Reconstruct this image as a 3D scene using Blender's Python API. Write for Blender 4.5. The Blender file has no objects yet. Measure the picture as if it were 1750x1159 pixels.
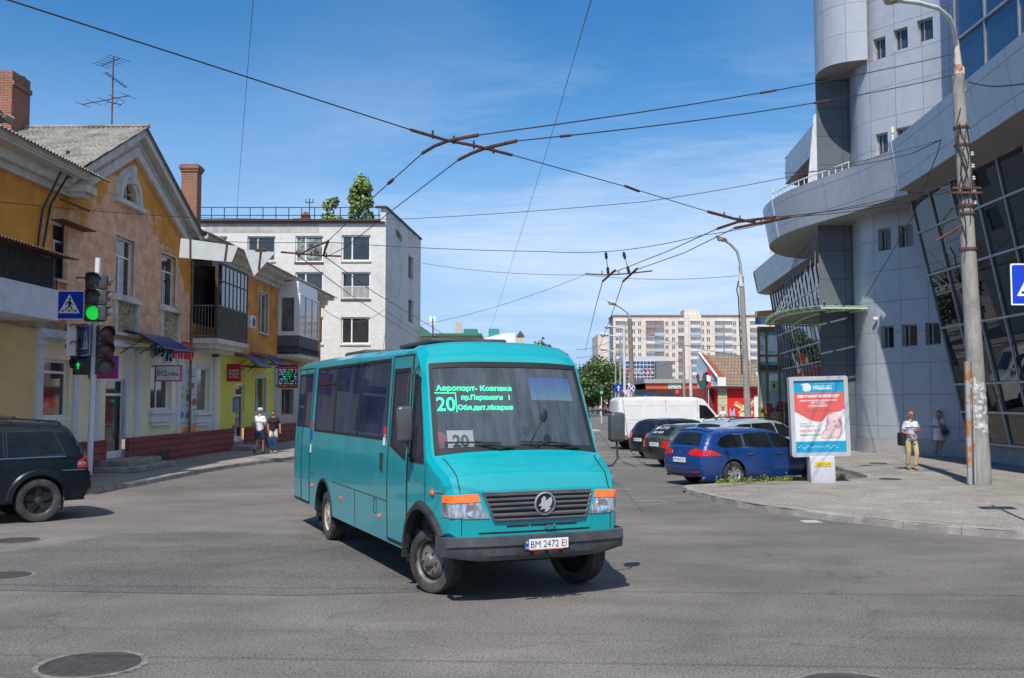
import bpy, bmesh, math, random
import numpy as np
from mathutils import Vector, Matrix, Euler
from mathutils.geometry import delaunay_2d_cdt
R = math.radians
sc = bpy.context.scene
COL = sc.collection

# ---------------------------------------------------------------- camera
H = 2.2
FPX = 1701.0
PITCH = math.atan(105.5/FPX)
cam_d = bpy.data.cameras.new('camera')
cam_d.sensor_width = 36.0; cam_d.lens = FPX*36/1750
cam_d.clip_end = 3000; cam_d.clip_start = .1
cam = bpy.data.objects.new('camera', cam_d); COL.objects.link(cam)
cam.location = (0, 0, H); cam.rotation_euler = (R(90)+PITCH, 0, 0)
sc.camera = cam
cam_d.dof.use_dof = False

# ---------------------------------------------------------------- light
SUN_AZ = R(14)      # direction the light travels, clockwise from +Y
SUN_EL = R(53)
ld = bpy.data.lights.new('sun', 'SUN'); ld.energy = 4.0; ld.angle = R(.55); ld.color = (1, .945, .86)
sun = bpy.data.objects.new('sun', ld); COL.objects.link(sun)
dirv = Vector((math.sin(SUN_AZ)*math.cos(SUN_EL), math.cos(SUN_AZ)*math.cos(SUN_EL), -math.sin(SUN_EL)))
sun.rotation_euler = dirv.to_track_quat('-Z', 'Y').to_euler()
sun.location = (-5, -20, 40)

w = bpy.data.worlds.new('World'); sc.world = w; w.use_nodes = True
nt = w.node_tree; nd = nt.nodes; lk = nt.links
bg = nd['Background']; bg.inputs['Strength'].default_value = .15
sky = nd.new('ShaderNodeTexSky'); sky.sky_type = 'NISHITA'; sky.sun_disc = False
sky.sun_elevation = SUN_EL; sky.sun_rotation = SUN_AZ+math.pi
sky.air_density = 1.0; sky.dust_density = .2; sky.ozone_density = 2.5; sky.altitude = 150
hs = nd.new('ShaderNodeHueSaturation'); hs.inputs['Saturation'].default_value = 1.36; hs.inputs['Value'].default_value = .74
lk.new(sky.outputs[0], hs.inputs['Color'])  # deeper blue in the middle band
# thin cirrus, laid on a flat layer high above (direction divided by its height)
tc = nd.new('ShaderNodeTexCoord'); sx = nd.new('ShaderNodeSeparateXYZ'); lk.new(tc.outputs['Generated'], sx.inputs[0])
mz = nd.new('ShaderNodeMath'); mz.operation = 'MAXIMUM'; mz.inputs[1].default_value = .03; lk.new(sx.outputs['Z'], mz.inputs[0])
az = nd.new('ShaderNodeMath'); az.operation = 'ADD'; az.inputs[1].default_value = .10; lk.new(mz.outputs[0], az.inputs[0])
dx = nd.new('ShaderNodeMath'); dx.operation = 'DIVIDE'; lk.new(sx.outputs['X'], dx.inputs[0]); lk.new(az.outputs[0], dx.inputs[1])
dy = nd.new('ShaderNodeMath'); dy.operation = 'DIVIDE'; lk.new(sx.outputs['Y'], dy.inputs[0]); lk.new(az.outputs[0], dy.inputs[1])
cx = nd.new('ShaderNodeCombineXYZ'); lk.new(dx.outputs[0], cx.inputs[0]); lk.new(dy.outputs[0], cx.inputs[1])
def noise(scale, det, rough, dist, loc, scl):
 mp = nd.new('ShaderNodeMapping'); mp.inputs['Location'].default_value = loc; mp.inputs['Scale'].default_value = scl
 mp.inputs['Rotation'].default_value = (0, 0, R(14))
 lk.new(cx.outputs[0], mp.inputs[0])
 n = nd.new('ShaderNodeTexNoise'); n.inputs['Scale'].default_value = scale; n.inputs['Detail'].default_value = det
 n.inputs['Roughness'].default_value = rough; n.inputs['Distortion'].default_value = dist
 lk.new(mp.outputs[0], n.inputs['Vector']); return n
n1 = noise(.9, 7, .60, .7, (3.1, 1.2, 0), (.8, 1.0, 1))
n2 = noise(.40, 3, .5, .3, (7.3, 2.6, 0), (1, .8, 1))
n3 = noise(9, 5, .65, .6, (1.3, 5.2, 0), (.6, 1.6, 1))
mA = nd.new('ShaderNodeMath'); mA.operation = 'MULTIPLY'; lk.new(n1.outputs['Fac'], mA.inputs[0]); lk.new(n2.outputs['Fac'], mA.inputs[1])
mC = nd.new('ShaderNodeMath'); mC.operation = 'MULTIPLY_ADD'; mC.inputs[1].default_value = .10; lk.new(n3.outputs['Fac'], mC.inputs[0]); lk.new(mA.outputs[0], mC.inputs[2])
cr = nd.new('ShaderNodeValToRGB'); cr.color_ramp.elements[0].position = .20; cr.color_ramp.elements[1].position = .41
cr.color_ramp.elements[0].color = (0, 0, 0, 1); cr.color_ramp.elements[1].color = (.72, .72, .72, 1)
lk.new(mC.outputs[0], cr.inputs[0])
def ramp1(src, a, b, lo, hi):
 m_ = nd.new('ShaderNodeMapRange'); m_.interpolation_type = 'SMOOTHSTEP'; m_.inputs['From Min'].default_value = a; m_.inputs['From Max'].default_value = b; m_.inputs['To Min'].default_value = lo; m_.inputs['To Max'].default_value = hi
 lk.new(src, m_.inputs[0]); return m_.outputs[0]
k1a = ramp1(sx.outputs['Z'], .24, .37, 1, .18); k1b = ramp1(sx.outputs['Z'], .50, .66, 0, 1.6); k1n = nd.new('ShaderNodeMath'); k1n.operation = 'MAXIMUM'; lk.new(k1a, k1n.inputs[0]); lk.new(k1b, k1n.inputs[1]); k1 = k1n.outputs[0]; k2 = ramp1(sx.outputs['X'], -.30, .02, .08, 1)  # dense bank straight overhead, out of view, added as fill light for shaded walls
km = nd.new('ShaderNodeMath'); km.operation = 'MULTIPLY'; lk.new(k1, km.inputs[0]); lk.new(k2, km.inputs[1])
kc = nd.new('ShaderNodeMath'); kc.operation = 'MULTIPLY'; lk.new(cr.outputs[0], kc.inputs[0]); lk.new(km.outputs[0], kc.inputs[1])
mix = nd.new('ShaderNodeMixRGB'); mix.inputs[2].default_value = (4.3, 4.8, 5.7, 1)
hz = nd.new('ShaderNodeMapRange'); hz.inputs['From Min'].default_value = 0; hz.inputs['From Max'].default_value = .34; hz.inputs['To Min'].default_value = .92; hz.inputs['To Max'].default_value = 0
hz.interpolation_type = 'SMOOTHSTEP'; lk.new(sx.outputs['Z'], hz.inputs[0])
hm = nd.new('ShaderNodeMixRGB'); hm.inputs[2].default_value = (2.0, 3.1, 4.9, 1); lk.new(hz.outputs[0], hm.inputs[0]); lk.new(hs.outputs[0], hm.inputs[1])
lk.new(kc.outputs[0], mix.inputs[0]); lk.new(hm.outputs[0], mix.inputs[1]); lk.new(mix.outputs[0], bg.inputs['Color'])

sc.view_settings.view_transform = 'Standard'; sc.view_settings.look = 'None'
sc.view_settings.exposure = 0.34; sc.view_settings.gamma = 1; sc.view_settings.use_curve_mapping = False
sc.render.engine = 'CYCLES'
sc.render.resolution_x = 1024; sc.render.resolution_y = 678

# ---------------------------------------------------------------- survey helpers (photo pixel -> point on a known plane)
CP, SP = math.cos(PITCH), math.sin(PITCH)
def ray(px, py):
 u = (px-875)/FPX; v = (579.5-py)/FPX
 return Vector((u, CP-v*SP, SP+v*CP))
def at(px, py, Y):
 r = ray(px, py); return Vector((0, 0, H))+r*(Y/r.y)
def gnd(px, py, z=0.0):
 r = ray(px, py); return Vector((0, 0, H))+r*((z-H)/r.z)
def onz(px, py, z): return gnd(px, py, z)
def onplane(px, py, P, n):
 r = ray(px, py); C = Vector((0, 0, H)); P = Vector(P); n = Vector(n)
 return C+r*((P-C).dot(n)/r.dot(n))

# ---------------------------------------------------------------- materials
MATS = {}
def M(name, col=(.5, .5, .5), rough=.6, metal=0.0, var=.12, scale=3.0, bump=0.0, bscale=30.0, coat=0.0, spec=.5,
      emit=0.0, col2=None, lo=.35, hi=.65, stretch=None, grime=None, gscale=1.2, glo=.55, ghi=.75):
 if name in MATS: return MATS[name]
 m = bpy.data.materials.new(name); m.use_nodes = True; MATS[name] = m
 t = m.node_tree; N = t.nodes; L = t.links; b = N['Principled BSDF']
 b.inputs['Roughness'].default_value = rough; b.inputs['Metallic'].default_value = metal
 b.inputs['Coat Weight'].default_value = coat; b.inputs['Coat Roughness'].default_value = .05
 b.inputs['Specular IOR Level'].default_value = spec
 c = Vector(col)
 tcn = N.new('ShaderNodeTexCoord'); src = tcn.outputs['Object']
 if stretch:
  mp = N.new('ShaderNodeMapping'); mp.inputs['Scale'].default_value = stretch; L.new(src, mp.inputs[0]); src = mp.outputs[0]
 n = N.new('ShaderNodeTexNoise'); n.inputs['Scale'].default_value = scale; n.inputs['Detail'].default_value = 6; n.inputs['Roughness'].default_value = .6
 L.new(src, n.inputs['Vector'])
 r = N.new('ShaderNodeValToRGB'); r.color_ramp.elements[0].position = lo; r.color_ramp.elements[1].position = hi
 a = c*(1-var); d = Vector(col2) if col2 else c*(1+var)
 r.color_ramp.elements[0].color = (*a, 1); r.color_ramp.elements[1].color = (*d, 1)
 L.new(n.outputs['Fac'], r.inputs[0]); out = r.outputs[0]
 if grime:
  n4 = N.new('ShaderNodeTexNoise'); n4.inputs['Scale'].default_value = gscale; n4.inputs['Detail'].default_value = 9; n4.inputs['Roughness'].default_value = .68
  L.new(tcn.outputs['Object'], n4.inputs['Vector'])
  r4 = N.new('ShaderNodeValToRGB'); r4.color_ramp.elements[0].position = glo; r4.color_ramp.elements[1].position = ghi
  L.new(n4.outputs['Fac'], r4.inputs[0])
  mx = N.new('ShaderNodeMixRGB'); mx.inputs[2].default_value = (*grime, 1); L.new(r4.outputs[0], mx.inputs[0]); L.new(out, mx.inputs[1]); out = mx.outputs[0]
 L.new(out, b.inputs['Base Color'])
 # uneven gloss
 rr = N.new('ShaderNodeMapRange'); rr.inputs['To Min'].default_value = max(0, rough*.82); rr.inputs['To Max'].default_value = min(1, rough*1.2)
 L.new(n.outputs['Fac'], rr.inputs[0]); L.new(rr.outputs[0], b.inputs['Roughness'])
 if bump > 0:
  n2 = N.new('ShaderNodeTexNoise'); n2.inputs['Scale'].default_value = bscale; n2.inputs['Detail'].default_value = 5
  L.new(tcn.outputs['Object'], n2.inputs['Vector'])
  bp = N.new('ShaderNodeBump'); bp.inputs['Strength'].default_value = bump; bp.inputs['Distance'].default_value = .02
  L.new(n2.outputs['Fac'], bp.inputs['Height']); L.new(bp.outputs[0], b.inputs['Normal'])
 if emit > 0:
  b.inputs['Emission Color'].default_value = (*col, 1); b.inputs['Emission Strength'].default_value = emit
 return m

def brickmat(name, c1, c2, mortar, bw, bh, ms=.012, rough=.85, off=.5, uv=False, plane='XZ', bump=.4, metal=0.0, grime=None, glo=.5, ghi=.7, squash=1.0, gscale=.5, spec=.3):
 if name in MATS: return MATS[name]
 m = bpy.data.materials.new(name); m.use_nodes = True; MATS[name] = m
 t = m.node_tree; N = t.nodes; L = t.links; b = N['Principled BSDF']
 b.inputs['Metallic'].default_value = metal; b.inputs['Specular IOR Level'].default_value = spec
 tcn = N.new('ShaderNodeTexCoord')
 if uv: src = tcn.outputs['UV']
 else:
  s = N.new('ShaderNodeSeparateXYZ'); L.new(tcn.outputs['Object'], s.inputs[0])
  c = N.new('ShaderNodeCombineXYZ')
  if plane == 'SUM':
   ad = N.new('ShaderNodeMath'); L.new(s.outputs[0], ad.inputs[0]); L.new(s.outputs[1], ad.inputs[1]); L.new(ad.outputs[0], c.inputs[0])
  else: L.new(s.outputs['XYZ'.index(plane[0])], c.inputs[0])
  L.new(s.outputs[2] if plane == 'SUM' else s.outputs['XYZ'.index(plane[1])], c.inputs[1]); src = c.outputs[0]
 br = N.new('ShaderNodeTexBrick'); br.offset = off; br.inputs['Scale'].default_value = 1; br.inputs['Mortar Size'].default_value = ms
 br.inputs['Brick Width'].default_value = bw; br.inputs['Row Height'].default_value = bh; br.inputs['Mortar Smooth'].default_value = .1
 br.inputs['Color1'].default_value = (*c1, 1); br.inputs['Color2'].default_value = (*c2, 1); br.inputs['Mortar'].default_value = (*mortar, 1)
 L.new(src, br.inputs['Vector'])
 n = N.new('ShaderNodeTexNoise'); n.inputs['Scale'].default_value = 2.2; n.inputs['Detail'].default_value = 8; n.inputs['Roughness'].default_value = .65
 L.new(tcn.outputs['Object'], n.inputs['Vector'])
 mr = N.new('ShaderNodeMapRange'); mr.inputs['To Min'].default_value = .78; mr.inputs['To Max'].default_value = 1.2; L.new(n.outputs['Fac'], mr.inputs[0])
 vm = N.new('ShaderNodeVectorMath'); vm.operation = 'SCALE'; L.new(br.outputs['Color'], vm.inputs[0]); L.new(mr.outputs[0], vm.inputs['Scale']); out = vm.outputs[0]
 if grime:
  n4 = N.new('ShaderNodeTexNoise'); n4.inputs['Scale'].default_value = gscale; n4.inputs['Detail'].default_value = 9; n4.inputs['Roughness'].default_value = .68
  L.new(tcn.outputs['Object'], n4.inputs['Vector'])
  r4 = N.new('ShaderNodeValToRGB'); r4.color_ramp.elements[0].position = glo; r4.color_ramp.elements[1].position = ghi
  L.new(n4.outputs['Fac'], r4.inputs[0])
  mx = N.new('ShaderNodeMixRGB'); mx.inputs[2].default_value = (*grime, 1); L.new(r4.outputs[0], mx.inputs[0]); L.new(out, mx.inputs[1]); out = mx.outputs[0]
 L.new(out, b.inputs['Base Color']); b.inputs['Roughness'].default_value = rough
 if bump:
  bp = N.new('ShaderNodeBump'); bp.inputs['Strength'].default_value = bump; bp.inputs['Distance'].default_value = .01; bp.invert = True
  L.new(br.outputs['Fac'], bp.inputs['Height']); L.new(bp.outputs[0], b.inputs['Normal'])
 return m

def glassmat(name, tint=(.25, .28, .3), dcol=(.25, .33, .40), rough=.02, dirt_haze=0.0, fmin=.06, ior=1.5):
 """thin glazing: a tinted see-through layer with a Fresnel gloss"""
 if name in MATS: return MATS[name]
 m = bpy.data.materials.new(name); m.use_nodes = True; MATS[name] = m
 t = m.node_tree; N = t.nodes; L = t.links; N.remove(N['Principled BSDF']); o = N['Material Output']
 tr = N.new('ShaderNodeBsdfTransparent'); tr.inputs[0].default_value = (*tint, 1)
 gl = N.new('ShaderNodeBsdfGlossy'); gl.inputs['Roughness'].default_value = rough
 df = N.new('ShaderNodeBsdfDiffuse'); df.inputs[0].default_value = (*dcol, 1)
 fr = N.new('ShaderNodeFresnel'); fr.inputs[0].default_value = ior
 ad = N.new('ShaderNodeMath'); ad.operation = 'ADD'; ad.inputs[1].default_value = fmin; L.new(fr.outputs[0], ad.inputs[0]); ad.use_clamp = True
 mx = N.new('ShaderNodeMixShader'); L.new(ad.outputs[0], mx.inputs[0])
 if dirt_haze > 0:
  tcn = N.new('ShaderNodeTexCoord'); mp = N.new('ShaderNodeMapping'); mp.inputs['Scale'].default_value = (1, 4.5, .8); L.new(tcn.outputs['Object'], mp.inputs[0])
  n = N.new('ShaderNodeTexNoise'); n.inputs['Scale'].default_value = 2.2; n.inputs['Detail'].default_value = 7; n.inputs['Roughness'].default_value = .65; L.new(mp.outputs[0], n.inputs['Vector'])
  r = N.new('ShaderNodeMapRange'); r.inputs['From Min'].default_value = .38; r.inputs['From Max'].default_value = .78; r.inputs['To Max'].default_value = dirt_haze; r.inputs['To Min'].default_value = dirt_haze*.42  # streaks are soiling, the even base is haze put into the diffuse colour
  L.new(n.outputs['Fac'], r.inputs[0])
  m2 = N.new('ShaderNodeMixShader'); L.new(r.outputs[0], m2.inputs[0]); L.new(tr.outputs[0], m2.inputs[1]); L.new(df.outputs[0], m2.inputs[2])
  L.new(m2.outputs[0], mx.inputs[1])
 else: L.new(tr.outputs[0], mx.inputs[1])
 L.new(gl.outputs[0], mx.inputs[2]); L.new(mx.outputs[0], o.inputs[0])
 return m

# ---------------------------------------------------------------- mesh builder
class MB:
 def __init__(s): s.v = []; s.f = []; s.m = []; s.uv = []; s.M = Matrix()
 def add(s, vs, fs, mi=0, uvs=None):
  o = len(s.v)
  for p in vs: s.v.append(tuple(s.M @ Vector(p)))
  flip = s.M.determinant() < 0
  for i, f in enumerate(fs):
   f = list(f)
   if flip: f = f[::-1]
   s.f.append([k+o for k in f]); s.m.append(mi)
  if uvs: s.uv += uvs
  else: s.uv += [(p[0]+p[1], p[2]) for p in vs]
 def box(s, a, b, mi=0):
  x0, y0, z0 = [min(a[i], b[i]) for i in range(3)]; x1, y1, z1 = [max(a[i], b[i]) for i in range(3)]
  s.add([(x0,y0,z0),(x1,y0,z0),(x1,y1,z0),(x0,y1,z0),(x0,y0,z1),(x1,y0,z1),(x1,y1,z1),(x0,y1,z1)],
              [(0,3,2,1),(4,5,6,7),(0,1,5,4),(1,2,6,5),(2,3,7,6),(3,0,4,7)], mi)
 def cbox(s, c, d, mi=0, rot=None):
  old = s.M
  if rot is not None: s.M = s.M @ Matrix.Translation(c) @ Euler(rot).to_matrix().to_4x4(); c = (0, 0, 0)
  s.box([c[i]-d[i]/2 for i in range(3)], [c[i]+d[i]/2 for i in range(3)], mi); s.M = old
 def rbox(s, c, d, r=.02, seg=3, mi=0, rot=None):
  bm = bmesh.new(); bmesh.ops.create_cube(bm, size=1)
  for v in bm.verts: v.co = Vector((v.co.x*d[0], v.co.y*d[1], v.co.z*d[2]))
  bmesh.ops.bevel(bm, geom=list(bm.edges), offset=r, segments=seg, affect='EDGES', profile=.5)
  T = Matrix.Translation(c)
  if rot is not None: T = T @ Euler(rot).to_matrix().to_4x4()
  bm.verts.index_update()
  s.add([T @ v.co for v in bm.verts], [[v.index for v in f.verts] for f in bm.faces], mi); bm.free()
 def poly(s, pts, mi=0):
  s.add(pts, [list(range(len(pts)))], mi)
 def prism(s, poly, a0, a1, axis='y', mi=0):
  """poly in the two other axes (ordered x,z for y / y,z for x / x,y for z)"""
  def P(u, v, a): return {'y': (u, a, v), 'x': (a, u, v), 'z': (u, v, a)}[axis]
  n = len(poly); vs = [P(u, v, a0) for u, v in poly]+[P(u, v, a1) for u, v in poly]
  ar = sum(poly[i][0]*poly[(i+1) % n][1]-poly[(i+1) % n][0]*poly[i][1] for i in range(n))
  fs = [(i, (i+1) % n, n+(i+1) % n, n+i) for i in range(n)]+[list(range(n))[::-1], [n+i for i in range(n)]]
  sgn = (ar > 0) ^ (axis == 'y') ^ (a1 < a0)
  if not sgn: fs = [list(f)[::-1] for f in fs]
  s.add(vs, fs, mi)
 def tube(s, pts, r, n=8, mi=0, cap=True, sq=False):
  pts = [Vector(p) for p in pts]; rs = r if isinstance(r, (list, tuple)) else [r]*len(pts)
  up = None; rings = []
  for i, p in enumerate(pts):
   t = (pts[min(i+1, len(pts)-1)]-pts[max(i-1, 0)])
   if t.length < 1e-9: t = Vector((0, 0, 1))
   t.normalize()
   if up is None: up = Vector((0, 0, 1)) if abs(t.z) < .9 else Vector((1, 0, 0))
   a = up-t*up.dot(t)
   if a.length < 1e-4: a = t.orthogonal()
   a.normalize(); bb = t.cross(a); up = a
   rings.append([p+(a*math.cos(2*math.pi*(k+.5*sq)/n)+bb*math.sin(2*math.pi*(k+.5*sq)/n))*rs[i] for k in range(n)])
  vs = [q for rg in rings for q in rg]; fs = []
  for i in range(len(pts)-1):
   for k in range(n): fs.append((i*n+k, i*n+(k+1) % n, (i+1)*n+(k+1) % n, (i+1)*n+k))
  if cap: fs.append(list(range(n))[::-1]); fs.append([(len(pts)-1)*n+k for k in range(n)])
  s.add(vs, fs, mi)
 def lathe(s, prof, c=(0, 0, 0), axis='z', n=24, mi=0, a0=0, a1=2*math.pi):
  vs = []; fs = []; full = abs(a1-a0-2*math.pi) < 1e-6; nn = n if full else n+1
  for (r, h) in prof:
   for k in range(nn):
    a = a0+(a1-a0)*k/n; u, v = r*math.cos(a), r*math.sin(a)
    q = {'z': (u, v, h), 'y': (u, h, v), 'x': (h, u, v)}[axis]
    vs.append((q[0]+c[0], q[1]+c[1], q[2]+c[2]))
  for i in range(len(prof)-1):
   for k in range(n):
    k2 = (k+1) % nn if full else k+1
    fs.append((i*nn+k, i*nn+k2, (i+1)*nn+k2, (i+1)*nn+k))
  s.add(vs, fs, mi)
 def ball(s, c, r, n=12, mi=0, rot=None, jit=0):
  r = (r, r, r) if not isinstance(r, (list, tuple)) else r
  vs = []; fs = []; m = n//2
  for i in range(m+1):
   th = math.pi*i/m
   for k in range(n):
    ph = 2*math.pi*k/n; q = 1+random.uniform(-jit, jit)
    vs.append(Vector((r[0]*math.sin(th)*math.cos(ph)*q, r[1]*math.sin(th)*math.sin(ph)*q, r[2]*math.cos(th)*q)))
  if rot is not None:
   E_ = Euler(rot).to_matrix(); vs = [E_ @ v for v in vs]
  vs = [v+Vector(c) for v in vs]
  for i in range(m):
   for k in range(n): fs.append((i*n+k, (i+1)*n+k, (i+1)*n+(k+1) % n, i*n+(k+1) % n))
  s.add(vs, fs, mi)
 def mesh(s, name, mats, smooth=30):
  me = bpy.data.meshes.new(name); me.from_pydata(s.v, [], s.f)
  if not isinstance(mats, (list, tuple)): mats = [mats]
  for m in mats: me.materials.append(m)
  me.polygons.foreach_set('material_index', s.m)
  uvl = me.uv_layers.new(name='UVMap')
  li = np.empty(len(me.loops), dtype=np.int32); me.loops.foreach_get('vertex_index', li)
  ua = np.array(s.uv, dtype=np.float32)[li]; uvl.data.foreach_set('uv', ua.ravel())
  me.validate(); me.update()
  if smooth:
   me.polygons.foreach_set('use_smooth', [True]*len(me.polygons))
   me.set_sharp_from_angle(angle=R(smooth))
  return me
 def cut(s):
  """close one piece; build_each links every piece as an object of its own"""
  if not hasattr(s, 'done'): s.done = []
  q = MB(); q.v, q.f, q.m, q.uv = s.v, s.f, s.m, s.uv
  s.done.append(q); s.v, s.f, s.m, s.uv = [], [], [], []
 def build_each(s, name, mats, parent=None, smooth=30, **kw):
  if s.v: s.cut()
  return [q.build(name, mats, parent, smooth, **kw) for q in s.done]
 def build(s, name, mats, parent=None, smooth=30, **kw):
  o = bpy.data.objects.new(name, s.mesh(name, mats, smooth)); COL.objects.link(o)
  if parent: o.parent = parent
  tag(o, **kw); return o

def tag(o, label=None, cat=None, group=None, kind=None):
 if label: o['label'] = label
 if cat: o['category'] = cat
 if group: o['group'] = group
 if kind: o['kind'] = kind
 return o
def thing(name, label, cat, loc=(0, 0, 0), rz=0, group=None):
 o = bpy.data.objects.new(name, None); COL.objects.link(o); o.location = loc; o.rotation_euler = (0, 0, rz)
 o.empty_display_size = .3
 return tag(o, label, cat, group)
def dup(o, parent=None, **kw):
 c = o.copy(); COL.objects.link(c)
 if parent: c.parent = parent
 for ch in [x for x in COL.objects if x.parent == o]: dup(ch, c)
 return tag(c, **kw)

def rect(x0, z0, x1, z1): return [(x0, z0), (x1, z0), (x1, z1), (x0, z1)]
def densify(poly, ds, closed=True):
 out = []; n = len(poly)
 for i in range(n if closed else n-1):
  a = Vector(poly[i]); b = Vector(poly[(i+1) % n]); k = max(1, int(math.ceil((b-a).length/ds)))
  for j in range(k): out.append(tuple(a+(b-a)*j/k))
 if not closed: out.append(tuple(poly[-1]))
 return out
def inpoly(P, poly):
 """vectorised point in polygon"""
 P = np.asarray(P); x, y = P[:, 0], P[:, 1]; r = np.zeros(len(P), bool); n = len(poly)
 for i in range(n):
  x0, y0 = poly[i]; x1, y1 = poly[(i+1) % n]
  if y0 == y1: continue
  c = ((y0 > y) != (y1 > y)) & (x < (x1-x0)*(y-y0)/(y1-y0)+x0); r ^= c
 return r
def segdist(P, poly, closed=True):
 P = np.asarray(P, float); d = np.full(len(P), 1e9); n = len(poly)
 for i in range(n if closed else n-1):
  a = np.array(poly[i], float); b = np.array(poly[(i+1) % n], float); ab = b-a; L = (ab**2).sum()
  if L < 1e-14: continue
  t = np.clip(((P-a)@ab)/L, 0, 1); q = a+t[:, None]*ab; d = np.minimum(d, np.sqrt(((P-q)**2).sum(1)))
 return d
def fillpoly(poly, grid, holes=(), extra=(), ds=None):
 """triangulate a 2-D polygon with interior points; returns points, triangles, boundary count"""
 bd = densify(poly, ds or grid); hb = [densify(h, ds or grid) for h in holes]
 pts = list(bd); edges = [(i, (i+1) % len(bd)) for i in range(len(bd))]
 for h in hb:
  o = len(pts); pts += h; edges += [(o+i, o+(i+1) % len(h)) for i in range(len(h))]
 A = np.array(bd); xs = np.arange(A[:, 0].min()+grid/2, A[:, 0].max(), grid); zs = np.arange(A[:, 1].min()+grid/2, A[:, 1].max(), grid)
 g = [(x, z) for x in xs for z in zs]+list(extra)
 if g:
  g = np.array(g); k = inpoly(g, bd) & (segdist(g, bd) > grid*.35)
  for h in hb: k &= ~inpoly(g, h) & (segdist(g, h) > grid*.35)
  pts += [tuple(q) for q in g[k]]
 V, E_, F_, *_ = delaunay_2d_cdt([Vector(q) for q in pts], edges, [], 0, 1e-6)
 V = [(v.x, v.y) for v in V]
 cen = np.array([[sum(V[i][0] for i in f)/3, sum(V[i][1] for i in f)/3] for f in F_])
 k = inpoly(cen, bd)
 for h in hb: k &= ~inpoly(cen, h)
 tris = []
 for f, ok in zip(F_, k):
  if not ok: continue
  a, b_, c = [V[i] for i in f]
  if (b_[0]-a[0])*(c[1]-a[1])-(c[0]-a[0])*(b_[1]-a[1]) < 0: f = f[::-1]
  tris.append(tuple(f))
 return V, tris, bd
def patch(mb, poly, fn, grid=.06, off=.004, skirt=.012, mi=0, flip=False, holes=(), ds=None):
 """a curved panel: polygon (a,b) laid through fn(a,b,off) with a turned-in edge"""
 V, T, bd = fillpoly(poly, grid, holes, ds=ds)
 pv = [fn(a, b, off) for a, b in V]
 if flip: T = [t[::-1] for t in T]
 mb.add(pv, T, mi)
 if skirt:
  for ring in [bd]+[densify(h, ds or grid) for h in holes]:
   n = len(ring); vs = [fn(a, b, off) for a, b in ring]+[fn(a, b, off-skirt) for a, b in ring]
   fs = [(i, n+i, n+(i+1) % n, (i+1) % n) for i in range(n)]
   if flip: fs = [f[::-1] for f in fs]
   mb.add(vs, fs, mi)
def fillet(pts, seg=7):
 """[(x,z,r)] open polyline with rounded corners"""
 out = []
 for i, p in enumerate(pts):
  P = Vector(p[:2]); r = p[2] if len(p) > 2 else 0
  if i == 0 or i == len(pts)-1 or r <= 0: out.append(tuple(P)); continue
  A = Vector(pts[i-1][:2])-P; B = Vector(pts[i+1][:2])-P; la, lb = A.length, B.length; A.normalize(); B.normalize()
  ang = math.acos(max(-1, min(1, A.dot(B)))); d = r/math.tan(ang/2) if ang > 1e-3 else 0
  d = min(d, la*.49, lb*.49)
  a = P+A*d; b = P+B*d
  for k in range(seg+1):
   t = k/seg; out.append(tuple(a*(1-t)**2+P*2*t*(1-t)+b*t*t))
 return out

# ---------------------------------------------------------------- text
def text_mesh(mb, body, h, fn, mi=0, align='CENTER', ext=0.0, wmax=None, bold=0.0, shear=0, spacing=1.0):
 """lettering through fn(x,y,o): x along, y up, o outwards. h = capital height"""
 cu = bpy.data.curves.new('lettering', 'FONT'); cu.body = body; cu.size = h/.73; cu.align_x = align; cu.align_y = 'CENTER' if '\n' in body else 'BOTTOM_BASELINE'
 cu.offset = bold; cu.resolution_u = 3; cu.shear = shear; cu.space_character = spacing
 o = bpy.data.objects.new('lettering', cu); COL.objects.link(o)
 dg = bpy.context.evaluated_depsgraph_get(); me = bpy.data.meshes.new_from_object(o.evaluated_get(dg))
 vs = [v.co.copy() for v in me.vertices]; fs = [list(p.vertices) for p in me.polygons]
 bpy.data.objects.remove(o); bpy.data.curves.remove(cu); bpy.data.meshes.remove(me)
 if not vs: return
 if wmax:
  x0 = min(v.x for v in vs); x1 = max(v.x for v in vs)
  k = wmax/(x1-x0);
  for v in vs: v.x *= k
 nrm = 1
 mb.add([fn(v.x, v.y, ext) for v in vs], fs, mi)
 if ext > .004:
  ed = {}
  for f in fs:
   for i in range(len(f)):
    a, b = f[i], f[(i+1) % len(f)]
    if (b, a) in ed: ed.pop((b, a))
    else: ed[(a, b)] = 1
  vv = []; ff = []
  for a, b in ed:
   o_ = len(vv); vv += [fn(vs[a].x, vs[a].y, ext), fn(vs[b].x, vs[b].y, ext), fn(vs[b].x, vs[b].y, 0), fn(vs[a].x, vs[a].y, 0)]
   ff.append((o_, o_+3, o_+2, o_+1))
  mb.add(vv, ff, mi)
def flat(o, ux, uy, n=None):
 """returns fn mapping (x,y,out) on a plane with origin o and axes"""
 o = Vector(o); ux = Vector(ux).normalized(); uy = Vector(uy).normalized(); n = Vector(n).normalized() if n is not None else ux.cross(uy)
 return lambda x, y, e=0: o+ux*x+uy*y+n*e
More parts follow.
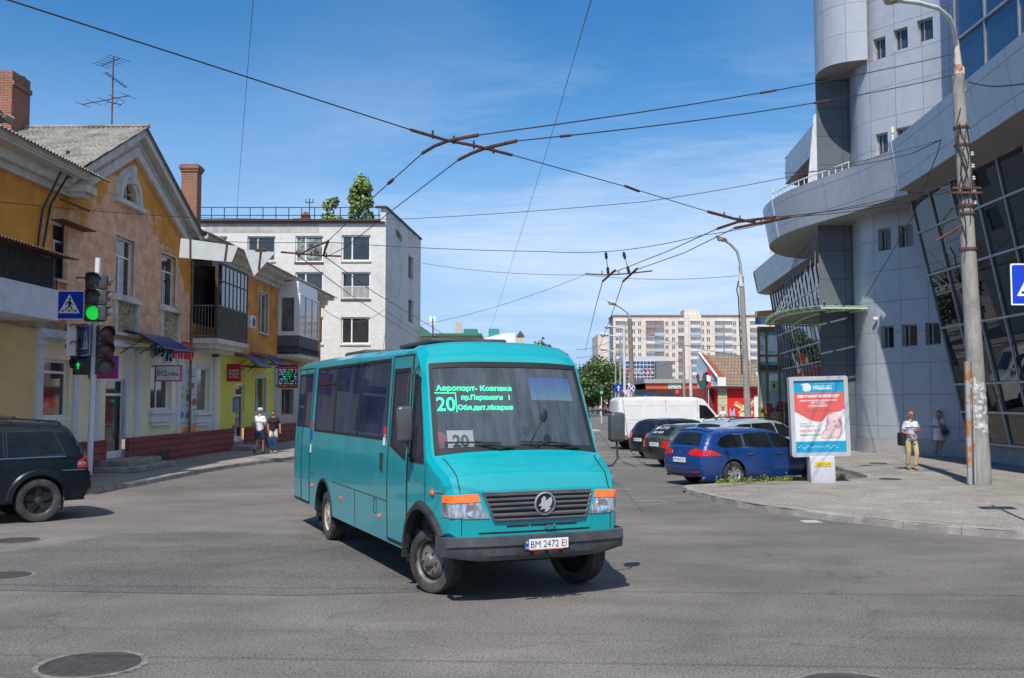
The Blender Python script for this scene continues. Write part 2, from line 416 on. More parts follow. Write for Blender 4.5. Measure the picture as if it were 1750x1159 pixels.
# ================================================================ setting: ground, road, kerbs
random.seed(7)
def asphalt(name, base, warm, crack=.5, grain=1.0, band=(.5, 1.05, 1)):
 m = bpy.data.materials.new(name); m.use_nodes = True; MATS[name] = m
 t = m.node_tree; N = t.nodes; L = t.links; b = N['Principled BSDF']; b.inputs['Roughness'].default_value = .88; b.inputs['Specular IOR Level'].default_value = .25
 tcn = N.new('ShaderNodeTexCoord'); O = tcn.outputs['Object']
 def nz(s, d=6, r=.6, dist=0, st=None):
  n = N.new('ShaderNodeTexNoise'); n.inputs['Scale'].default_value = s; n.inputs['Detail'].default_value = d; n.inputs['Roughness'].default_value = r; n.inputs['Distortion'].default_value = dist
  if st:
   mp = N.new('ShaderNodeMapping'); mp.inputs['Scale'].default_value = st; mp.inputs['Rotation'].default_value = (0, 0, R(8)); L.new(O, mp.inputs[0]); L.new(mp.outputs[0], n.inputs['Vector'])
  else: L.new(O, n.inputs['Vector'])
  return n.outputs['Fac']
 def ramp(i, a, ca, b_, cb):
  r = N.new('ShaderNodeValToRGB'); r.color_ramp.elements[0].position = a; r.color_ramp.elements[1].position = b_
  r.color_ramp.elements[0].color = (*ca, 1); r.color_ramp.elements[1].color = (*cb, 1); L.new(i, r.inputs[0]); return r.outputs[0]
 def mul(a, b_):
  x = N.new('ShaderNodeMixRGB'); x.blend_type = 'MULTIPLY'; x.inputs[0].default_value = 1; L.new(a, x.inputs[1]); L.new(b_, x.inputs[2]); return x.outputs[0]
 c = ramp(nz(.16, 7, .62, .4), .36, base, .66, warm)
 c = mul(c, ramp(nz(1.1, 6, .6, .2, band), .3, (.76, .765, .77), .7, (1.13, 1.12, 1.10)))
 g = nz(42, 2, .7); c = mul(c, ramp(g, .38, (.42, .42, .42), .50, (1.08, 1.08, 1.08)))
 g2 = nz(110, 2, .8); c = mul(c, ramp(g2, .36, (.50, .50, .50), .64, (1.55, 1.55, 1.53)))
 sp = nz(5, 8, .75, .4); c = mul(c, ramp(sp, .57, (1, 1, 1), .78, (.66, .64, .62)))
 v = N.new('ShaderNodeTexVoronoi'); v.feature = 'DISTANCE_TO_EDGE'; v.inputs['Scale'].default_value = .17
 wv = N.new('ShaderNodeTexNoise'); wv.inputs['Scale'].default_value = .8; wv.inputs['Detail'].default_value = 6; L.new(O, wv.inputs['Vector'])
 ad = N.new('ShaderNodeVectorMath'); ad.operation = 'MULTIPLY_ADD'; ad.inputs[1].default_value = (2.2, 2.2, 0); L.new(wv.outputs['Color'], ad.inputs[0]); L.new(O, ad.inputs[2]); L.new(ad.outputs[0], v.inputs['Vector'])
 c = mul(c, ramp(v.outputs['Distance'], .0012, (1-crack,)*3, .0045, (1, 1, 1)))
 L.new(c, b.inputs['Base Color'])
 bp = N.new('ShaderNodeBump'); bp.inputs['Strength'].default_value = .5*grain; bp.inputs['Distance'].default_value = .008; L.new(g2, bp.inputs['Height']); L.new(bp.outputs[0], b.inputs['Normal'])
 return m
asph = asphalt('asphalt', (.138, .127, .121), (.220, .201, .188), .25)
asph2 = asphalt('asphalt_patch_dark', (.118, .112, .109), (.165, .155, .148), .1)
pavem = asphalt('pavement_asphalt', (.27, .247, .224), (.34, .312, .282), .3, .8, (1, 1, 1))
kerbm = M('kerb_concrete', (.30, .285, .26), rough=.9, var=.25, scale=2.5, bump=.4, bscale=25, grime=(.13, .12, .105), gscale=1.5, glo=.5, ghi=.8)
mb = MB(); mb.poly([(-600, -60, 0), (600, -60, 0), (600, 1200, 0), (-600, 1200, 0)]); mb.build('ground', asph, None, 0, kind='structure')
mb = MB(); q = [gnd(a, b, .004) for a, b in ((-30, 948), (90, 932), (200, 912), (330, 909), (525, 914), (640, 945), (760, 1010), (500, 1018), (-30, 1008))]
mb.poly([(p.x, p.y, .004) for p in q][::-1]); mb.build('road_patch', asph2, None, 0, kind='structure')
def pavement(name, kerbpts, rest, h=.13, mat=None):
 K = [Vector((p[0], p[1], 0)) for p in kerbpts]
 # smooth
 for _ in range(2):
  n = [K[0]]
  for a, b in zip(K, K[1:]): n += [a*.75+b*.25, a*.25+b*.75]
  K = n+[K[-1]]
 poly = [(p.x, p.y) for p in K]+[tuple(p) for p in rest]
 V, T, bd = fillpoly(poly, 6.0, ds=50)
 mb = MB(); mb.add([(a, b, h) for a, b in V], T)
 mb.build(name, mat or pavem, None, 0, kind='structure')
 # kerb stones
 mb = MB(); ar = sum(poly[i][0]*poly[(i+1) % len(poly)][1]-poly[(i+1) % len(poly)][0]*poly[i][1] for i in range(len(poly))); sg = 1 if ar > 0 else -1
 d = [0]
 for a, b in zip(K, K[1:]): d.append(d[-1]+(b-a).length)
 D = np.array(d); X = np.array([p.x for p in K]); Y = np.array([p.y for p in K]); s = 0
 while s < D[-1]-.2:
  e = min(s+1.0, D[-1]); a = Vector((np.interp(s+.006, D, X), np.interp(s+.006, D, Y), 0)); b = Vector((np.interp(e-.006, D, X), np.interp(e-.006, D, Y), 0))
  t = (b-a).normalized(); nr = Vector((t.y, -t.x, 0))*sg; dz = random.uniform(-.012, .006); tl = random.uniform(-.01, .012)
  o1 = nr*(.012+tl); i1 = -nr*.14
  A = [a+i1, b+i1, b+o1*1.0+nr*.0, a+o1]
  vs = [p+Vector((0, 0, -.02)) for p in (a+i1, b+i1, b+o1+nr*.01, a+o1+nr*.01)]+[p+Vector((0, 0, h+.006+dz)) for p in (a+i1, b+i1, b+o1-nr*.02, a+o1-nr*.02)]
  mid = [p+Vector((0, 0, h-.018+dz)) for p in (b+o1, a+o1)]
  vs += mid
  f = [(0, 1, 2, 3), (4, 5, 6, 7), (0, 4, 5, 1), (3, 2, 8, 9), (9, 8, 6, 7), (0, 3, 9, 7, 4), (1, 5, 6, 8, 2)]
  mb.add(vs, f); s = e
 mb.build('kerb', kerbm, None, 20, kind='structure')
kl = [(-60, 19.6), (-20, 20.6), (-13, 21.2), (-10.9, 22.0), (-10.0, 23.0), (-9.6, 26), (-9.45, 31.2), (-8.9, 34.5), (-8.15, 36.7), (-7.6, 42), (-5.5, 60), (-1, 100), (6, 160)]
pavement('pavement_by_old_house', kl, [(-40, 160), (-60, 60)])
kr = [(12.4, 70), (11.2, 45), (10.1, 28.2), (9.6, 26.9), (8.3, 26.3), (5.2, 25.2), (4.25, 24.7), (4.05, 24.0), (4.4, 21.6), (4.95, 19.9), (5.85, 18.5), (7.0, 16.9), (8.1, 15.9), (10.5, 14.6), (16, 12.5), (50, 4)]
pavement('pavement_by_office', kr, [(60, 4), (60, 160), (14, 160)])
# far pavement strip so the street reads as a street
def manhole(px, py, r, lab, z=.0, ring=True, tone=0):
 p = gnd(px, py, z); t = thing('manhole_cover', lab, 'manhole cover', (p.x, p.y, z), group=None)
 a = MB(); a.lathe([(r*1.0, .002), (r*.97, .012), (r*.9, .012), (r*.89, .006), (0, .006)], n=40)
 for i in range(-4, 5):
  for j in range(-4, 5):
   if math.hypot(i, j) < 4.3: a.box((i*r*.19-r*.07, j*r*.19-r*.07, .004), (i*r*.19+r*.07, j*r*.19+r*.07, .0075))
 a.build('lid', M('cast_iron_brown', (.055, .046, .045), rough=.7, var=.2, scale=9), t, 20)
 if ring:
  b = MB(); pr = []; K = 48
  rr = [r*(1.10+.10*random.random()) for k in range(K)]
  vs = [];
  for k in range(K):
   c_, s_ = math.cos(2*math.pi*k/K), math.sin(2*math.pi*k/K); vs += [(r*1.0*c_, r*1.0*s_, .006), (rr[k]*c_, rr[k]*s_, .005)]
  b.add(vs, [(2*k, 2*k+1, (2*k+3) % (2*K), (2*k+2) % (2*K)) for k in range(K)])
  b.build('collar', M('broken_concrete_collar', (.19, .175, .16), rough=.95, var=.35, scale=12, bump=.8, bscale=40), t, 0)
 return t
manhole(155, 1136, .40, 'large round manhole cover in the road at the lower left')
manhole(10, 984, .30, 'manhole cover cut by the left edge of the picture, nearer of two there')
manhole(28, 924, .34, 'worn manhole cover in the road behind the left-edge cover')
manhole(1455, 1176, .40, 'manhole cover with a broken collar in the road at the lower right')
manhole(1521, 819, .28, 'flat manhole cover in the pavement in front of the walking man', .134, False)
manhole(1500, 792, .30, 'flat manhole cover in the pavement near the grey office wall', .134, False)
# worn road paint
paint = M('worn_road_paint', (.42, .41, .39), rough=.8, var=.2, scale=9)
mb = MB()
for a, b, w_, l_ in ((1386, 891, .34, .40), (1105, 856, .9, .10)):
 p = gnd(a, b, .004); mb.poly([(p.x-w_/2, p.y-l_/2, .004), (p.x+w_/2, p.y-l_/2, .004), (p.x+w_/2-.04, p.y+l_/2, .004), (p.x-w_/2, p.y+l_/2-.05, .004)])
for k in range(9):
 x0 = -6+k*1.25; mb.poly([(x0+2, 73, .004), (x0+2.5, 73, .004), (x0+2.6, 77, .004), (x0+2.1, 77, .004)])
mb.build('road_marking', paint, None, 0, kind='structure')

# ================================================================ shared building bits
winglass = M('window_glass', (.025, .03, .036), rough=.04, var=.5, scale=.7, spec=.9)
winglass2 = M('window_glass_curtained', (.11, .12, .13), rough=.06, var=.35, scale=2.5, spec=.8)
pvc = M('white_window_frame', (.72, .73, .74), rough=.35, var=.05)
oldframe = M('old_painted_frame', (.42, .45, .46), rough=.6, var=.2, scale=8)
darkframe = M('dark_wood_frame', (.045, .028, .02), rough=.6, var=.3, scale=9)
rust = M('rusty_steel', (.13, .055, .035), rough=.8, var=.5, scale=14, bump=.3, bscale=60)
iron = M('black_ironwork', (.02, .02, .022), rough=.5, var=.2)
def window(parent, x0, x1, z0, z1, yf, mull=(.5,), trans=(), fw=.06, gm=None, fm=None, label=None, sill=None, sillm=None, name='window'):
 """yf: y of the outer frame face (outside is -y)"""
 gm = gm or winglass; fm = fm or pvc; a = MB()
 a.box((x0, yf, z0), (x0+fw, yf+.07, z1)); a.box((x1-fw, yf, z0), (x1, yf+.07, z1)); a.box((x0+fw, yf+.001, z0), (x1-fw, yf+.069, z0+fw)); a.box((x0+fw, yf+.001, z1-fw), (x1-fw, yf+.069, z1))
 zt = z1-fw
 for t in trans: z = z0+(z1-z0)*t; a.box((x0+fw, yf+.004, z-fw*.4), (x1-fw, yf+.066, z+fw*.4))
 for m_ in mull: x = x0+(x1-x0)*m_; a.box((x-fw*.45, yf+.002, z0+fw), (x+fw*.45, yf+.068, (z0+(z1-z0)*trans[-1]-fw*.4) if trans and len(mull) > 0 and m_ != .5001 else z1-fw))
 w_ = a.build(name, fm, parent, 0, label=label)
 g = MB(); g.box((x0+fw*.5, yf+.03, z0+fw*.5), (x1-fw*.5, yf+.04, z1-fw*.5)); g.build('pane', gm, w_, 0)
 if sill:
  s_ = MB(); s_.box((x0-.08, yf-sill, z0-.07), (x1+.08, yf+.02, z0-.003)); s_.build('sill', sillm or fm, w_, 0)
 return w_
def wall(mb, poly, holes, y, depth=.22, mi=0, ri=None, grid=1.5):
 """front skin at y with openings and their reveals (outside = -y)"""
 V, T, bd = fillpoly(poly, grid, holes, ds=50)
 mb.add([(a, y, b) for a, b in V], T, mi)
 for h in holes:
  n = len(h); vs = [(a, y, b) for a, b in h]+[(a, y+depth, b) for a, b in h]
  mb.add(vs, [(i, (i+1) % n, n+(i+1) % n, n+i) for i in range(n)], mi if ri is None else ri)
def corrug(mb, x0, x1, p0, p1, pitch=.16, amp=.025, mi=0, th=.012):
 """wavy sheet between two lines: p(x)->(y,z) lower edge p0, upper edge p1; waves run along x"""
 n = max(2, int((x1-x0)/pitch*5)); vs = []
 (ya, za), (yb, zb) = p0, p1; d = Vector((0, yb-ya, zb-za)).normalized(); nr = Vector((0, -d.z, d.y))
 for k in range(n+1):
  x = x0+(x1-x0)*k/n; o = amp*math.sin(2*math.pi*(x-x0)/pitch)
  A = Vector((x, ya, za))+nr*o; B = Vector((x, yb, zb))+nr*o
  vs += [A, B, A-nr*th, B-nr*th]
 fs = []
 for k in range(n):
  a = 4*k; fs += [(a, a+4, a+5, a+1), (a+2, a+3, a+7, a+6), (a, a+2, a+6, a+4), (a+1, a+5, a+7, a+3)]
 mb.add(vs, fs, mi)
# ================================================================ vehicles
class Body:
 """closed vehicle shell from a side outline, a half-width field and a crowned cross strip.
 local axes: x forward, y left, z up"""
 def __init__(s, upper, W, Rf, crown, arches, zb, ds=.05, zf=None):
  s.up = densify(fillet(upper), ds, closed=False); s.W = W; s.Rf = Rf; s.crown = crown; s.arches = arches; s.zf = zf; s.zb = zb; s.pw = 2.2
  low = []
  x_end = s.up[-1][0]; x_st = s.up[0][0]   # upper goes rear-bottom -> over -> front-bottom
  cur = [(x_end, zb)] if abs(s.up[-1][1]-zb) > .01 and not zf else []
  for ia, (xc, zc, r) in enumerate(sorted(arches, reverse=True)):
   h = zb-zc
   dx = math.sqrt(max(.0001, r*r-h*h)); a0 = math.atan2(h, dx)
   for k in range(19):
    af = math.asin((zf-zc)/r) if zf and ia == 0 else a0
    a = af+(math.pi-a0-af)*k/18; cur.append((xc+r*math.cos(a), zc+r*math.sin(a)))
  if abs(s.up[0][1]-zb) > .01: cur.append((x_st, zb))
  s.low = cur; s.poly = list(s.up)[::-1]+cur[::-1]
  s.poly = s.up+cur
  U = np.array(s.up); s.U = U
  s.s = np.concatenate([[0], np.cumsum(np.sqrt((np.diff(U, axis=0)**2).sum(1)))])
  T = np.gradient(U, axis=0); T /= np.maximum(1e-9, np.sqrt((T**2).sum(1)))[:, None]
  s.N = np.stack([-T[:, 1], T[:, 0]], 1)  # outward (up over)
  # front portion for z->s lookup
  s.itop = int(np.argmax(U[:, 1]))
 def hw(s, x, z):
  d = segdist([(x, z)], s.up, closed=False)[0]; r = s.Rf(x, z); y = s.W(x, z)
  if d < r: y -= r*(1-math.sqrt(max(0, 1-(1-d/r)**2)))
  return y
 def side(s, sgn):
  def fn(x, z, o=0): return Vector((x, sgn*(s.hw(x, z)+o), z))
  return fn
 def strip(s, sv, t, o=0):
  x = np.interp(sv, s.s, s.U[:, 0]); z = np.interp(sv, s.s, s.U[:, 1])
  nx = np.interp(sv, s.s, s.N[:, 0]); nz = np.interp(sv, s.s, s.N[:, 1]); l = math.hypot(nx, nz) or 1; nx /= l; nz /= l
  w_ = s.W(x, z)-s.Rf(x, z); c = s.crown(x, z)*(1-abs(t)**s.pw)+o
  return Vector((x+nx*c, w_*t, z+nz*c))
 def front(s, y, z, o=0):
  U = s.U[s.itop:]; S = s.s[s.itop:]; sv = np.interp(-z, -U[:, 1], S)
  x = np.interp(sv, s.s, s.U[:, 0]); w_ = s.W(x, z)-s.Rf(x, z)
  return s.strip(sv, y/w_, o)
 def rear(s, y, z, o=0):
  U = s.U[:s.itop+1]; S = s.s[:s.itop+1]; sv = np.interp(z, U[:, 1], S)
  x = np.interp(sv, s.s, s.U[:, 0]); w_ = s.W(x, z)-s.Rf(x, z)
  return s.strip(sv, y/w_, o)
 def shell(s, mb, holes=(), wind=None, grid=.09, nt=14, mi=0, tcuts=()):
  """wind: (z0,z1,t) opening cut in the front strip"""
  rim = []
  for d in (.012, .035, .07):
   U = s.U-s.N*d; rim += [tuple(q) for q in U]
  V, T, bd = fillpoly(s.poly, grid, holes, extra=rim, ds=10)
  ys = {}
  D = segdist(V, s.up, closed=False)
  Y = []
  for (x, z), d in zip(V, D):
   r = s.Rf(x, z); y = s.W(x, z)
   if d < r: y -= r*(1-math.sqrt(max(0, 1-(1-d/r)**2)))
   Y.append(y)
  # outline listed clockwise or not: fillpoly gives CCW in (x,z) -> normal is -y
  mb.add([(x, -y, z) for (x, z), y in zip(V, Y)], T, mi)
  mb.add([(x, y, z) for (x, z), y in zip(V, Y)], [t[::-1] for t in T], mi)
  ts = sorted(set([-1+2*k/nt for k in range(nt+1)]+list(tcuts)+([wind[2], -wind[2]] if wind else [])))
  ss = list(s.s)
  if wind:
   U = s.U[s.itop:]; S = s.s[s.itop:]
   sa, sb = np.interp(-wind[1], -U[:, 1], S), np.interp(-wind[0], -U[:, 1], S); ss = sorted(ss+[sa, sb])
  vs = [s.strip(q, t) for q in ss for t in ts]; n = len(ts); fs = []
  for i in range(len(ss)-1):
   for k in range(n-1):
    if wind and sa-1e-6 <= ss[i] and ss[i+1] <= sb+1e-6 and abs((ts[k]+ts[k+1])/2) < wind[2]: continue
    fs.append((i*n+k, i*n+k+1, (i+1)*n+k+1, (i+1)*n+k))
  mb.add(vs, [f for f in fs], mi)
  # wheel housings
  for (xc, zc, r) in s.arches:
   for sg in (-1, 1):
    vs = []; K = 16; st = .6 if s.zf and xc == max(q[0] for q in s.arches) else -.15
    for k in range(K+1):
     a = st+(math.pi+.15-st)*k/K; x = xc+r*math.cos(a); z = zc+r*math.sin(a); y = s.W(x, z)
     vs += [(x, sg*(y-.003), z), (x, sg*(y-.36), z)]
    fs = [(2*k, 2*k+2, 2*k+3, 2*k+1) for k in range(K)]
    mb.add(vs, fs, 1)
    mb.add([(xc, sg*(s.W(xc, zc)-.36), zc)]+[vs[2*k+1] for k in range(K+1)], [(0, k+1, k+2) for k in range(K)], 1)

def wheel(parent, x, y, r, wd, rimr, style, mats, steer=0, label=None):
 """mats: tyre, rim, dark. y sign gives the outer side"""
 sg = 1 if y > 0 else -1
 mb = MB(); q = r/.33
 prof = [(rimr*.98, -wd*.42), (rimr*1.03, -wd*.48), ((rimr+r)/2, -wd*.52), (r*.955, -wd*.46), (r*.99, -wd*.36), (r, -wd*.2)]
 prof = prof+[(a, -b) for a, b in prof[::-1]]
 o = MB()
 # hub / drum disc
 o.lathe([(0, -.02), (rimr*.97, -.02), (rimr*.97, .06), (0, .06)], axis='y', n=28)
 h = o.build('wheel', mats[2], parent, 40, label=label); h.location = (x, y, r)
 h.rotation_euler = (0, 0, steer+(0 if sg > 0 else math.pi))
 mb.lathe(prof, axis='y', n=44)
 # tread grooves
 for gy in (-wd*.22, 0, wd*.22):
  mb.lathe([(r+.0015, gy-.006), (r+.0015, gy+.006)], axis='y', n=44, mi=1)
 mb.build('tyre', [mats[0], mats[2]], h, 35)
 rm = MB(); f = wd*.42
 rm.lathe([(rimr*.86, f*.2), (rimr*.93, f*.8), (rimr*1.0, f), (rimr*1.02, f*1.06), (rimr*1.03, f*.95)], axis='y', n=36)
 if style == 'steel':
  prof = [(rimr*.9, f*.35), (rimr*.78, f*.55), (rimr*.62, f*.95), (rimr*.34, f*1.02), (rimr*.3, f*1.25), (rimr*.22, f*1.45), (0, f*1.5)]
  rm.lathe(prof, axis='y', n=36)
  for k in range(8):
   a = 2*math.pi*k/8+.2
   rm.ball((rimr*.74*math.cos(a), f*.6, rimr*.74*math.sin(a)), (rimr*.13, .012, rimr*.10), 8, mi=1, rot=(0, -a, 0))
  for k in range(6):
   a = 2*math.pi*k/6; rm.lathe([(.016, f*1.0), (.016, f*1.3), (0, f*1.32)], (rimr*.46*math.cos(a), 0, rimr*.46*math.sin(a)), 'y', 6)
 elif style == 'plate':
  rm.lathe([(rimr*.9, f*.5), (rimr*.8, f*.8), (rimr*.3, f*.9), (rimr*.25, f*1.1), (0, f*1.12)], axis='y', n=30)
  for k in range(9):
   a = 2*math.pi*k/9; rm.ball((rimr*.66*math.cos(a), f*.82, rimr*.66*math.sin(a)), (rimr*.1, .01, rimr*.07), 6, mi=1, rot=(0, -a, 0))
 else:
  ns = 5
  for k in range(ns):
   a = 2*math.pi*k/ns+math.pi/2
   for da in ((-.17, .17) if style == 'twin' else (0,)):
    w0, w1 = (.035, .028) if style == 'twin' else (.045, .038)
    u = Vector((math.cos(a+da*1.5), 0, math.sin(a+da*1.5))); u0 = Vector((math.cos(a), 0, math.sin(a)))*.1; v = Vector((-u.z, 0, u.x))
    A = u0*rimr*1.5+Vector((0, f*.75, 0)); B = u*rimr*.93+Vector((0, f*.82, 0))
    vs = [A-v*w0*q, A+v*w0*q, B+v*w1*q, B-v*w1*q]; dn = Vector((0, -f*.45, 0))
    vs = vs+[p+dn for p in vs]
    rm.add(vs, [(0, 1, 2, 3), (0, 4, 5, 1), (1, 5, 6, 2), (3, 2, 6, 7), (0, 3, 7, 4)])
    rm.add(vs, [(3, 2, 1, 0)])
  rm.lathe([(rimr*.24, f*.3), (rimr*.24, f*.85), (rimr*.12, f*.95), (0, f*.95)], axis='y', n=20)
  rm.lathe([(rimr*.8, -f*.3), (0, -f*.3)], axis='y', n=24, mi=1)
 rm.build('rim', [mats[1], mats[2]], h, 35)
 return h
# ================================================================ the bus
def sstep(a, b, x):
 t = max(0, min(1, (x-a)/(b-a))); return t*t*(3-2*t)
teal = M('bus_teal_paint', (.0, .315, .355), rough=.28, var=.06, scale=1.2, coat=.8, bump=.03, bscale=3, grime=(.07, .17, .17), gscale=1.4, glo=.74, ghi=1.0)
blackpl = M('black_plastic', (.028, .029, .032), rough=.55, var=.25, scale=6, grime=(.10, .095, .085), gscale=2, glo=.6, ghi=.95)
darkin = M('dark_underside', (.012, .012, .012), rough=.9)
rubber = M('tyre_rubber', (.03, .029, .028), rough=.85, var=.3, scale=8, grime=(.13, .12, .105), gscale=3, glo=.45, ghi=.85)
rubberblk = M('rubber_seal', (.012, .012, .013), rough=.6)
steel = M('dusty_wheel_steel', (.16, .15, .14), rough=.5, var=.2, scale=9, metal=.2)
chrome = M('chrome', (.7, .7, .7), rough=.12, metal=1)
alloy = M('alloy_silver', (.5, .5, .52), rough=.28, metal=.8)
orange = M('orange_lens', (.95, .16, .01), rough=.18, var=.05, coat=1, emit=.10)
redlens = M('red_lens', (.62, .012, .015), rough=.15, var=.1, coat=1, emit=.03)
clearl = M('headlamp_glass', (.42, .45, .48), rough=.12, metal=.5, var=.6, scale=9, coat=1, stretch=(1, 3, .6))
white = M('white_paint', (.78, .78, .76), rough=.45, var=.04)
ledg = M('led_green', (.02, .95, .35), rough=.5, emit=2.4)
inkm = M('black_ink', (.012, .012, .014), rough=.5)
blueink = M('blue_ink', (.01, .08, .42), rough=.4, var=.03)
yellowm = M('yellow_mark', (.75, .55, .02), rough=.5, var=.05)
redm = M('red_mark', (.62, .03, .03), rough=.5, var=.05)
busgl = glassmat('bus_side_glass', (.30, .33, .52), dcol=(.07, .085, .17), dirt_haze=.75, fmin=.04)  # bluish reflection haze put into the diffuse colour of the panes
wsgl = glassmat('bus_windscreen_glass', (.80, .84, .87), dirt_haze=.34, fmin=.02)
lensgl = M('lamp_inner', (.75, .78, .8), rough=.12, metal=.9)

TH = R(23.3); ORG = Vector((.30, 11.09, 0))
bus = thing('bus', 'turquoise city minibus on route 20 turning at the middle of the crossroads', 'bus', ORG, TH-R(90))
def Wb(x, z):
 w_ = 1.11-.082*max(0, (z-1.38))/1.25
 if x > -.75: w_ -= .12*((x+.75)/.75)**2
 if x < -8.0: w_ -= .05*((x+8.0)/.4)**2
 if z < .9: w_ -= .02*(.9-z)
 return w_
def Rb(x, z): return .045+.08*sstep(2.60, 2.84, z)
def Cb(x, z):
 c = .045+.02*sstep(-1.9, -1.1, x)
 return c
busup = [(-8.30, .50), (-8.36, 1.3, .5), (-8.32, 2.6, .5), (-8.22, 2.89, .20), (-4.5, 2.90, 1), (-1.75, 2.845, .1), (-1.60, 2.875, .1), (-1.28, 2.865, .25), (-1.08, 2.72, .12), (-1.02, 2.62, .02),
         (-.60, 1.59, .02), (-.54, 1.555, .03), (-.17, 1.37, .09), (-.075, 1.20, .1), (-.03, .98, .2), (-.035, .74)]
BB = Body(busup, Wb, Rb, Cb, [(-.78, .385, .60), (-5.78, .385, .56)], .43, zf=.735)
WX = (-6.58, 1.71, -2.30, 2.73)
holes = [rect(*WX), rect(-8.08, 1.74, -6.92, 2.67), [(-2.10, 1.63), (-1.40, 1.47), (-1.40, 2.60), (-2.10, 2.60)], [(-1.25, 1.50), (-.72, 1.50), (-1.05, 2.46), (-1.25, 2.52)]]
BB.pw = 3.0
mb = MB(); WT = .962
BB.shell(mb, holes=holes, wind=(1.60, 2.605, WT), grid=.11, nt=16)
mb.build('body', [teal, darkin], bus, 28)
# windscreen, its rubber and wipers
def wsfn(t, z, o=0):
 U = BB.U[BB.itop:]; S = BB.s[BB.itop:]; return BB.strip(np.interp(-z, -U[:, 1], S), t, o)
mb = MB(); patch(mb, rect(-WT-.005, 1.595, WT+.005, 2.612), wsfn, grid=.09, off=-.004, skirt=0)
ws = mb.build('windscreen', wsgl, bus, 60)
mb = MB()
patch(mb, rect(-WT-.012, 1.575, WT+.012, 2.63), wsfn, grid=.09, off=.006, skirt=.03, holes=[rect(-WT+.035, 1.655, WT-.035, 2.575)])
mb.build('windscreen_seal', rubberblk, ws, 60)
mb = MB(); sv = densify([(-.86, 1.70), (-.05, 1.63)], .1, False)
mb.tube([wsfn(a, b, .035) for a, b in densify([(-.86, 1.705), (-.22, 1.68)], .1, False)], .011, 6)
mb.tube([wsfn(-.52, 1.70, .05), wsfn(-.25, 1.64, .06), wsfn(-.06, 1.585, .02)], [.008, .012, .014], 6)
mb.cut()
mb.tube([wsfn(a, b, .035) for a, b in densify([(.02, 1.69), (.62, 1.665)], .1, False)], .011, 6)
mb.tube([wsfn(.34, 1.69, .05), wsfn(.62, 1.64, .06), wsfn(.76, 1.585, .02)], [.008, .012, .014], 6)
mb.build_each('wiper', blackpl, bus)
# side glazing
def glaze(name, poly, parent, seal=.035, sg=-1, mat=None):
 m_ = MB(); c = (sum(p[0] for p in poly)/len(poly), sum(p[1] for p in poly)/len(poly))
 def grow(q, d):
  out = []
  for p in q:
   out.append((p[0]+(d if p[0] > c[0] else -d), p[1]+(d if p[1] > c[1] else -d)))
  return out
 patch(m_, grow(poly, .004), BB.side(sg), grid=.2, off=-.006, skirt=0, flip=(sg > 0))
 g = m_.build(name, mat or busgl, parent, 60)
 m_ = MB(); patch(m_, grow(poly, .016), BB.side(sg), grid=.2, off=.005, skirt=.03, flip=(sg > 0), holes=[grow(poly, -seal)])
 m_.build('seal', rubberblk, g, 30); return g
for sg in (-1, 1):
 if sg == -1:
  g = glaze('side_windows', rect(*WX), bus, .02)
  mb = MB()
  for x in (-5.24, -3.78):
   patch(mb, rect(x-.03, WX[1], x+.03, WX[3]), BB.side(sg), grid=.3, off=.003, skirt=.02); mb.cut()
  patch(mb, rect(-6.5, 2.46, -5.27, 2.49), BB.side(sg), grid=.3, off=.004, skirt=.02)
  mb.cut(); patch(mb, rect(-5.92, 2.49, -5.89, 2.70), BB.side(sg), grid=.3, off=.004, skirt=.02)
  mb.build_each('divider', rubberblk, g)
 else: glaze('side_windows', rect(*WX), bus, .02, 1)
# doors on the near side
def door(x0, x1, glasspoly, split=None, name='door'):
 m_ = MB(); patch(m_, rect(x0, .50, x1, 2.74), BB.side(-1), grid=.2, off=.006, skirt=.03, holes=[glasspoly])
 d = m_.build(name, teal, bus, 30)
 m_ = MB()
 for a in ((x0-.05, x0) , (x1, x1+.045)):
  patch(m_, rect(a[0], .47, a[1], 2.76), BB.side(-1), grid=.2, off=.004, skirt=.02)
 patch(m_, rect(x0, 2.74, x1, 2.765), BB.side(-1), grid=.2, off=.004, skirt=.02)
 patch(m_, rect(x0, .455, x1, .50), BB.side(-1), grid=.2, off=.004, skirt=.02)
 if split: patch(m_, rect(split-.022, .50, split+.022, 2.74), BB.side(-1), grid=.2, off=.010, skirt=.02)
 m_.build('door_seal', rubberblk, d, 30); return d
d1 = door(-8.12, -6.88, rect(-8.08, 1.74, -6.92, 2.67), -7.5)
glaze('door_window', rect(-8.08, 1.74, -6.92, 2.67), d1, .03)
d2 = door(-2.13, -1.36, holes[2]); glaze('door_window', holes[2], d2, .045)
mb = MB()
mb.cbox(BB.side(-1)(-2.42, 1.42, .012), (.07, .02, .22)); mb.build('door_handle', blackpl, d2)
glaze('quarter_window', holes[3], bus, .03)
for q in holes[2:]: glaze('cab_window', q, bus, .03, 1)
mb = MB(); patch(mb, rect(-8.12, 1.74, -6.95, 2.6), BB.side(1), grid=.2, off=.004, flip=True); mb.build('rear_side_window', rubberblk, bus)
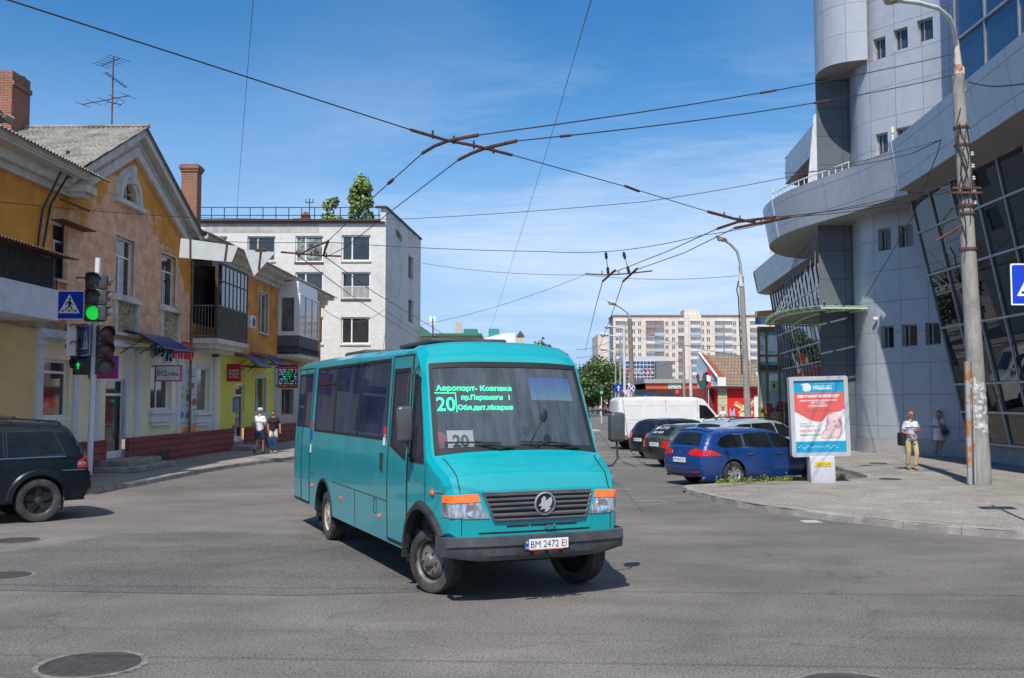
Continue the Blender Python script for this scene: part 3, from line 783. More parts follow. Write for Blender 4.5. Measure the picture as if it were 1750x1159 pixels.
# panel gaps, flap, badge line
def ffn(y, z, o=0): return BB.front(y, z, o)
mb = MB(); S_ = BB.side(-1)
def gap(pts, w_=.010, sgn=-1):
 pts = densify(pts, .12, False); mb.tube([BB.side(sgn)(a, b, -.0005) for a, b in pts], w_*.55, 4)
gap([(-6.85, .99), (-6.5, .985)]); gap([(-5.15, .96), (-2.2, .94)]); gap([(-3.79, .94), (-3.79, .44)])
gap([(-2.79, .92), (-2.66, .92), (-2.66, .74), (-2.79, .74), (-2.79, .92)]); gap([(-.66, .98), (-.66, 1.50)]); gap([(-.5, 1.19), (-.2, 1.19)])
gap([(-1.33, .98), (-1.36, 2.6)])
for sg in (-1, 1): mb.tube([ffn(sg*y, z, .002) for y, z in densify([(.955, 1.54), (.93, 1.5), (.915, 1.42), (.91, 1.34), (.905, 1.2)], .03, False)], .007, 4); mb.tube([ffn(sg*y, z, .001) for y, z in ((.905, .93), (.905, .76))], .005, 4)
mb.build('panel_gap', rubberblk, bus)
# grille
mb = MB(); gp = [(-.66, 1.185), (-.55, .905), (.55, .905), (.66, 1.185)]
patch(mb, gp, ffn, grid=.08, off=.004, skirt=.02, flip=False)
gr = mb.build('grille', rubberblk, bus)
mb = MB()
for k in range(6):
 z = 1.172-k*.0505; t = (1.185-z)/.28; hw_ = .655-.11*t
 ys = [-hw_+2*hw_*i/14 for i in range(15)]
 vs = []
 for y in ys: vs += [ffn(y, z+.008, .012), ffn(y, z-.004, .034), ffn(y, z-.018, .030), ffn(y, z-.024, .006)]
 fs = [(4*i+j, 4*i+j+1, 4*i+5+j, 4*i+4+j) for i in range(14) for j in range(3)]; mb.add(vs, [f[::-1] for f in fs])
mb.tube([ffn(y, z, .014) for y, z in densify(gp+[gp[0]], .1, False)], .014, 6)
slatm = M('grille_slat', (.10, .10, .105), rough=.4, var=.1)
mb.build('slat', slatm, gr, 40)
c0 = ffn(.04, 1.05, .045); f_ = flat(c0, (0, 1, 0), (0, 0, 1))
mb = MB(); mb.lathe([(.125, 0), (.13, .012), (.112, .02), (.108, .006)], axis='x', n=36); mb.lathe([(.108, .006), (0, .006)], axis='x', n=36, mi=2)
mb.v = [(c0.x+v[0]-.005, c0.y+v[1], c0.z+v[2]) for v in mb.v]
# stylised bird inside the ring
bird = [(-.085,-.02),(-.05,.01),(-.045,.055),(-.015,.085),(.01,.06),(0,.03),(.03,.045),(.075,.075),(.088,.03),(.07,-.02),(.04,-.05),(.075,-.045),(.03,-.085),(-.01,-.09),(.0,-.055),(-.03,-.06),(-.06,-.07),(-.04,-.03)]
V, T, bd = fillpoly(bird, .05); mb.add([f_(a, b, .012) for a, b in V], T, 1)
badge = mb.build('round_badge', [M('badge_ring', (.42, .42, .43), rough=.3, metal=.7), M('badge_bird', (.50, .50, .50), rough=.4, metal=.3), rubberblk], gr, 40)
mb = MB()
for a, b in ((-.40, -.14), (-.12, .16), (.18, .45)): patch(mb, rect(a, .830, b, .850), ffn, grid=.1, off=.003); mb.cut()
patch(mb, rect(-.72, .765, .62, .785), ffn, grid=.1, off=.002)
mb.build_each('air_slot', rubberblk, bus)
# headlights
for sg in (-1, 1):
 mb = MB(); b = MB(); g = .004
 hp = [(sg*.70, 1.09), (sg*.60, .935), (sg*.90, .935), (sg*.90, 1.09)]
 patch(mb, hp, ffn, grid=.06, off=.010, skirt=.025, flip=(sg < 0))
 op = [(sg*.715, 1.185), (sg*.69, 1.10), (sg*.90, 1.10), (sg*.90, 1.185)]
 # wrap to the side
 sp = [(-.16, 1.09), (-.085, .94), (-.065, 1.0), (-.045, .94)]
 zz = [.935+(1.09-.935)*k/4 for k in range(5)]
 def wrap(za, zb, m_, mi, n=10):
  rows = []
  for z in [za+(zb-za)*k/4 for k in range(5)]:
   row = []
   w0 = Wb(-.06, z)-Rb(-.06, z)
   P0 = ffn(sg*.90, z, .010); xs = P0.x
   for i in range(n+1):
    t = i/n; yy = .90+(w0-.90)*min(1, t*1.6)
    if t < .6: p_ = ffn(sg*.90+sg*(w0-.90)*(t/.6), z, .010)
    else:
     xx = -.03-.03-((t-.6)/.4)*.16; p_ = Vector((min(p_last.x, xx), sg*(BB.hw(min(p_last.x, xx), z)+.008), z))
    p_last = p_; row.append(p_)
   rows.append(row)
  vs = [q for r_ in rows for q in r_]; fs = [(a*(n+1)+i, a*(n+1)+i+1, (a+1)*(n+1)+i+1, (a+1)*(n+1)+i) for a in range(4) for i in range(n)]
  m_.add(vs, fs if sg > 0 else [f[::-1] for f in fs], mi)
 wrap(.945, 1.09, mb, 0)
 hl = mb.build('headlight', clearl, bus, 50)
 patch(b, op, ffn, grid=.06, off=.011, skirt=.02, flip=(sg < 0)); wrap(1.10, 1.185, b, 0)
 b.build('turn_signal', orange, hl, 50)
 c = MB()
 c.lathe([(.07, .0), (.072, .01), (.055, .004), (0, -.002)], axis='x', n=20); p_ = ffn(sg*.79, 1.012, .012)
 c.v = [(v[0]+p_.x, v[1]+p_.y, v[2]+p_.z) for v in c.v]
 c.build('reflector', lensgl, hl, 50)
# bumper
mb = MB(); yo = [-1.07+2.14*k/22 for k in range(23)]; rows = []
prof = [(-.10, .735), (.0, .742), (.045, .732), (.055, .64), (.035, .615), (.03, .53), (.0, .475), (-.06, .465)]
for k, y in enumerate(yo):
 e = abs(y)/1.07; xo = .10*(1-e**2.4)-.02; zb_ = .06*max(0, (e-.6)/.4)**1.5
 rows.append([(x+xo-.05, y, z+(zb_ if z < .6 else 0)) for x, z in prof])
for sg in (-1, 1):
 for j, (dx_, dy_) in enumerate(((-.10, .035), (-.30, .04), (-.36, .0))):
  r_ = [(x*.3+dx_, sg*(1.07+dy_), z+(.06 if z < .6 else 0)+(.04*j if z < .6 else 0)) for x, z in prof]
  if sg < 0: rows.insert(0, r_)
  else: rows.append(r_)
n = len(prof); vs = [q for r_ in rows for q in r_]
mb.add(vs, [(i*n+j, i*n+j+1, (i+1)*n+j+1, (i+1)*n+j) for i in range(len(rows)-1) for j in range(n-1)])
bp_ = mb.build('bumper', M('grey_bumper_plastic', (.058, .061, .067), rough=.5, var=.2, scale=4, grime=(.13, .125, .115), gscale=2.5, glo=.55, ghi=.9), bus, 25)
mb = MB()
for a, b in ((-.33, -.18), (-.13, 0), (.04, .17), (.22, .37)):
 mb.rbox((.142, (a+b)/2, .538), (.03, b-a, .06), .008, 2); mb.cut()
mb.build_each('bumper_vent', rubberblk, bp_)
# plate
PF = flat((.127, .035, .645), (0, 1, 0), (0, 0, 1))
mb = MB(); mb.rbox((.114, .035, .642), (.016, .54, .128), .005, 2, 0)
mb.poly([PF(-.26, -.056), PF(.26, -.056), PF(.26, .056), PF(-.26, .056)], 1)
mb.poly([PF(-.26, -.056, .001), PF(-.215, -.056, .001), PF(-.215, .056, .001), PF(-.26, .056, .001)], 2)
mb.poly([PF(-.25, .015, .002), PF(-.225, .015, .002), PF(-.225, .032, .002), PF(-.25, .032, .002)], 3)
text_mesh(mb, 'BM 2472 EI', .078, lambda x, y, e=0: PF(x+.022, y-.039, .0015+e), 4, wmax=.43)
text_mesh(mb, 'UA', .02, lambda x, y, e=0: PF(x-.2375, y-.042, .0025+e), 1)
mb.add([PF(-.2, -.066, .001), PF(.2, -.066, .001), PF(.2, -.059, .001), PF(-.2, -.059, .001)], [(0, 1, 2, 3)], 5)
mb.build('number_plate', [blackpl, white, blueink, yellowm, inkm, orange], bus, 30)
mb = MB(); mb.tube([(.04, .06, .79), (.07, .06, .83), (.07, .16, .83), (.04, .17, .795)], .008, 6); mb.build('tow_hook', steel, bus)
# arches
mb = MB()
for (xc, zc, r_, w_) in ((-.78, .385, .60, .085), (-5.78, .385, .56, .03)):
 for sg in (-1, 1):
  vs = []; K = 22
  a0, a1 = (.56, math.pi+.05) if w_ > .05 else (.05, math.pi-.05)
  for k in range(K+1):
   a = a0+(a1-a0)*k/K
   for rr, o_ in ((r_-.01, -.05), (r_-.01, .035 if w_ > .05 else .015), (r_+w_*.5, .04 if w_ > .05 else .015), (r_+w_, .002)):
    x = xc+rr*math.cos(a); z = zc+rr*math.sin(a)
    vs.append((x, sg*(Wb(x, max(z, .5))+o_), z))
  fs = [(4*k+j, 4*k+j+1, 4*k+5+j, 4*k+4+j) for k in range(K) for j in range(3)]
  mb.add(vs, fs); mb.cut()
mb.build_each('wheel_arch_trim', blackpl, bus, 40)
wheel(bus, -.94, -.87, .37, .23, .25, 'steel', [rubber, steel, darkin], steer=R(22))
wheel(bus, -.90, .92, .38, .23, .25, 'steel', [rubber, steel, darkin], steer=R(22))
wheel(bus, -5.78, -.93, .39, .24, .25, 'plate', [rubber, M('dusty_rear_hub', (.42, .34, .30), rough=.6, var=.15), darkin])
wheel(bus, -5.78, .93, .39, .24, .25, 'plate', [rubber, MATS['dusty_rear_hub'], darkin])
mb = MB(); mb.box((-1.5, -.6, .40), (-.3, .6, .7)); mb.box((-8.2, -.9, .38), (-1.4, .9, .62)); mb.tube([(-.78, -.85, .39), (-.78, .85, .39)], .07, 8); mb.tube([(-5.78, -.85, .39), (-5.78, .85, .39)], .12, 8)
mb.box((-1.15, -1.07, .16), (-1.13, -.80, .5)); mb.box((-1.15, .80, .16), (-1.13, 1.07, .5)); mb.box((-6.4, -1.05, .14), (-6.38, -.75, .5))
mb.build('underbody', darkin, bus)
# side lamps
mb = MB()
for x, z in ((-.44, 1.19), (-2.52, .72), (-4.58, .76), (-6.62, .80)):
 p_ = BB.side(-1)(x, z, .01); q = .1 if x > -1 else .045
 mb.rbox(p_, (q, .03, .05), .012, 2); mb.cut()
mb.build_each('side_marker', orange, bus)
mb = MB()
for x, z, c_ in ((-6.78, 1.80, 0), (-6.78, 1.62, 1), (-6.76, 1.40, 2), (-2.36, 1.80, 0), (-2.36, 1.70, 2)):
 patch(mb, rect(x-.05, z-.07, x+.05, z+.07), BB.side(-1), grid=.2, off=.008, skirt=.003, mi=c_); mb.cut()
mb.build_each('sticker', [redm, blueink, white], bus)
# badge lettering on cab side
mb = MB(); text_mesh(mb, 'Vario', .05, lambda x, y, e=0: BB.side(-1)(-.98+x, 1.27+y, .004+e), 0, shear=.3); mb.build('side_lettering', M('badge_grey', (.16, .18, .19), rough=.4), bus)
# roof gear
mb = MB(); mb.rbox((-3.3, .15, 3.0), (1.5, 1.1, .06), .03, 2, 0, rot=(0, R(-1), 0)); mb.rbox((-3.6, .2, 2.97), (1.0, .9, .10), .02, 2, 0)
for k in range(5): mb.box((-3.95+.25*k, -.3, 3.028), (-3.80+.25*k, .6, 3.042))
mb.build('roof_hatch', M('roof_hatch_plastic', (.06, .055, .055), rough=.5, var=.2), bus)
mb = MB(); mb.rbox((-5.9, 0, 2.96), (1.3, 1.2, .10), .04, 2); mb.build('roof_vent', MATS['roof_hatch_plastic'], bus)
mb = MB(); mb.lathe([(.06, 0), (.06, .05), (.045, .08), (0, .085)], (-1.35, .74, 2.83), 'z', 14); mb.build('roof_lamp', blackpl, bus)
# mirrors
def mirror(sg, c, arm1, arm2, size):
 m_ = MB(); m_.rbox(c, size, .045, 3); m_.rbox((c[0]-size[0]*.5, c[1], c[2]), (.02, size[1]*.85, size[2]*.88), .008, 2, 1)
 h = m_.build('mirror', [M('mirror_grey_shell', (.065, .068, .072), rough=.3, var=.2, coat=.3), chrome], bus, 40)
 m_ = MB(); m_.tube(arm1, .014, 8); m_.cut(); m_.tube(arm2, .014, 8); m_.build_each('mirror_arm', blackpl, h)
mirror(1, (-.62, 1.33, 1.88), [(-.64, 1.28, 2.05), (-.62, 1.15, 2.09), (-.75, 1.0, 2.08)], [(-.62, 1.33, 1.72), (-.60, 1.33, 1.50), (-.60, 1.26, 1.42), (-.60, 1.05, 1.40)], (.12, .20, .36))
mirror(-1, (-.98, -1.25, 1.93), [(-.98, -1.22, 2.1), (-1.0, -1.2, 2.45), (-1.12, -1.03, 2.62)], [(-.98, -1.22, 1.78), (-.98, -1.2, 1.6), (-1.2, -1.08, 1.45)], (.12, .19, .42))
mb = MB(); a = wsfn(.13, 1.66, .02); mb.tube([a, a+Vector((.10, .02, .12)), a+Vector((.12, .10, .28))], .008, 6); mb.ball(a+Vector((.12, .12, .34)), (.03, .05, .085), 10)
mb.build('hood_mirror', blackpl, bus)
# interior
mb = MB(); mb.box((-8.1, -1.0, .62), (-.7, 1.0, .70)); mb.box((-1.7, -.95, .7), (-.72, .95, 1.42)); mb.build('floor', M('cab_dark', (.03, .032, .035), rough=.8), bus)
mb = MB(); mb.box((-1.05, -.98, 1.42), (-.66, .98, 1.56)); mb.build('dashboard', MATS['cab_dark'], bus)
st = M('seat_fabric', (.05, .06, .11), rough=.9, var=.4, scale=9)
for i in range(6):
 for y in (-.72, -.28, .55):
  x = -2.9-.78*i
  if x < -6.7 and y < 0: continue
  mb = MB(); mb.rbox((x, y, 1.12), (.42, .40, .10), .03, 2); mb.rbox((x-.22, y, 1.42), (.10, .40, .62), .03, 2, rot=(0, R(-8), 0)); mb.box((x-.03, y-.03, .7), (x+.03, y+.03, 1.08))
  mb.build('passenger_seat', st, bus)
mb = MB(); mb.rbox((-1.75, .52, 1.25), (.45, .48, .12), .04, 2); mb.rbox((-2.0, .52, 1.62), (.12, .48, .70), .04, 2); mb.build('driver_seat', st, bus)
mb = MB(); T_ = Matrix.Translation((-1.18, .52, 1.66)) @ Euler((0, R(-62), 0)).to_matrix().to_4x4(); mb.M = T_
ring = [(.21*math.cos(2*math.pi*k/24), .21*math.sin(2*math.pi*k/24), 0) for k in range(25)]; mb.tube(ring, .013, 6, cap=False)
mb.tube([(-.2, 0, 0), (0, 0, -.05), (.2, 0, 0)], .012, 6); mb.tube([(0, 0, -.05), (0, 0, -.4)], .02, 6); mb.M = Matrix(); mb.build('steering_wheel', blackpl, bus)
# bulkhead and curtains
mb = MB(); mb.box((-2.22, .05, .7), (-2.19, 1.0, 2.1)); mb.box((-2.22, -.2, 2.15), (-2.19, .98, 2.7)); mb.build('driver_partition', MATS['cab_dark'], bus)
cur = M('blue_curtain', (.02, .06, .48), rough=.9, var=.3, scale=4)
mb = MB()
def curtain(x0, x1, z0, z1, sg, n=16):
 vs = []
 for k in range(n+1):
  x = x0+(x1-x0)*k/n; y = sg*(.955+.02*(-1)**k); vs += [(x, y, z0), (x, sg*(.86+.02*(-1)**k), z1)]
 mb.add(vs, [(2*k, 2*k+2, 2*k+3, 2*k+1) for k in range(n)]); mb.cut()
curtain(-3.7, -3.1, 1.74, 2.6, -1); curtain(-2.85, -2.35, 1.74, 2.6, -1); curtain(-4.9, -4.65, 1.74, 2.6, -1, 8); curtain(-6.5, -6.1, 2.3, 2.6, -1, 8)
curtain(-3.6, -2.3, 1.74, 2.6, 1); curtain(-6.4, -5.6, 1.74, 2.6, 1)
mb.build_each('curtain', cur, bus)
mb = MB()
for y in (-.35, .35): mb.tube([(-7.8, y, 2.45), (-2.3, y, 2.45)], .015, 6); mb.cut()
for x in (-7.0, -5.2, -3.9, -2.35): mb.tube([(x, -.35, .7), (x, -.35, 2.7)], .016, 6); mb.cut()
mb.build_each('handrail', yellowm, bus)
# headlining so the saloon is shaded
mb = MB(); mb.box((-8.1, -.93, 2.75), (-1.3, .93, 2.77)); mb.build('headlining', M('headlining_grey', (.15, .15, .15), rough=.9), bus)
# sun visor / blue film
mb = MB(); patch(mb, rect(.27, 2.19, .83, 2.46), lambda t, z, o=0: wsfn(t, z, o), grid=.1, off=-.012, skirt=.004)
mv = bpy.data.materials.new('blue_sun_film'); mv.use_nodes = True; b_ = mv.node_tree.nodes['Principled BSDF']; tcn = mv.node_tree.nodes.new('ShaderNodeTexCoord'); sxn = mv.node_tree.nodes.new('ShaderNodeSeparateXYZ'); rn = mv.node_tree.nodes.new('ShaderNodeValToRGB'); mrn = mv.node_tree.nodes.new('ShaderNodeMapRange')
mv.node_tree.links.new(tcn.outputs['Generated'], sxn.inputs[0]); mv.node_tree.links.new(sxn.outputs['Z'], rn.inputs[0]); rn.color_ramp.elements[0].color = (1, 1, 1, 1); rn.color_ramp.elements[0].position = .05; rn.color_ramp.elements[1].color = (.01, .35, 1, 1); rn.color_ramp.elements[1].position = .9
e = rn.color_ramp.elements.new(.35); e.color = (.25, .85, 1, 1)
mv.node_tree.links.new(rn.outputs[0], b_.inputs['Base Color']); mb.build('sun_visor', mv, bus)
# route display behind the glass
mb = MB(); DF = flat((-.955, -.40, 2.225), (0, 1, 0), (-.25, 0, .97));
mb.M = Matrix();
def dbox(x0, y0, x1, y1, e0, e1, mi):
 vs = [DF(x, y, e) for e in (e0, e1) for x, y in ((x0, y0), (x1, y0), (x1, y1), (x0, y1))]
 mb.add(vs, [(0, 3, 2, 1), (4, 5, 6, 7), (0, 1, 5, 4), (1, 2, 6, 5), (2, 3, 7, 6), (3, 0, 4, 7)], mi)
dbox(-.52, -.175, .52, .18, -.05, 0, 0)
def T(b, x, y, h, wm, al='LEFT'): text_mesh(mb, b, h, lambda a, c, e=0: DF(a+x, c+y, .002+e), 1, align=al, wmax=wm, bold=.002)
T('Аеропорт- Ковпака', -.47, .098, .060, .96); T('пр.Перемоги   I', -.17, -.012, .058, .62); T('Обл.дит.лікарня', -.22, -.135, .058, .70); T('20', -.485, -.145, .17, .23)
for a, b in (((-.5, .068), (-.235, .068)), ((-.235, .068), (-.235, -.165))):
 mb.tube([DF(*a, .003), DF(*b, .003)], .0045, 4, mi=1)
mb.build('route_display', [inkm, ledg], bus, 0)
mb = MB(); CFn = flat((-.715, -.66, 1.745), (0, 1, 0), (-.3, 0, .95))
mb.poly([CFn(-.16, -.09), CFn(.16, -.09), CFn(.16, .12), CFn(-.16, .12)], 0); mb.poly([CFn(-.16, .12, -.004), CFn(.16, .12, -.004), CFn(.16, -.09, -.004), CFn(-.16, -.09, -.004)], 0)
text_mesh(mb, '20', .145, lambda x, y, e=0: CFn(x, y-.075, .003), 1, bold=.008)
mb.build('route_card', [white, M('card_navy', (.03, .06, .09))], bus, 0)
mb = MB(); mb.lathe([(.10, 0), (.09, .006), (0, .008)], axis='x', n=24); p_ = CFn(-.26, -.0); mb.v = [(v[0]+p_.x-.02, v[1]+p_.y, v[2]+p_.z) for v in mb.v]; mb.build('round_sticker', redm, bus)
# ================================================================ old two-storey house on the left
LP = Vector((-12.9, 0, 0)); LD = Vector((.026, 1, 0)).normalized(); LN = Vector((LD.y, -LD.x, 0))   # LN points to the street
LRZ = math.atan2(LD.y, LD.x)
def FL(px, py, off=0.0):
 p = onplane(px, py, LP+LN*off, LN)-LP
 return p.dot(LD), p.z
def FR(a, b, t, bt, off=0.0):
 x0, z1 = FL(a, t, off); _, z0 = FL(a, bt, off); x1, _ = FL(b, t, off); return x0, x1, z0, z1
house = thing('old_house', 'yellow and pink two-storey house with peeling plaster, gable and shops below', 'house', LP, LRZ)

def plaster():
 m = bpy.data.materials.new('peeling_plaster'); m.use_nodes = True
 t = m.node_tree; N = t.nodes; L = t.links; b = N['Principled BSDF']; b.inputs['Roughness'].default_value = .9; b.inputs['Specular IOR Level'].default_value = .2
 tcn = N.new('ShaderNodeTexCoord'); s = N.new('ShaderNodeSeparateXYZ'); L.new(tcn.outputs['Object'], s.inputs[0])
 c = N.new('ShaderNodeCombineXYZ'); L.new(s.outputs[0], c.inputs[0]); L.new(s.outputs[2], c.inputs[1])
 def nz(sc_, d=8, r=.62):
  n = N.new('ShaderNodeTexNoise'); n.inputs['Scale'].default_value = sc_; n.inputs['Detail'].default_value = d; n.inputs['Roughness'].default_value = r; L.new(c.outputs[0], n.inputs['Vector']); return n.outputs['Fac']
 # pink block-scored render
 br = N.new('ShaderNodeTexBrick'); br.inputs['Scale'].default_value = 1; br.inputs['Brick Width'].default_value = .95; br.inputs['Row Height'].default_value = .42; br.inputs['Mortar Size'].default_value = .009
 br.inputs['Color1'].default_value = (.72, .42, .26, 1); br.inputs['Color2'].default_value = (.78, .47, .30, 1); br.inputs['Mortar'].default_value = (.56, .33, .21, 1); L.new(c.outputs[0], br.inputs['Vector'])
 r1 = N.new('ShaderNodeValToRGB'); r1.color_ramp.elements[0].position = .3; r1.color_ramp.elements[1].position = .7; r1.color_ramp.elements[0].color = (.75, .72, .7, 1); r1.color_ramp.elements[1].color = (1.25, 1.25, 1.25, 1); L.new(nz(2.3), r1.inputs[0])
 pk = N.new('ShaderNodeMixRGB'); pk.blend_type = 'MULTIPLY'; pk.inputs[0].default_value = 1; L.new(br.outputs[0], pk.inputs[1]); L.new(r1.outputs[0], pk.inputs[2])
 r2 = N.new('ShaderNodeValToRGB'); r2.color_ramp.elements[0].position = .32; r2.color_ramp.elements[1].position = .68; r2.color_ramp.elements[0].color = (.58, .24, .04, 1); r2.color_ramp.elements[1].color = (.80, .37, .07, 1); L.new(nz(.9), r2.inputs[0])
 # where the ochre coat survives: high up and out from the middle of the gable
 xa = N.new('ShaderNodeMath'); xa.operation = 'SUBTRACT'; xa.inputs[1].default_value = 30.6; L.new(s.outputs[0], xa.inputs[0])
 ab = N.new('ShaderNodeMath'); ab.operation = 'ABSOLUTE'; L.new(xa.outputs[0], ab.inputs[0])
 p2 = N.new('ShaderNodeMath'); p2.operation = 'MULTIPLY'; p2.inputs[1].default_value = .115; L.new(ab.outputs[0], p2.inputs[0])
 zz = N.new('ShaderNodeMath'); zz.operation = 'MULTIPLY_ADD'; zz.inputs[1].default_value = .20; zz.inputs[2].default_value = -1.52; L.new(s.outputs[2], zz.inputs[0])
 mx = N.new('ShaderNodeMath'); mx.operation = 'ADD'; L.new(p2.outputs[0], mx.inputs[0]); L.new(zz.outputs[0], mx.inputs[1])
 n_ = N.new('ShaderNodeMath'); n_.operation = 'MULTIPLY_ADD'; n_.inputs[1].default_value = 1.1; L.new(nz(.75, 9, .68), n_.inputs[0]); L.new(mx.outputs[0], n_.inputs[2])
 r3 = N.new('ShaderNodeValToRGB'); r3.color_ramp.elements[0].position = .86; r3.color_ramp.elements[1].position = .90; L.new(n_.outputs[0], r3.inputs[0])
 o = N.new('ShaderNodeMixRGB'); L.new(r3.outputs[0], o.inputs[0]); L.new(pk.outputs[0], o.inputs[1]); L.new(r2.outputs[0], o.inputs[2])
 r4 = N.new('ShaderNodeValToRGB'); r4.color_ramp.elements[0].position = .62; r4.color_ramp.elements[1].position = .72; L.new(nz(1.7, 10, .72), r4.inputs[0])
 g = N.new('ShaderNodeMixRGB'); g.inputs[2].default_value = (.20, .15, .11, 1)
 gm = N.new('ShaderNodeMath'); gm.operation = 'MULTIPLY'; gm.inputs[1].default_value = .65; L.new(r4.outputs[0], gm.inputs[0]); L.new(gm.outputs[0], g.inputs[0]); L.new(o.outputs[0], g.inputs[1])
 L.new(g.outputs[0], b.inputs['Base Color'])
 bp = N.new('ShaderNodeBump'); bp.inputs['Strength'].default_value = .4; bp.inputs['Distance'].default_value = .02; L.new(n_.outputs[0], bp.inputs['Height']); L.new(bp.outputs[0], b.inputs['Normal'])
 return m
plm = plaster()
ochre = M('ochre_render', (.64, .26, .045), rough=.9, var=.22, scale=1.2, col2=(.78, .35, .07), grime=(.17, .12, .09), gscale=1.1, glo=.56, ghi=.74, bump=.2)
shopy = M('pale_yellow_paint', (.80, .70, .45), rough=.8, var=.08, scale=1, grime=(.36, .32, .2), gscale=1.3, glo=.6, ghi=.85)
shopg = M('pale_green_paint', (.74, .72, .50), rough=.8, var=.06, scale=1, grime=(.33, .34, .27), gscale=1.5, glo=.62, ghi=.88)
shopl = M('lime_yellow_paint', (.66, .62, .08), rough=.75, var=.07, scale=1, grime=(.33, .32, .10), gscale=1.5, glo=.6, ghi=.9)
greyp = M('grey_render', (.44, .42, .39), rough=.9, var=.12, scale=1.5)
tan = M('tan_paint', (.66, .48, .22), rough=.85, var=.08, scale=1.2)
lilac = M('white_trim_paint', (.60, .61, .66), rough=.7, var=.06, grime=(.38, .37, .36), gscale=2, glo=.6, ghi=.85)
plinth = brickmat('red_plinth_brick', (.27, .07, .06), (.33, .095, .075), (.12, .05, .05), 1.4, .22, .02, bump=.8, plane='XZ')
oldwhite = M('old_whitewash', (.60, .58, .52), rough=.9, var=.15, scale=2, grime=(.27, .25, .21), gscale=1.6, glo=.5, ghi=.75)
slate = M('asbestos_sheet', (.26, .245, .215), rough=.95, var=.3, scale=3, grime=(.10, .095, .08), gscale=1.2, glo=.48, ghi=.72, stretch=(3, .6, 1))
brick = brickmat('chimney_brick', (.34, .10, .045), (.24, .085, .05), (.26, .22, .19), .25, .078, .012, plane='SUM', grime=(.12, .09, .07), gscale=2, glo=.5, ghi=.8)
EAVE = 8.35; X0 = 21.6; XA, XB, XC = FL(131, 400)[0], FL(322, 400)[0], FL(549, 500)[0]
pkx, pkz = FL(250, 222, .5)
_vL, _vR, _vP = FL(129, 293, .5), FL(327, 380, .5), FL(250, 216, .5)
GX0, GX1 = _vL[0]+.5, XB; gcx = _vP[0]; GPK = _vP[1]-.38
# openings
W1 = [FR(91, 120, 376, 476), FR(193, 223, 402, 503), FR(271, 295, 432, 521)]
U4 = FR(443, 458, 498, 568)
hl = [rect(a, c, b, d) for a, b, c, d in W1]
lun = (FL(212, 345)[0], FL(212, 347)[1])
lunette = [(lun[0]+.52*math.cos(math.pi*k/14), lun[1]+.62*math.sin(math.pi*k/14)) for k in range(15)]
SHOP = 4.15
mb = MB()
ratio = (GPK-EAVE)/((GX1-GX0)/2)
wall(mb, [(GX0, SHOP), (GX1, SHOP), (GX1, EAVE), (gcx, GPK-.05), (GX0, EAVE)], hl[1:]+[lunette]+([hl[0]] if W1[0][0] > GX0 else []), -.12)
mb.add([(GX0, -.12, SHOP), (GX0, 0, SHOP), (GX0, 0, EAVE), (GX0, -.12, EAVE)], [(0, 3, 2, 1)]); mb.add([(GX1, -.12, SHOP), (GX1, 0, SHOP), (GX1, 0, EAVE), (GX1, -.12, EAVE)], [(0, 1, 2, 3)])
gw = mb.build('gable_wall', plm, house, 0)
mb = MB(); wall(mb, rect(X0, SHOP, GX0, EAVE), [] if W1[0][0] > GX0 else [hl[0]], 0); mb.add([(X0, 0, 0), (X0, 12, 0), (X0, 12, EAVE), (X0, 0, EAVE)], [(0, 3, 2, 1)])
mb.build('upper_wall', plm, house, 0)
bal2 = (FL(330, 500)[0], FL(330, 560)[1])
dx0, dx1 = XB+.25, XB+4.1
hole_c = [rect(U4[0], U4[2], U4[1], U4[3]), rect(dx0+.3, 5.1, dx1-.3, 7.7)]
mb = MB(); wall(mb, rect(GX1, SHOP, XC, EAVE), hole_c, 0); mb.add([(XC, 0, 0), (XC, 12, 0), (XC, 12, EAVE), (XC, 0, EAVE)], [(0, 1, 2, 3)])
mb.build('upper_wall', ochre, house, 0)
# dark room behind openings
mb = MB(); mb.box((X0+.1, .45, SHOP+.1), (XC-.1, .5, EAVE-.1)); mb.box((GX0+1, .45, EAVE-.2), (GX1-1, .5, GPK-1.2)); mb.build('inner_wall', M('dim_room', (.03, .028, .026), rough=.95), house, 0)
for (a, b, c, d), y, lb in ((W1[0], -.02 if W1[0][0] > GX0 else .12, None), (W1[1], .0, None), (W1[2], .0, None)):
 window(house, a, b, c, d, y, (.36,), (.68,), .065, winglass, oldframe if lb is None and y < 0 else pvc, sill=.26, sillm=oldwhite)
window(house, U4[0], U4[1], U4[2], U4[3], .10, (.5,), (), .07, winglass2, pvc, sill=.2, sillm=oldwhite)
# broad white reveals right of the windows
mb = MB()
for a, b, c, d in W1[1:]+[U4]:
 y = -.122 if a < XB else -.002
 mb.box((b, y-.012, c-.02), (b+.13, y+.05, d+.03)); mb.box((a-.05, y-.010, d), (b, y+.05, d+.06)); mb.cut()
mb.build_each('window_surround', oldwhite, house, 0)
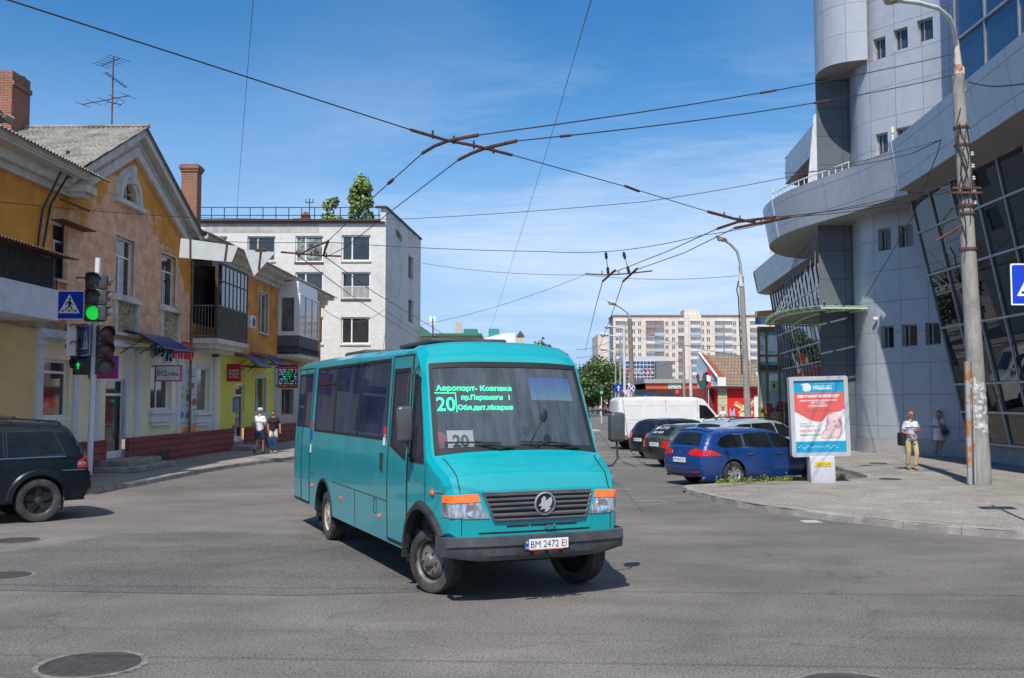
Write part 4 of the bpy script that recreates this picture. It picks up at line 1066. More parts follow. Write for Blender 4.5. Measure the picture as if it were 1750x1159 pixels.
# carved panels under the windows
carv = M('carved_relief', (.36, .30, .20), rough=.95, var=.5, scale=9, bump=1.0, bscale=16)
for a, b, c, d in W1[1:]:
 mb = MB(); xm = (a+b)/2+.05; w_ = (b-a)/2+.22
 mb.box((xm-w_-.06, -.32, c-.20), (xm+w_+.06, -.12, c-.07)); mb.box((xm-w_, -.24, c-1.15), (xm-w_+.13, -.12, c-.2)); mb.box((xm+w_-.13, -.24, c-1.15), (xm+w_, -.12, c-.2)); mb.box((xm-w_-.04, -.26, c-1.24), (xm+w_+.04, -.12, c-1.15))
 for k in range(26):
  mb.ball((xm+random.uniform(-.38, .38), -.14, c-.67+random.uniform(-.30, .26)), (.07, .05, .06), 6, 1)
 mb.box((xm-w_+.13, -.14, c-1.15), (xm+w_-.13, -.121, c-.2), 1)
 mb.build('relief_panel', [oldwhite, carv], house, 0)
# lunette: arched hood mould and frame
mb = MB(); K = 18
for (r0, r1, y0) in ((.52, .70, -.20), (.70, .86, -.26), (.86, .98, -.17)):
 vs = []
 for k in range(K+1):
  a = math.pi*k/K; c_, s_ = math.cos(a), math.sin(a)
  vs += [(lun[0]+r0*c_, y0, lun[1]+(r0+.10)*s_), (lun[0]+r1*c_, y0, lun[1]+(r1+.10)*s_), (lun[0]+r1*c_, -.11, lun[1]+(r1+.10)*s_), (lun[0]+r0*c_, -.11, lun[1]+(r0+.10)*s_)]
 mb.add(vs, [(4*k+j, 4*k+(j+1) % 4, 4*k+4+(j+1) % 4, 4*k+4+j) for k in range(K) for j in range(4)])
mb.box((lun[0]-1.05, -.30, lun[1]-.14), (lun[0]+1.05, -.121, lun[1])); mb.box((lun[0]-.12, -.34, lun[1]+.58), (lun[0]+.12, -.12, lun[1]+1.16))
mb.build('lunette_surround', M('lunette_white', (.60, .58, .53), rough=.85, var=.12), house, 20)
mb = MB(); mb.box((lun[0]-.5, -.0, lun[1]), (lun[0]+.5, .02, lun[1]+.65)); mb.build('lunette_glass', winglass, house, 0)
mb = MB(); mb.box((lun[0]-.03, -.06, lun[1]), (lun[0]+.03, -.01, lun[1]+.6)); mb.box((lun[0]-.5, -.06, lun[1]+.28), (lun[0]+.5, -.02, lun[1]+.32)); mb.build('lunette_bar', oldframe, house, 0)
# raking cornice of the gable
OV = .36; yb = -.12-OV
mb = MB()
def rake(xa, za, xb, zb, y0, y1, dn0, dn1, mi=0):
 """sloping beam between two feet, y0..y1, lying dn0..dn1 below the line"""
 vs = [(x, y, z-dn) for (x, z) in ((xa, za), (xb, zb)) for (y, dn) in ((y0, dn0), (y1, dn0), (y1, dn1), (y0, dn1))]
 mb.add(vs, [(0, 1, 2, 3), (7, 6, 5, 4), (0, 4, 5, 1), (1, 5, 6, 2), (2, 6, 7, 3), (3, 7, 4, 0)], mi)
fxL, fxR, fz = GX0-.55, GX1+.15, EAVE-.10
for sx_ in (0, 1):
 xa = fxL if sx_ == 0 else fxR
 rake(xa, fz, gcx, GPK+.28, yb, yb+.04, .02, .24); rake(xa, fz, gcx, GPK+.28, yb+.05, -.10, .10, .20); rake(xa+(.25 if sx_ == 0 else -.25), fz-.02, gcx, GPK+.10, yb+.22, -.10, .14, .36); rake(xa+(.5 if sx_ == 0 else -.5), fz-.02, gcx, GPK-.1, -.26, -.10, .10, .50)
mb.build('raking_cornice', M('cornice_white', (.60, .57, .50), rough=.9, var=.12, grime=(.28, .24, .19), gscale=1.4, glo=.52, ghi=.78), house, 0)
crn = MATS['cornice_white']
# horizontal eaves either side
for name, a, b in (('eave_cornice', X0-1.5, GX0-.05), ('eave_cornice', GX1+.1, XC+.5)):
 mb = MB(); mb.box((a, -.66, EAVE-.16), (b, .0, EAVE-.06)); mb.box((a, -.70, EAVE-.10), (b, -.66, EAVE+.06)); mb.box((a, -.30, EAVE-.42), (b, -.001, EAVE-.16)); mb.box((a, -.14, EAVE-.60), (b, -.002, EAVE-.42))
 mb.build(name, crn, house, 0)
for xx in (GX0+.05, GX1-.0):
 mb = MB(); mb.box((xx-.3, -.72, EAVE-.50), (xx+.3, -.125, EAVE-.30)); mb.box((xx-.22, -.55, EAVE-.62), (xx+.22, -.125, EAVE-.50)); mb.build('cornice_bracket', crn, house, 0)
# roofs
mb = MB(); corrug(mb, X0-1.6, GX0+.9, (-.85, EAVE+.02), (4.6, EAVE+2.3)); mb.build('roof', slate, house, 25)
mb = MB(); corrug(mb, GX1+.05, XC+.7, (-.85, EAVE+.02), (4.6, EAVE+2.1)); mb.build('roof', slate, house, 25)
mb = MB(); mb.box((X0-1.6, 4.5, EAVE+2.28), (GX0+2.5, 4.8, EAVE+2.42)); mb.build('ridge_flashing', M('zinc_flashing', (.55, .57, .6), rough=.4, metal=.3), house, 0)
# gable roof (ridge runs back from the street)
def slope(mb, xa, za, xb, zb, y0, y1, pitch=.16, amp=.025):
 n = int((y1-y0)/pitch*5); d = Vector((xb-xa, 0, zb-za)).normalized(); nr = Vector((-d.z, 0, d.x)) if xb > xa else Vector((d.z, 0, -d.x)); vs = []
 if nr.z < 0: nr = -nr
 for k in range(n+1):
  y = y0+(y1-y0)*k/n; o = amp*math.sin(2*math.pi*(y-y0)/pitch); A = Vector((xa, y, za))+nr*o; B = Vector((xb, y, zb))+nr*o
  vs += [A, B, A-nr*.012, B-nr*.012]
 fs = []
 for k in range(n):
  a = 4*k; fs += [(a, a+4, a+5, a+1), (a+2, a+3, a+7, a+6), (a, a+2, a+6, a+4), (a+1, a+5, a+7, a+3)]
 mb.add(vs, fs)
RX = (fxL-.12, fz+.03, gcx, GPK+.33)
mb = MB()
nrow = 5
for k in range(nrow):
 t0, t1 = k/nrow, (k+1)/nrow+.02
 slope(mb, RX[0]+(RX[2]-RX[0])*t0, RX[1]+(RX[3]-RX[1])*t0+.0+.015*k*0, RX[0]+(RX[2]-RX[0])*t1, RX[1]+(RX[3]-RX[1])*t1+.03, yb-.08, 6.5)
mb.build('gable_roof', slate, house, 25)
mb = MB(); slope(mb, fxR+.12, fz+.03, gcx, GPK+.33, yb-.08, 6.5); mb.build('gable_roof', slate, house, 25)
mb = MB(); mb.tube([(gcx, yb-.12, GPK+.38), (gcx, 6.5, GPK+.38)], .07, 8); mb.build('ridge_cap', slate, house)
mb = MB()
for k in range(30):
 mb.cbox((GX0+.7+random.uniform(-.6, .7), 3.2+random.uniform(-.9, .9), EAVE+1.85+random.uniform(-.1, .25)), (.25, .2, .08), rot=(random.random(), random.random(), 3*random.random()))
mb.build('broken_tile', slate, house, 0, kind='stuff')
# chimneys (stand on the house: parts of it)
def chimney(px0, px1, pyt, pyb, off, dep, cap=True):
 x0, z1 = FL(px0, pyt, off); x1 = FL(px1, pyt, off)[0]; z0 = EAVE-.2
 return x0, x1, z0, z1
x0, z1 = FL(311, 277, -3.0); x0 += 2.0; z1 += .35; x1 = x0+.62
mb = MB(); mb.box((x0, 3.0, EAVE+.2), (x1, 3.75, z1-.3)); mb.box((x0-.05, 2.95, z1-.3), (x1+.05, 3.80, z1-.18)); mb.box((x0-.10, 2.90, z1-.18), (x1+.10, 3.85, z1-.04)); mb.box((x0-.03, 2.97, z1-.04), (x1+.03, 3.78, z1+.04))
mb.build('chimney', brick, house, 0)
p = onplane(53, 124, LP+LN*(-3.4), LN)-LP; x1, z1 = p.dot(LD), p.z-.3
mb = MB(); mb.box((x1-1.1, 3.4, EAVE+.8), (x1, 4.9, z1-.45)); mb.box((x1-1.1, 3.35, z1-.45), (x1+.03, 4.92, z1-.3)); mb.box((x1-1.1, 3.4, z1-.3), (x1-.01, 4.9, z1)); mb.box((x1-.4, 3.45, z1), (x1-.2, 4.7, z1+.07)); mb.box((x1-1.15, 3.36, EAVE+.8), (x1+.05, 4.95, EAVE+2.35))
mb.build('chimney', brick, house, 0)
# aerial
p = onplane(191, 214, LP+LN*(-3.0), LN)-LP; q = onplane(191, 95, LP+LN*(-3.0), LN)-LP; ax_, az0, az1 = p.dot(LD), GPK+.3, q.z
t = thing('tv_aerial', 'tall thin television aerial standing on the ridge of the old house', 'aerial', tuple(LP+LD*ax_+LN*(-3.0)+Vector((0, 0, az0))), LRZ)
mb = MB(); hh = az1-az0; mb.tube([(0, 0, 0), (.0, 0, hh)], .028, 6); mb.build('mast', rust, t)
mb = MB()
for z, an, ln, els in ((hh-.15, 1.0, 1.2, 6), (hh-.8, -.1, 1.5, 8), (hh-1.6, 1.25, 2.2, 5), (hh-1.75, -.9, .5, 3)):
 d = Vector((math.cos(an), math.sin(an), -.05)); e_ = Vector((-d.y, d.x, 0)); mb.tube([Vector((0, 0, z))-d*ln*.35, Vector((0, 0, z))+d*ln*.65], .017, 5)
 for k in range(els):
  c = Vector((0, 0, z))+d*ln*(-.33+.97*k/max(1, els-1)); w_ = .45-.02*k if els < 7 else .12; mb.tube([c-e_*w_, c+e_*w_], .010, 4)
 mb.cut()
mb.build_each('antenna_element', iron, t)
# downpipe and hanging bits of cable
mb = MB(); x = GX1+.12; mb.tube([(x, -.14, EAVE-.3), (x, -.14, .6)], .05, 8); mb.build('downpipe', M('dull_brown_pipe', (.17, .12, .09), rough=.8, var=.4, scale=6), house)
mb = MB(); x = FL(62, 400)[0]
mb.tube([(x+.2, -.5, EAVE-.2), (x+.1, -.1, EAVE-1.2), (x-.2, -.06, EAVE-3.0)], .03, 6); mb.cut(); mb.tube([(x+.6, -.5, EAVE-.2), (x+.5, -.1, EAVE-1.0), (x, -.06, EAVE-3.1)], .03, 6)
mb.build_each('drain_pipe', iron, house)
mb = MB(); a = FL(85, 340); mb.box((a[0], -.3, a[1]-.03), (a[0]+1.7, -.26, a[1]+.03)); mb.cut(); a = FL(78, 374); mb.box((a[0], -.5, a[1]-.03), (a[0]+1.9, -.12, a[1]+.0)); mb.build_each('rusty_bracket', rust, house, 0)

# ---- balconies
def rail(mb, a, b, z0, z1, n, r=.011):
 a = Vector(a); b = Vector(b); mb.tube([a+Vector((0, 0, z1)), b+Vector((0, 0, z1))], .022, 4); mb.tube([a+Vector((0, 0, z0)), b+Vector((0, 0, z0))], .018, 4)
 for k in range(n+1): p = a+(b-a)*k/n; mb.tube([p+Vector((0, 0, z0)), p+Vector((0, 0, z1))], r, 4)
D1 = 1.05; zs = FL(372, 578, D1)[1]; zr1 = FL(372, 522, D1)[1]; zt = FL(372, 450, D1)[1]
slab = MB(); slab.box((dx0, -D1-.05, zs-.18), (dx1, 0, zs)); slab.box((dx0+.15, -D1+.1, zs-.36), (dx1-.15, 0, zs-.18)); slab.box((dx0+.4, -D1+.4, zs-.5), (dx1-.4, 0, zs-.36))
b1 = slab.build('balcony', oldwhite, house, 0, label='balcony with a dark wooden glazed enclosure and slim railing')
mb = MB(); rail(mb, (dx0+.05, 0, 0), (dx0+.05, -D1, 0), zs+.08, zr1, 9); rail(mb, (dx0+.05, -D1, 0), (dx1-.05, -D1, 0), zs+.08, zr1, 30); rail(mb, (dx1-.05, -D1, 0), (dx1-.05, 0, 0), zs+.08, zr1, 9)
mb.build('railing', M('railing_grey', (.20, .19, .17), rough=.7, var=.2), b1)
mb = MB(); mb.box((dx0+.08, -D1+.04, zs+.02), (dx1-.1, -D1+.06, zr1)); mb.build('screen_board', M('old_board', (.06, .045, .04), rough=.9, var=.4, scale=5), b1, 0)
mb = MB(); mb.box((dx0, -D1, zt), (dx1, 0, zt+.10));
for x in (dx0+.04, dx1-.04): mb.box((x-.05, -D1, zs), (x+.05, -D1+.1, zt))
n = 8
for k in range(1, n): x = dx0+(dx1-dx0)*k/n; mb.box((x-.025, -D1, zr1), (x+.025, -D1+.06, zt))
mb.box((dx0, -D1+.001, zr1-.03), (dx1, -D1+.07, zr1+.04)); mb.box((dx0, -D1+.002, zt-.62), (dx1, -D1+.05, zt-.57))
mb.box((dx0, -D1, zt), (dx0+.05, 0, zt-.1)); mb.build('enclosure_frame', darkframe, b1, 0)
mb = MB(); mb.box((dx0+(dx1-dx0)*.12, -D1+.02, zr1), (dx1-.1, -D1+.03, zt)); mb.build('pane', winglass2, b1, 0)
mb = MB()
for k in (1, 3, 4, 6): x = dx0+(dx1-dx0)*k/n; mb.box((x+.05, -D1+.10, zr1+.05), (x+(dx1-dx0)/n-.05, -D1+.11, zt-.25)); mb.cut()
mb.build_each('curtain', M('net_curtain', (.45, .46, .47), rough=.9), b1, 0)
# oriel
ox0, ox1 = FL(475, 550)[0], FL(475, 550)[0]+4.3; D2 = 1.1
oz0, oz1, oz2, oz3 = FL(514, 612, D2)[1], FL(514, 572, D2)[1], FL(514, 504, D2)[1], EAVE-.4
o = MB(); o.box((ox0, -D2, oz0), (ox1, 0, oz0+.18)); b2 = o.build('balcony', oldwhite, house, 0, label='balcony boxed in with white window frames and grey metal siding')
mb = MB(); mb.box((ox0+.02, -D2+.02, oz0+.18), (ox1-.02, 0, oz1-.02)); mb.build('siding', brickmat('ribbed_siding', (.12, .13, .15), (.13, .14, .16), (.07, .075, .09), .14, 20, .02, off=0, plane='SUM'), b2, 0)
mb = MB(); rail(mb, (ox0-.04, 0, 0), (ox0-.04, -D2-.04, 0), oz0+.25, oz0+.55, 10); rail(mb, (ox0-.04, -D2-.04, 0), (ox1, -D2-.04, 0), oz0+.25, oz0+.55, 26); mb.build('railing', iron, b2)
mb = MB(); mb.box((ox0, -D2+.001, oz1-.05), (ox1, 0, oz1)); mb.box((ox0, -D2, oz2), (ox1, 0, oz2+.08)); mb.box((ox0+.04, -D2+.1, oz2+.08), (ox1-.04, 0, oz3+.2))
for x in (ox0, ox0+1.35, ox0+2.8, ox1-.12): mb.box((x, -D2+.002, oz1), (x+.12, -D2+.1, oz2))
mb.box((ox0+.001, -D2+.1, oz1), (ox0+.08, -D2+.3, oz2)); mb.box((ox0+.001, -.18, oz1), (ox0+.08, 0, oz2)); mb.box((ox0+.002, -D2+.3, oz1), (ox0+.07, -.18, oz1+.15)); mb.box((ox0+.002, -D2+.3, oz2-.15), (ox0+.07, -.18, oz2))
mb.build('frame', pvc, b2, 0)
mb = MB(); mb.box((ox0+.03, -D2+.04, oz1), (ox1-.03, -D2+.05, oz2)); mb.box((ox0+.03, -D2+.05, oz1), (ox0+.04, -.02, oz2)); mb.build('pane', winglass2, b2, 0)
# near balcony at the left edge
D3 = 1.25; nx1 = FL(100, 500, D3)[0]; nz0 = FL(20, 535, D3)[1]; nz1 = FL(20, 478, D3)[1]; nz2 = FL(20, 418, D3)[1]
o = MB(); o.box((X0-2, -D3, nz0), (nx1, -D3+.10, nz1)); o.box((X0-2, -D3+.10, nz0), (nx1, 0, nz0+.14)); o.box((nx1-.10, -D3+.10, nz0+.14), (nx1, 0, nz1-.002))
b3 = o.build('balcony', M('white_balcony_panel', (.55, .58, .64), rough=.6, var=.06, grime=(.35, .36, .38), gscale=2), house, 0, label='balcony with a white front panel and dark slatted railing at the left edge')
mb = MB(); rail(mb, (X0-1.9, -D3+.03, 0), (nx1-.04, -D3+.03, 0), nz1, nz2, 46, .016); rail(mb, (nx1-.04, -D3+.03, 0), (nx1-.04, 0, 0), nz1, nz2, 10, .016); mb.build('railing', iron, b3)
mb = MB(); mb.box((X0-1.9, -D3+.10, nz1), (nx1-.1, -D3+.12, nz2-.03)); mb.build('screen_board', MATS['old_board'], b3, 0)
mb = MB(); corrug(mb, X0-2, nx1+.35, (-D3-.35, nz2+.02), (.0, nz2+.22), .13, .02); mb.build('canopy', rust, b3, 25)

# ---- ground floor
G0 = .13
secs = [(X0, FL(60, 640)[0], tan), (FL(60, 640)[0], FL(214, 640)[0], shopy), (FL(214, 640)[0], FL(376, 640)[0], shopg), (FL(376, 640)[0], FL(467, 640)[0], shopl), (FL(467, 640)[0], XC, greyp)]
WA = FR(72, 118, 612, 716); DA = FR(180, 214, 645, 778); WB = FR(257, 291, 624, 701); WC = FR(334, 357, 628, 704); DB = FR(397, 417, 655, 752); WD = FR(436, 454, 644, 706); WE = FR(481, 500, 664, 709); W0 = FR(-22, 5, 595, 800)
ops = [WA, DA, WB, WC, DB, WD, WE]
PZ = 1.0
for a, b, m_ in secs:
 h = [rect(o[0], o[2], o[1], o[3]) for o in ops if a < o[0] < b and o is not DA and o is not DB]
 dr = [o for o in (DA, DB) if a < o[0] < b]
 poly = [(a, PZ)]
 for o in dr: poly += [(o[0], PZ), (o[0], o[3]), (o[1], o[3]), (o[1], PZ)]
 poly += [(b, PZ), (b, SHOP), (a, SHOP)]
 mb = MB(); wall(mb, poly, h, -.02, .2)
 for o in dr: mb.box((o[0]-.001, -.02, PZ), (o[0]+.001, .25, o[3])); mb.box((o[1]-.001, -.02, PZ), (o[1]+.001, .25, o[3]))
 mb.build('ground_floor_wall', m_, house, 0)
px_ = [X0]
for o in (DA, DB): px_ += [o[0]-.1, o[1]+.1]
px_.append(XC)
for k in range(0, len(px_), 2):
 mb = MB(); mb.box((px_[k], -.14, G0-.1), (px_[k+1], .0, PZ-.02)); mb.box((px_[k], -.165, PZ-.02), (px_[k+1], -.02, PZ+.04)); mb.build('plinth', plinth, house, 0)
mb = MB(); vx = FL(275, 770)[0]; mb.box((vx-.45, -.16, .22), (vx+.45, -.13, .55)); mb.build('cellar_vent', inkm if 'inkm' in globals() else iron, house, 0)
mb = MB(); mb.box((X0, -.10, SHOP-.08), (GX0-.01, -.001, SHOP+.14)); mb.box((GX0-.01, -.20, SHOP-.08), (GX1, -.001, SHOP+.10)); mb.box((GX1, -.12, SHOP-.06), (XC, -.001, SHOP+.06)); mb.build('string_course', M('string_course', (.33, .24, .14), rough=.9, var=.3, grime=(.17, .13, .10), gscale=1.5), house, 0)
for i, px in enumerate((64, 126, 163, 215, 232, 303, 365)):
 x = FL(px, 640)[0]; w_ = .26; mb = MB(); mb.box((x-w_/2, -.10, PZ+.04), (x+w_/2, -.021, SHOP-.5)); mb.box((x-w_/2-.05, -.13, SHOP-.5), (x+w_/2+.05, -.021, SHOP-.34)); mb.box((x-w_/2-.03, -.12, PZ+.04), (x+w_/2+.03, -.021, PZ+.2)); mb.build('pilaster', lilac, house, 0)
mb = MB(); mb.box((FL(60, 640)[0], -.16, SHOP-.34), (FL(216, 640)[0], -.022, SHOP-.08)); mb.box((FL(60, 640)[0], -.24, SHOP-.30), (FL(216, 640)[0], -.161, SHOP-.20)); mb.build('shop_cornice', lilac, house, 0)
window(house, *WA, .08, (), (.78,), .09, winglass, pvc, name='shop_window', sill=.12)
window(house, *WB, .10, (.45,), (), .07, winglass, pvc, name='shop_window'); window(house, *WC, .10, (.3,), (), .06, winglass2, pvc, name='shop_window')
window(house, *WD, .10, (.4,), (), .06, winglass, pvc, name='shop_window'); w_ = window(house, *WE, .12, (.5,), (), .05, winglass, oldframe, name='shop_window')
mb = MB();
for k in range(9): x = WE[0]+(WE[1]-WE[0])*k/8; mb.tube([(x, -.05, WE[2]), (x, -.05, WE[3])], .014, 4)
mb.build('window_grille', iron, w_)
for o in (WB, WC, WD):
 mb = MB(); mb.box((o[0]-.12, -.20, o[2]-.12), (o[1]+.12, -.021, o[2]-.002)); mb.box((o[0]-.05, -.12, o[2]-.42), (o[1]+.05, -.021, o[2]-.12)); mb.box((o[0]-.02, -.15, o[2]-.52), (o[1]+.02, -.021, o[2]-.44)); mb.build('window_apron', lilac, house, 0)
 mb = MB(); mb.box((o[1], -.05, o[2]), (o[1]+.16, -.0215, o[3]+.1)); mb.box((o[0]-.08, -.05, o[3]), (o[1], -.0215, o[3]+.1)); mb.build('window_surround', lilac, house, 0)
def sdoor(o, m_, g):
 a = MB(); x0, x1, z0, z1 = o; z0 = .45; f = .10; y = .06
 a.box((x0, y, z0), (x0+f, y+.07, z1)); a.box((x1-f, y, z0), (x1, y+.07, z1)); a.box((x0+f, y+.002, z1-f), (x1-f, y+.068, z1)); a.box((x0+f, y+.002, z0), (x1-f, y+.068, z0+.22)); a.box((x0+f, y+.002, z1-.55), (x1-f, y+.068, z1-.47))
 d = a.build('shop_door', m_, house, 0); b = MB(); b.box((x0+f*.5, y+.03, z0+.1), (x1-f*.5, y+.04, z1-f*.5)); b.build('pane', g, d, 0)
 c = MB(); c.tube([(x1-f*.5, y-.05, 1.3), (x1-f*.5, y-.05, 1.75)], .015, 6); c.build('handle', chrome, d); return d
dA = sdoor(DA, pvc, winglass); dB = sdoor(DB, pvc, winglass)
mb = MB(); x0, x1 = DB[0]+.12, DB[0]+.62
for k, (c0, z0, z1) in enumerate(((0, 2.35, 3.25), (1, 1.75, 2.3), (0, 1.2, 1.7), (1, .75, 1.15))): mb.box((x0, .045, z0), (x1, .055, z1), c0)
mb.build('door_poster', [yellowm, M('poster_blue', (.02, .16, .38))], dB, 0)
# porch steps
for (o, w_, n_) in ((DA, 1.1, 2), (DB, .9, 1)):
 t = thing('door_steps', 'stone steps below the %s' % ('shop door under the blue awning' if o is DA else 'yellow shop door with blue poster'), 'steps', tuple(LP+LD*((o[0]+o[1])/2)+Vector((0, 0, G0))), LRZ)
 for k in range(n_):
  mb = MB(); e = (n_-1-k)*.34; mb.rbox((0, -.55-e/2+.0, .08+.16*k+.001), (o[1]-o[0]+w_+2*e, .9+e, .158), .02, 2); mb.build('step', kerbm, t, 20)
# ---- signs and shop things: each its own thing
def onwall(name, lab, cat, px, py, off=.05, group=None):
 u, z = FL(px, py, off); return thing(name, lab, cat, tuple(LP+LD*u+LN*off+Vector((0, 0, z))), LRZ, group), u, z
# big letters
cy = M('sign_cyan_edge', (.10, .45, .50), rough=.4); red2 = M('sign_red', (.55, .02, .05), rough=.4); nv = M('sign_navy', (.015, .02, .05), rough=.4)
t, u0, z0 = onwall('shop_letters', 'large shop letters, dark then red, on the wall beside the blue awning', 'sign', 262, 608, .12)
u1 = FL(328, 608, .12)[0]; hL = .62; zz = FL(300, 612, .12)[1]-z0; tot = u1-u0
f_ = flat((0, 0, zz+.0), (1, 0, 0), (0, 0, 1), (0, -1, 0))
cutx = tot*.42
for word, x0, x1, ma, mb_ in (('БУД', 0, cutx, nv, cy), ('СТИЛЬ', cutx+.05, tot, red2, white)):
 nn = len(word); cw = (x1-x0)/nn
 for i, ch in enumerate(word):
  a = MB(); text_mesh(a, ch, hL, lambda x, y, e=0: f_(x+x0+cw*(i+.5), y, e+.03), 0, wmax=cw*.82, ext=.06, bold=.012); a.build('letter', ma, t, 0)
  a = MB(); text_mesh(a, ch, hL*1.10, lambda x, y, e=0: f_(x+x0+cw*(i+.5), y-.04, e), 0, wmax=cw*.95, ext=.02, bold=.03); a.build('letter_edge', mb_, t, 0)
# projecting light box
def lightbox(lab, pl, pr, pt, pb, Y0off, cols, texts, name='shop_sign', th=.14):
 """board facing the camera, sticking out of the wall"""
 u, z1 = FL(pl, pt, 0.0);
 # near edge of the board lies on the wall line at u; its far end sticks out by d
 P = onplane(pl, pt, LP+LD*u, LD); Q = onplane(pr, pb, LP+LD*u, LD)
 d = (Q-P).dot(LN); h = P.z-Q.z
 t = thing(name, lab, 'sign', tuple(LP+LD*u+LN*.02+Vector((0, 0, Q.z))), LRZ)
 a = MB(); a.rbox((th/2, -d/2-.02, h/2), (th, d, h), .015, 2); a.build('box', cols[0], t, 20)
 f = flat((-.003, -.02, 0), (0, -1, 0), (0, 0, 1), (-1, 0, 0))
 b = MB(); m = .05*d
 b.poly([f(m, m), f(d-m, m), f(d-m, h-m), f(m, h-m)][::1], 0)
 for (tx, cx_, cy_, hh_, wm, mi) in texts: text_mesh(b, tx, hh_*h, lambda x, y, e=0: f(x+cx_*d, y+cy_*h, .003), mi, wmax=wm*d, bold=.004)
 b.build('face', cols[1:], t, 0)
 c = MB(); c.box((.03, .1, h*.9), (.07, -.02, h*.95)); c.build('bracket', iron, t, 0)
 return t
pinkf = M('sign_pink_frame', (.55, .06, .22), rough=.4)
lightbox('white light box sign with a pink frame, sticking out under the large shop letters', 263, 308, 624, 652, 0, [pinkf, M('sign_face_white', (.72, .74, .76)), nv, red2], [('БУД', .27, .36, .30, .36, 1), ('стиль', .68, .36, .22, .40, 2)])
t = lightbox('magenta shop sign behind the traffic light pole', 150, 197, 608, 647, 0, [M('sign_purple', (.10, .03, .40)), M('sign_magenta', (.60, .01, .16))], [])
lightbox('dark red square sign by the awnings of the yellow shop', 387, 409, 622, 652, 0, [M('sign_maroon', (.33, .01, .03)), M('sign_maroon_face', (.36, .012, .035)), M('sign_pale_text', (.7, .55, .5))], [('МОМЕНТ', .5, .55, .13, .8, 1), ('КРЕДИТ', .5, .36, .13, .8, 1), ('ДО ЗАРПЛАТИ', .5, .2, .08, .8, 1)])
# exchange-rate LED board
u, z1 = FL(470, 623, .0); P = onplane(476, 624, LP+LD*u, LD); Q = onplane(508, 663, LP+LD*u, LD); d = (Q-P).dot(LN); h = P.z-Q.z; d0 = (P-LP).dot(LN)
t = thing('exchange_rate_board', 'black led board with red, green and blue rows of figures', 'led board', tuple(LP+LD*u+LN*d0+Vector((0, 0, Q.z))), LRZ)
a = MB(); a.box((0, -d, 0), (.12, 0, h)); a.build('box', iron, t, 0)
f = flat((-.004, 0, 0), (0, -1, 0), (0, 0, 1), (-1, 0, 0)); b = MB(); random.seed(3)
for r_ in range(9):
 y = h*(.06+.1*r_)
 for k in range(14):
  x = d*(.05+.065*k); mi = (3 if r_ in (0, 8) else (1 if 4 < k < 10 else (0 if (r_+k) % 3 else 2)))
  if random.random() < .82: b.poly([f(x, y), f(x+d*.045, y), f(x+d*.045, y+h*.06), f(x, y+h*.06)], mi)
b.build('digits', [M('led_white', (.5, .7, .9), emit=.22), M('led_green2', (.02, .6, .15), emit=.25), M('led_blue', (.02, .12, .7), emit=.28), M('led_red', (.7, .02, .05), emit=.28)], t, 0)
a = MB(); a.tube([(.06, 0, h*.9), (.06, d0, h*.9)], .03, 6); a.cut(); a.tube([(.06, 0, h*.1), (.06, d0, h*.1)], .03, 6); a.build_each('bracket', iron, t)
# poster panel
x0, x1, z0, z1 = FR(303, 335, 627, 739)
t = thing('advert_panel', 'tall pale advert panel with small product pictures between shop windows', 'poster', tuple(LP+LD*x0+LN*.04+Vector((0, 0, z0))), LRZ)
a = MB(); wd_, ht_ = x1-x0, z1-z0; a.box((0, 0, 0), (wd_, .03, ht_)); a.build('board', M('poster_pale', (.42, .54, .55), var=.1), t, 0)
a = MB(); random.seed(11); f = flat((0, -.004, 0), (1, 0, 0), (0, 0, 1), (0, -1, 0))
a.poly([f(0, 0), f(wd_, 0), f(wd_, ht_*.07), f(0, ht_*.07)], 0); a.poly([f(wd_*.55, ht_*.07), f(wd_, ht_*.07), f(wd_, ht_*.13)], 0)
for cx_, cy_, s_, mi in ((.78, .72, .12, 3), (.2, .55, .15, 1), (.55, .53, .15, 2), (.85, .46, .16, 4), (.2, .27, .15, 5), (.5, .25, .13, 3), (.55, .75, .1, 1)):
 pts = [f(wd_*(cx_+s_*math.cos(a_)*random.uniform(.6, 1.1)), ht_*(cy_+s_*.5*math.sin(a_)*random.uniform(.6, 1.1))) for a_ in [k*math.pi/3 for k in range(6)]]; a.poly(pts, mi)
for cx_, cy_ in ((.5, .93), (.8, .86), (.2, .66), (.5, .62), (.8, .57), (.15, .38), (.45, .4), (.8, .33)): a.poly([f(wd_*(cx_-.12), ht_*cy_), f(wd_*(cx_+.12), ht_*(cy_+.005)), f(wd_*(cx_+.12), ht_*(cy_+.018)), f(wd_*(cx_-.12), ht_*(cy_+.013))], 6)
text_mesh(a, 'ВСЕ ДЛЯ РЕМОНТУ', ht_*.022, lambda x, y, e=0: f(x+wd_*.4, y+ht_*.12, .002), 6, wmax=wd_*.7)
a.build('print', [M('print_orange', (.7, .28, .08)), M('print_green', (.30, .42, .05)), M('print_dark', (.06, .10, .08)), M('print_grey', (.15, .12, .13)), M('print_brown', (.25, .10, .04)), M('print_blue', (.03, .2, .55)), M('print_red', (.55, .05, .08))], t, 0)
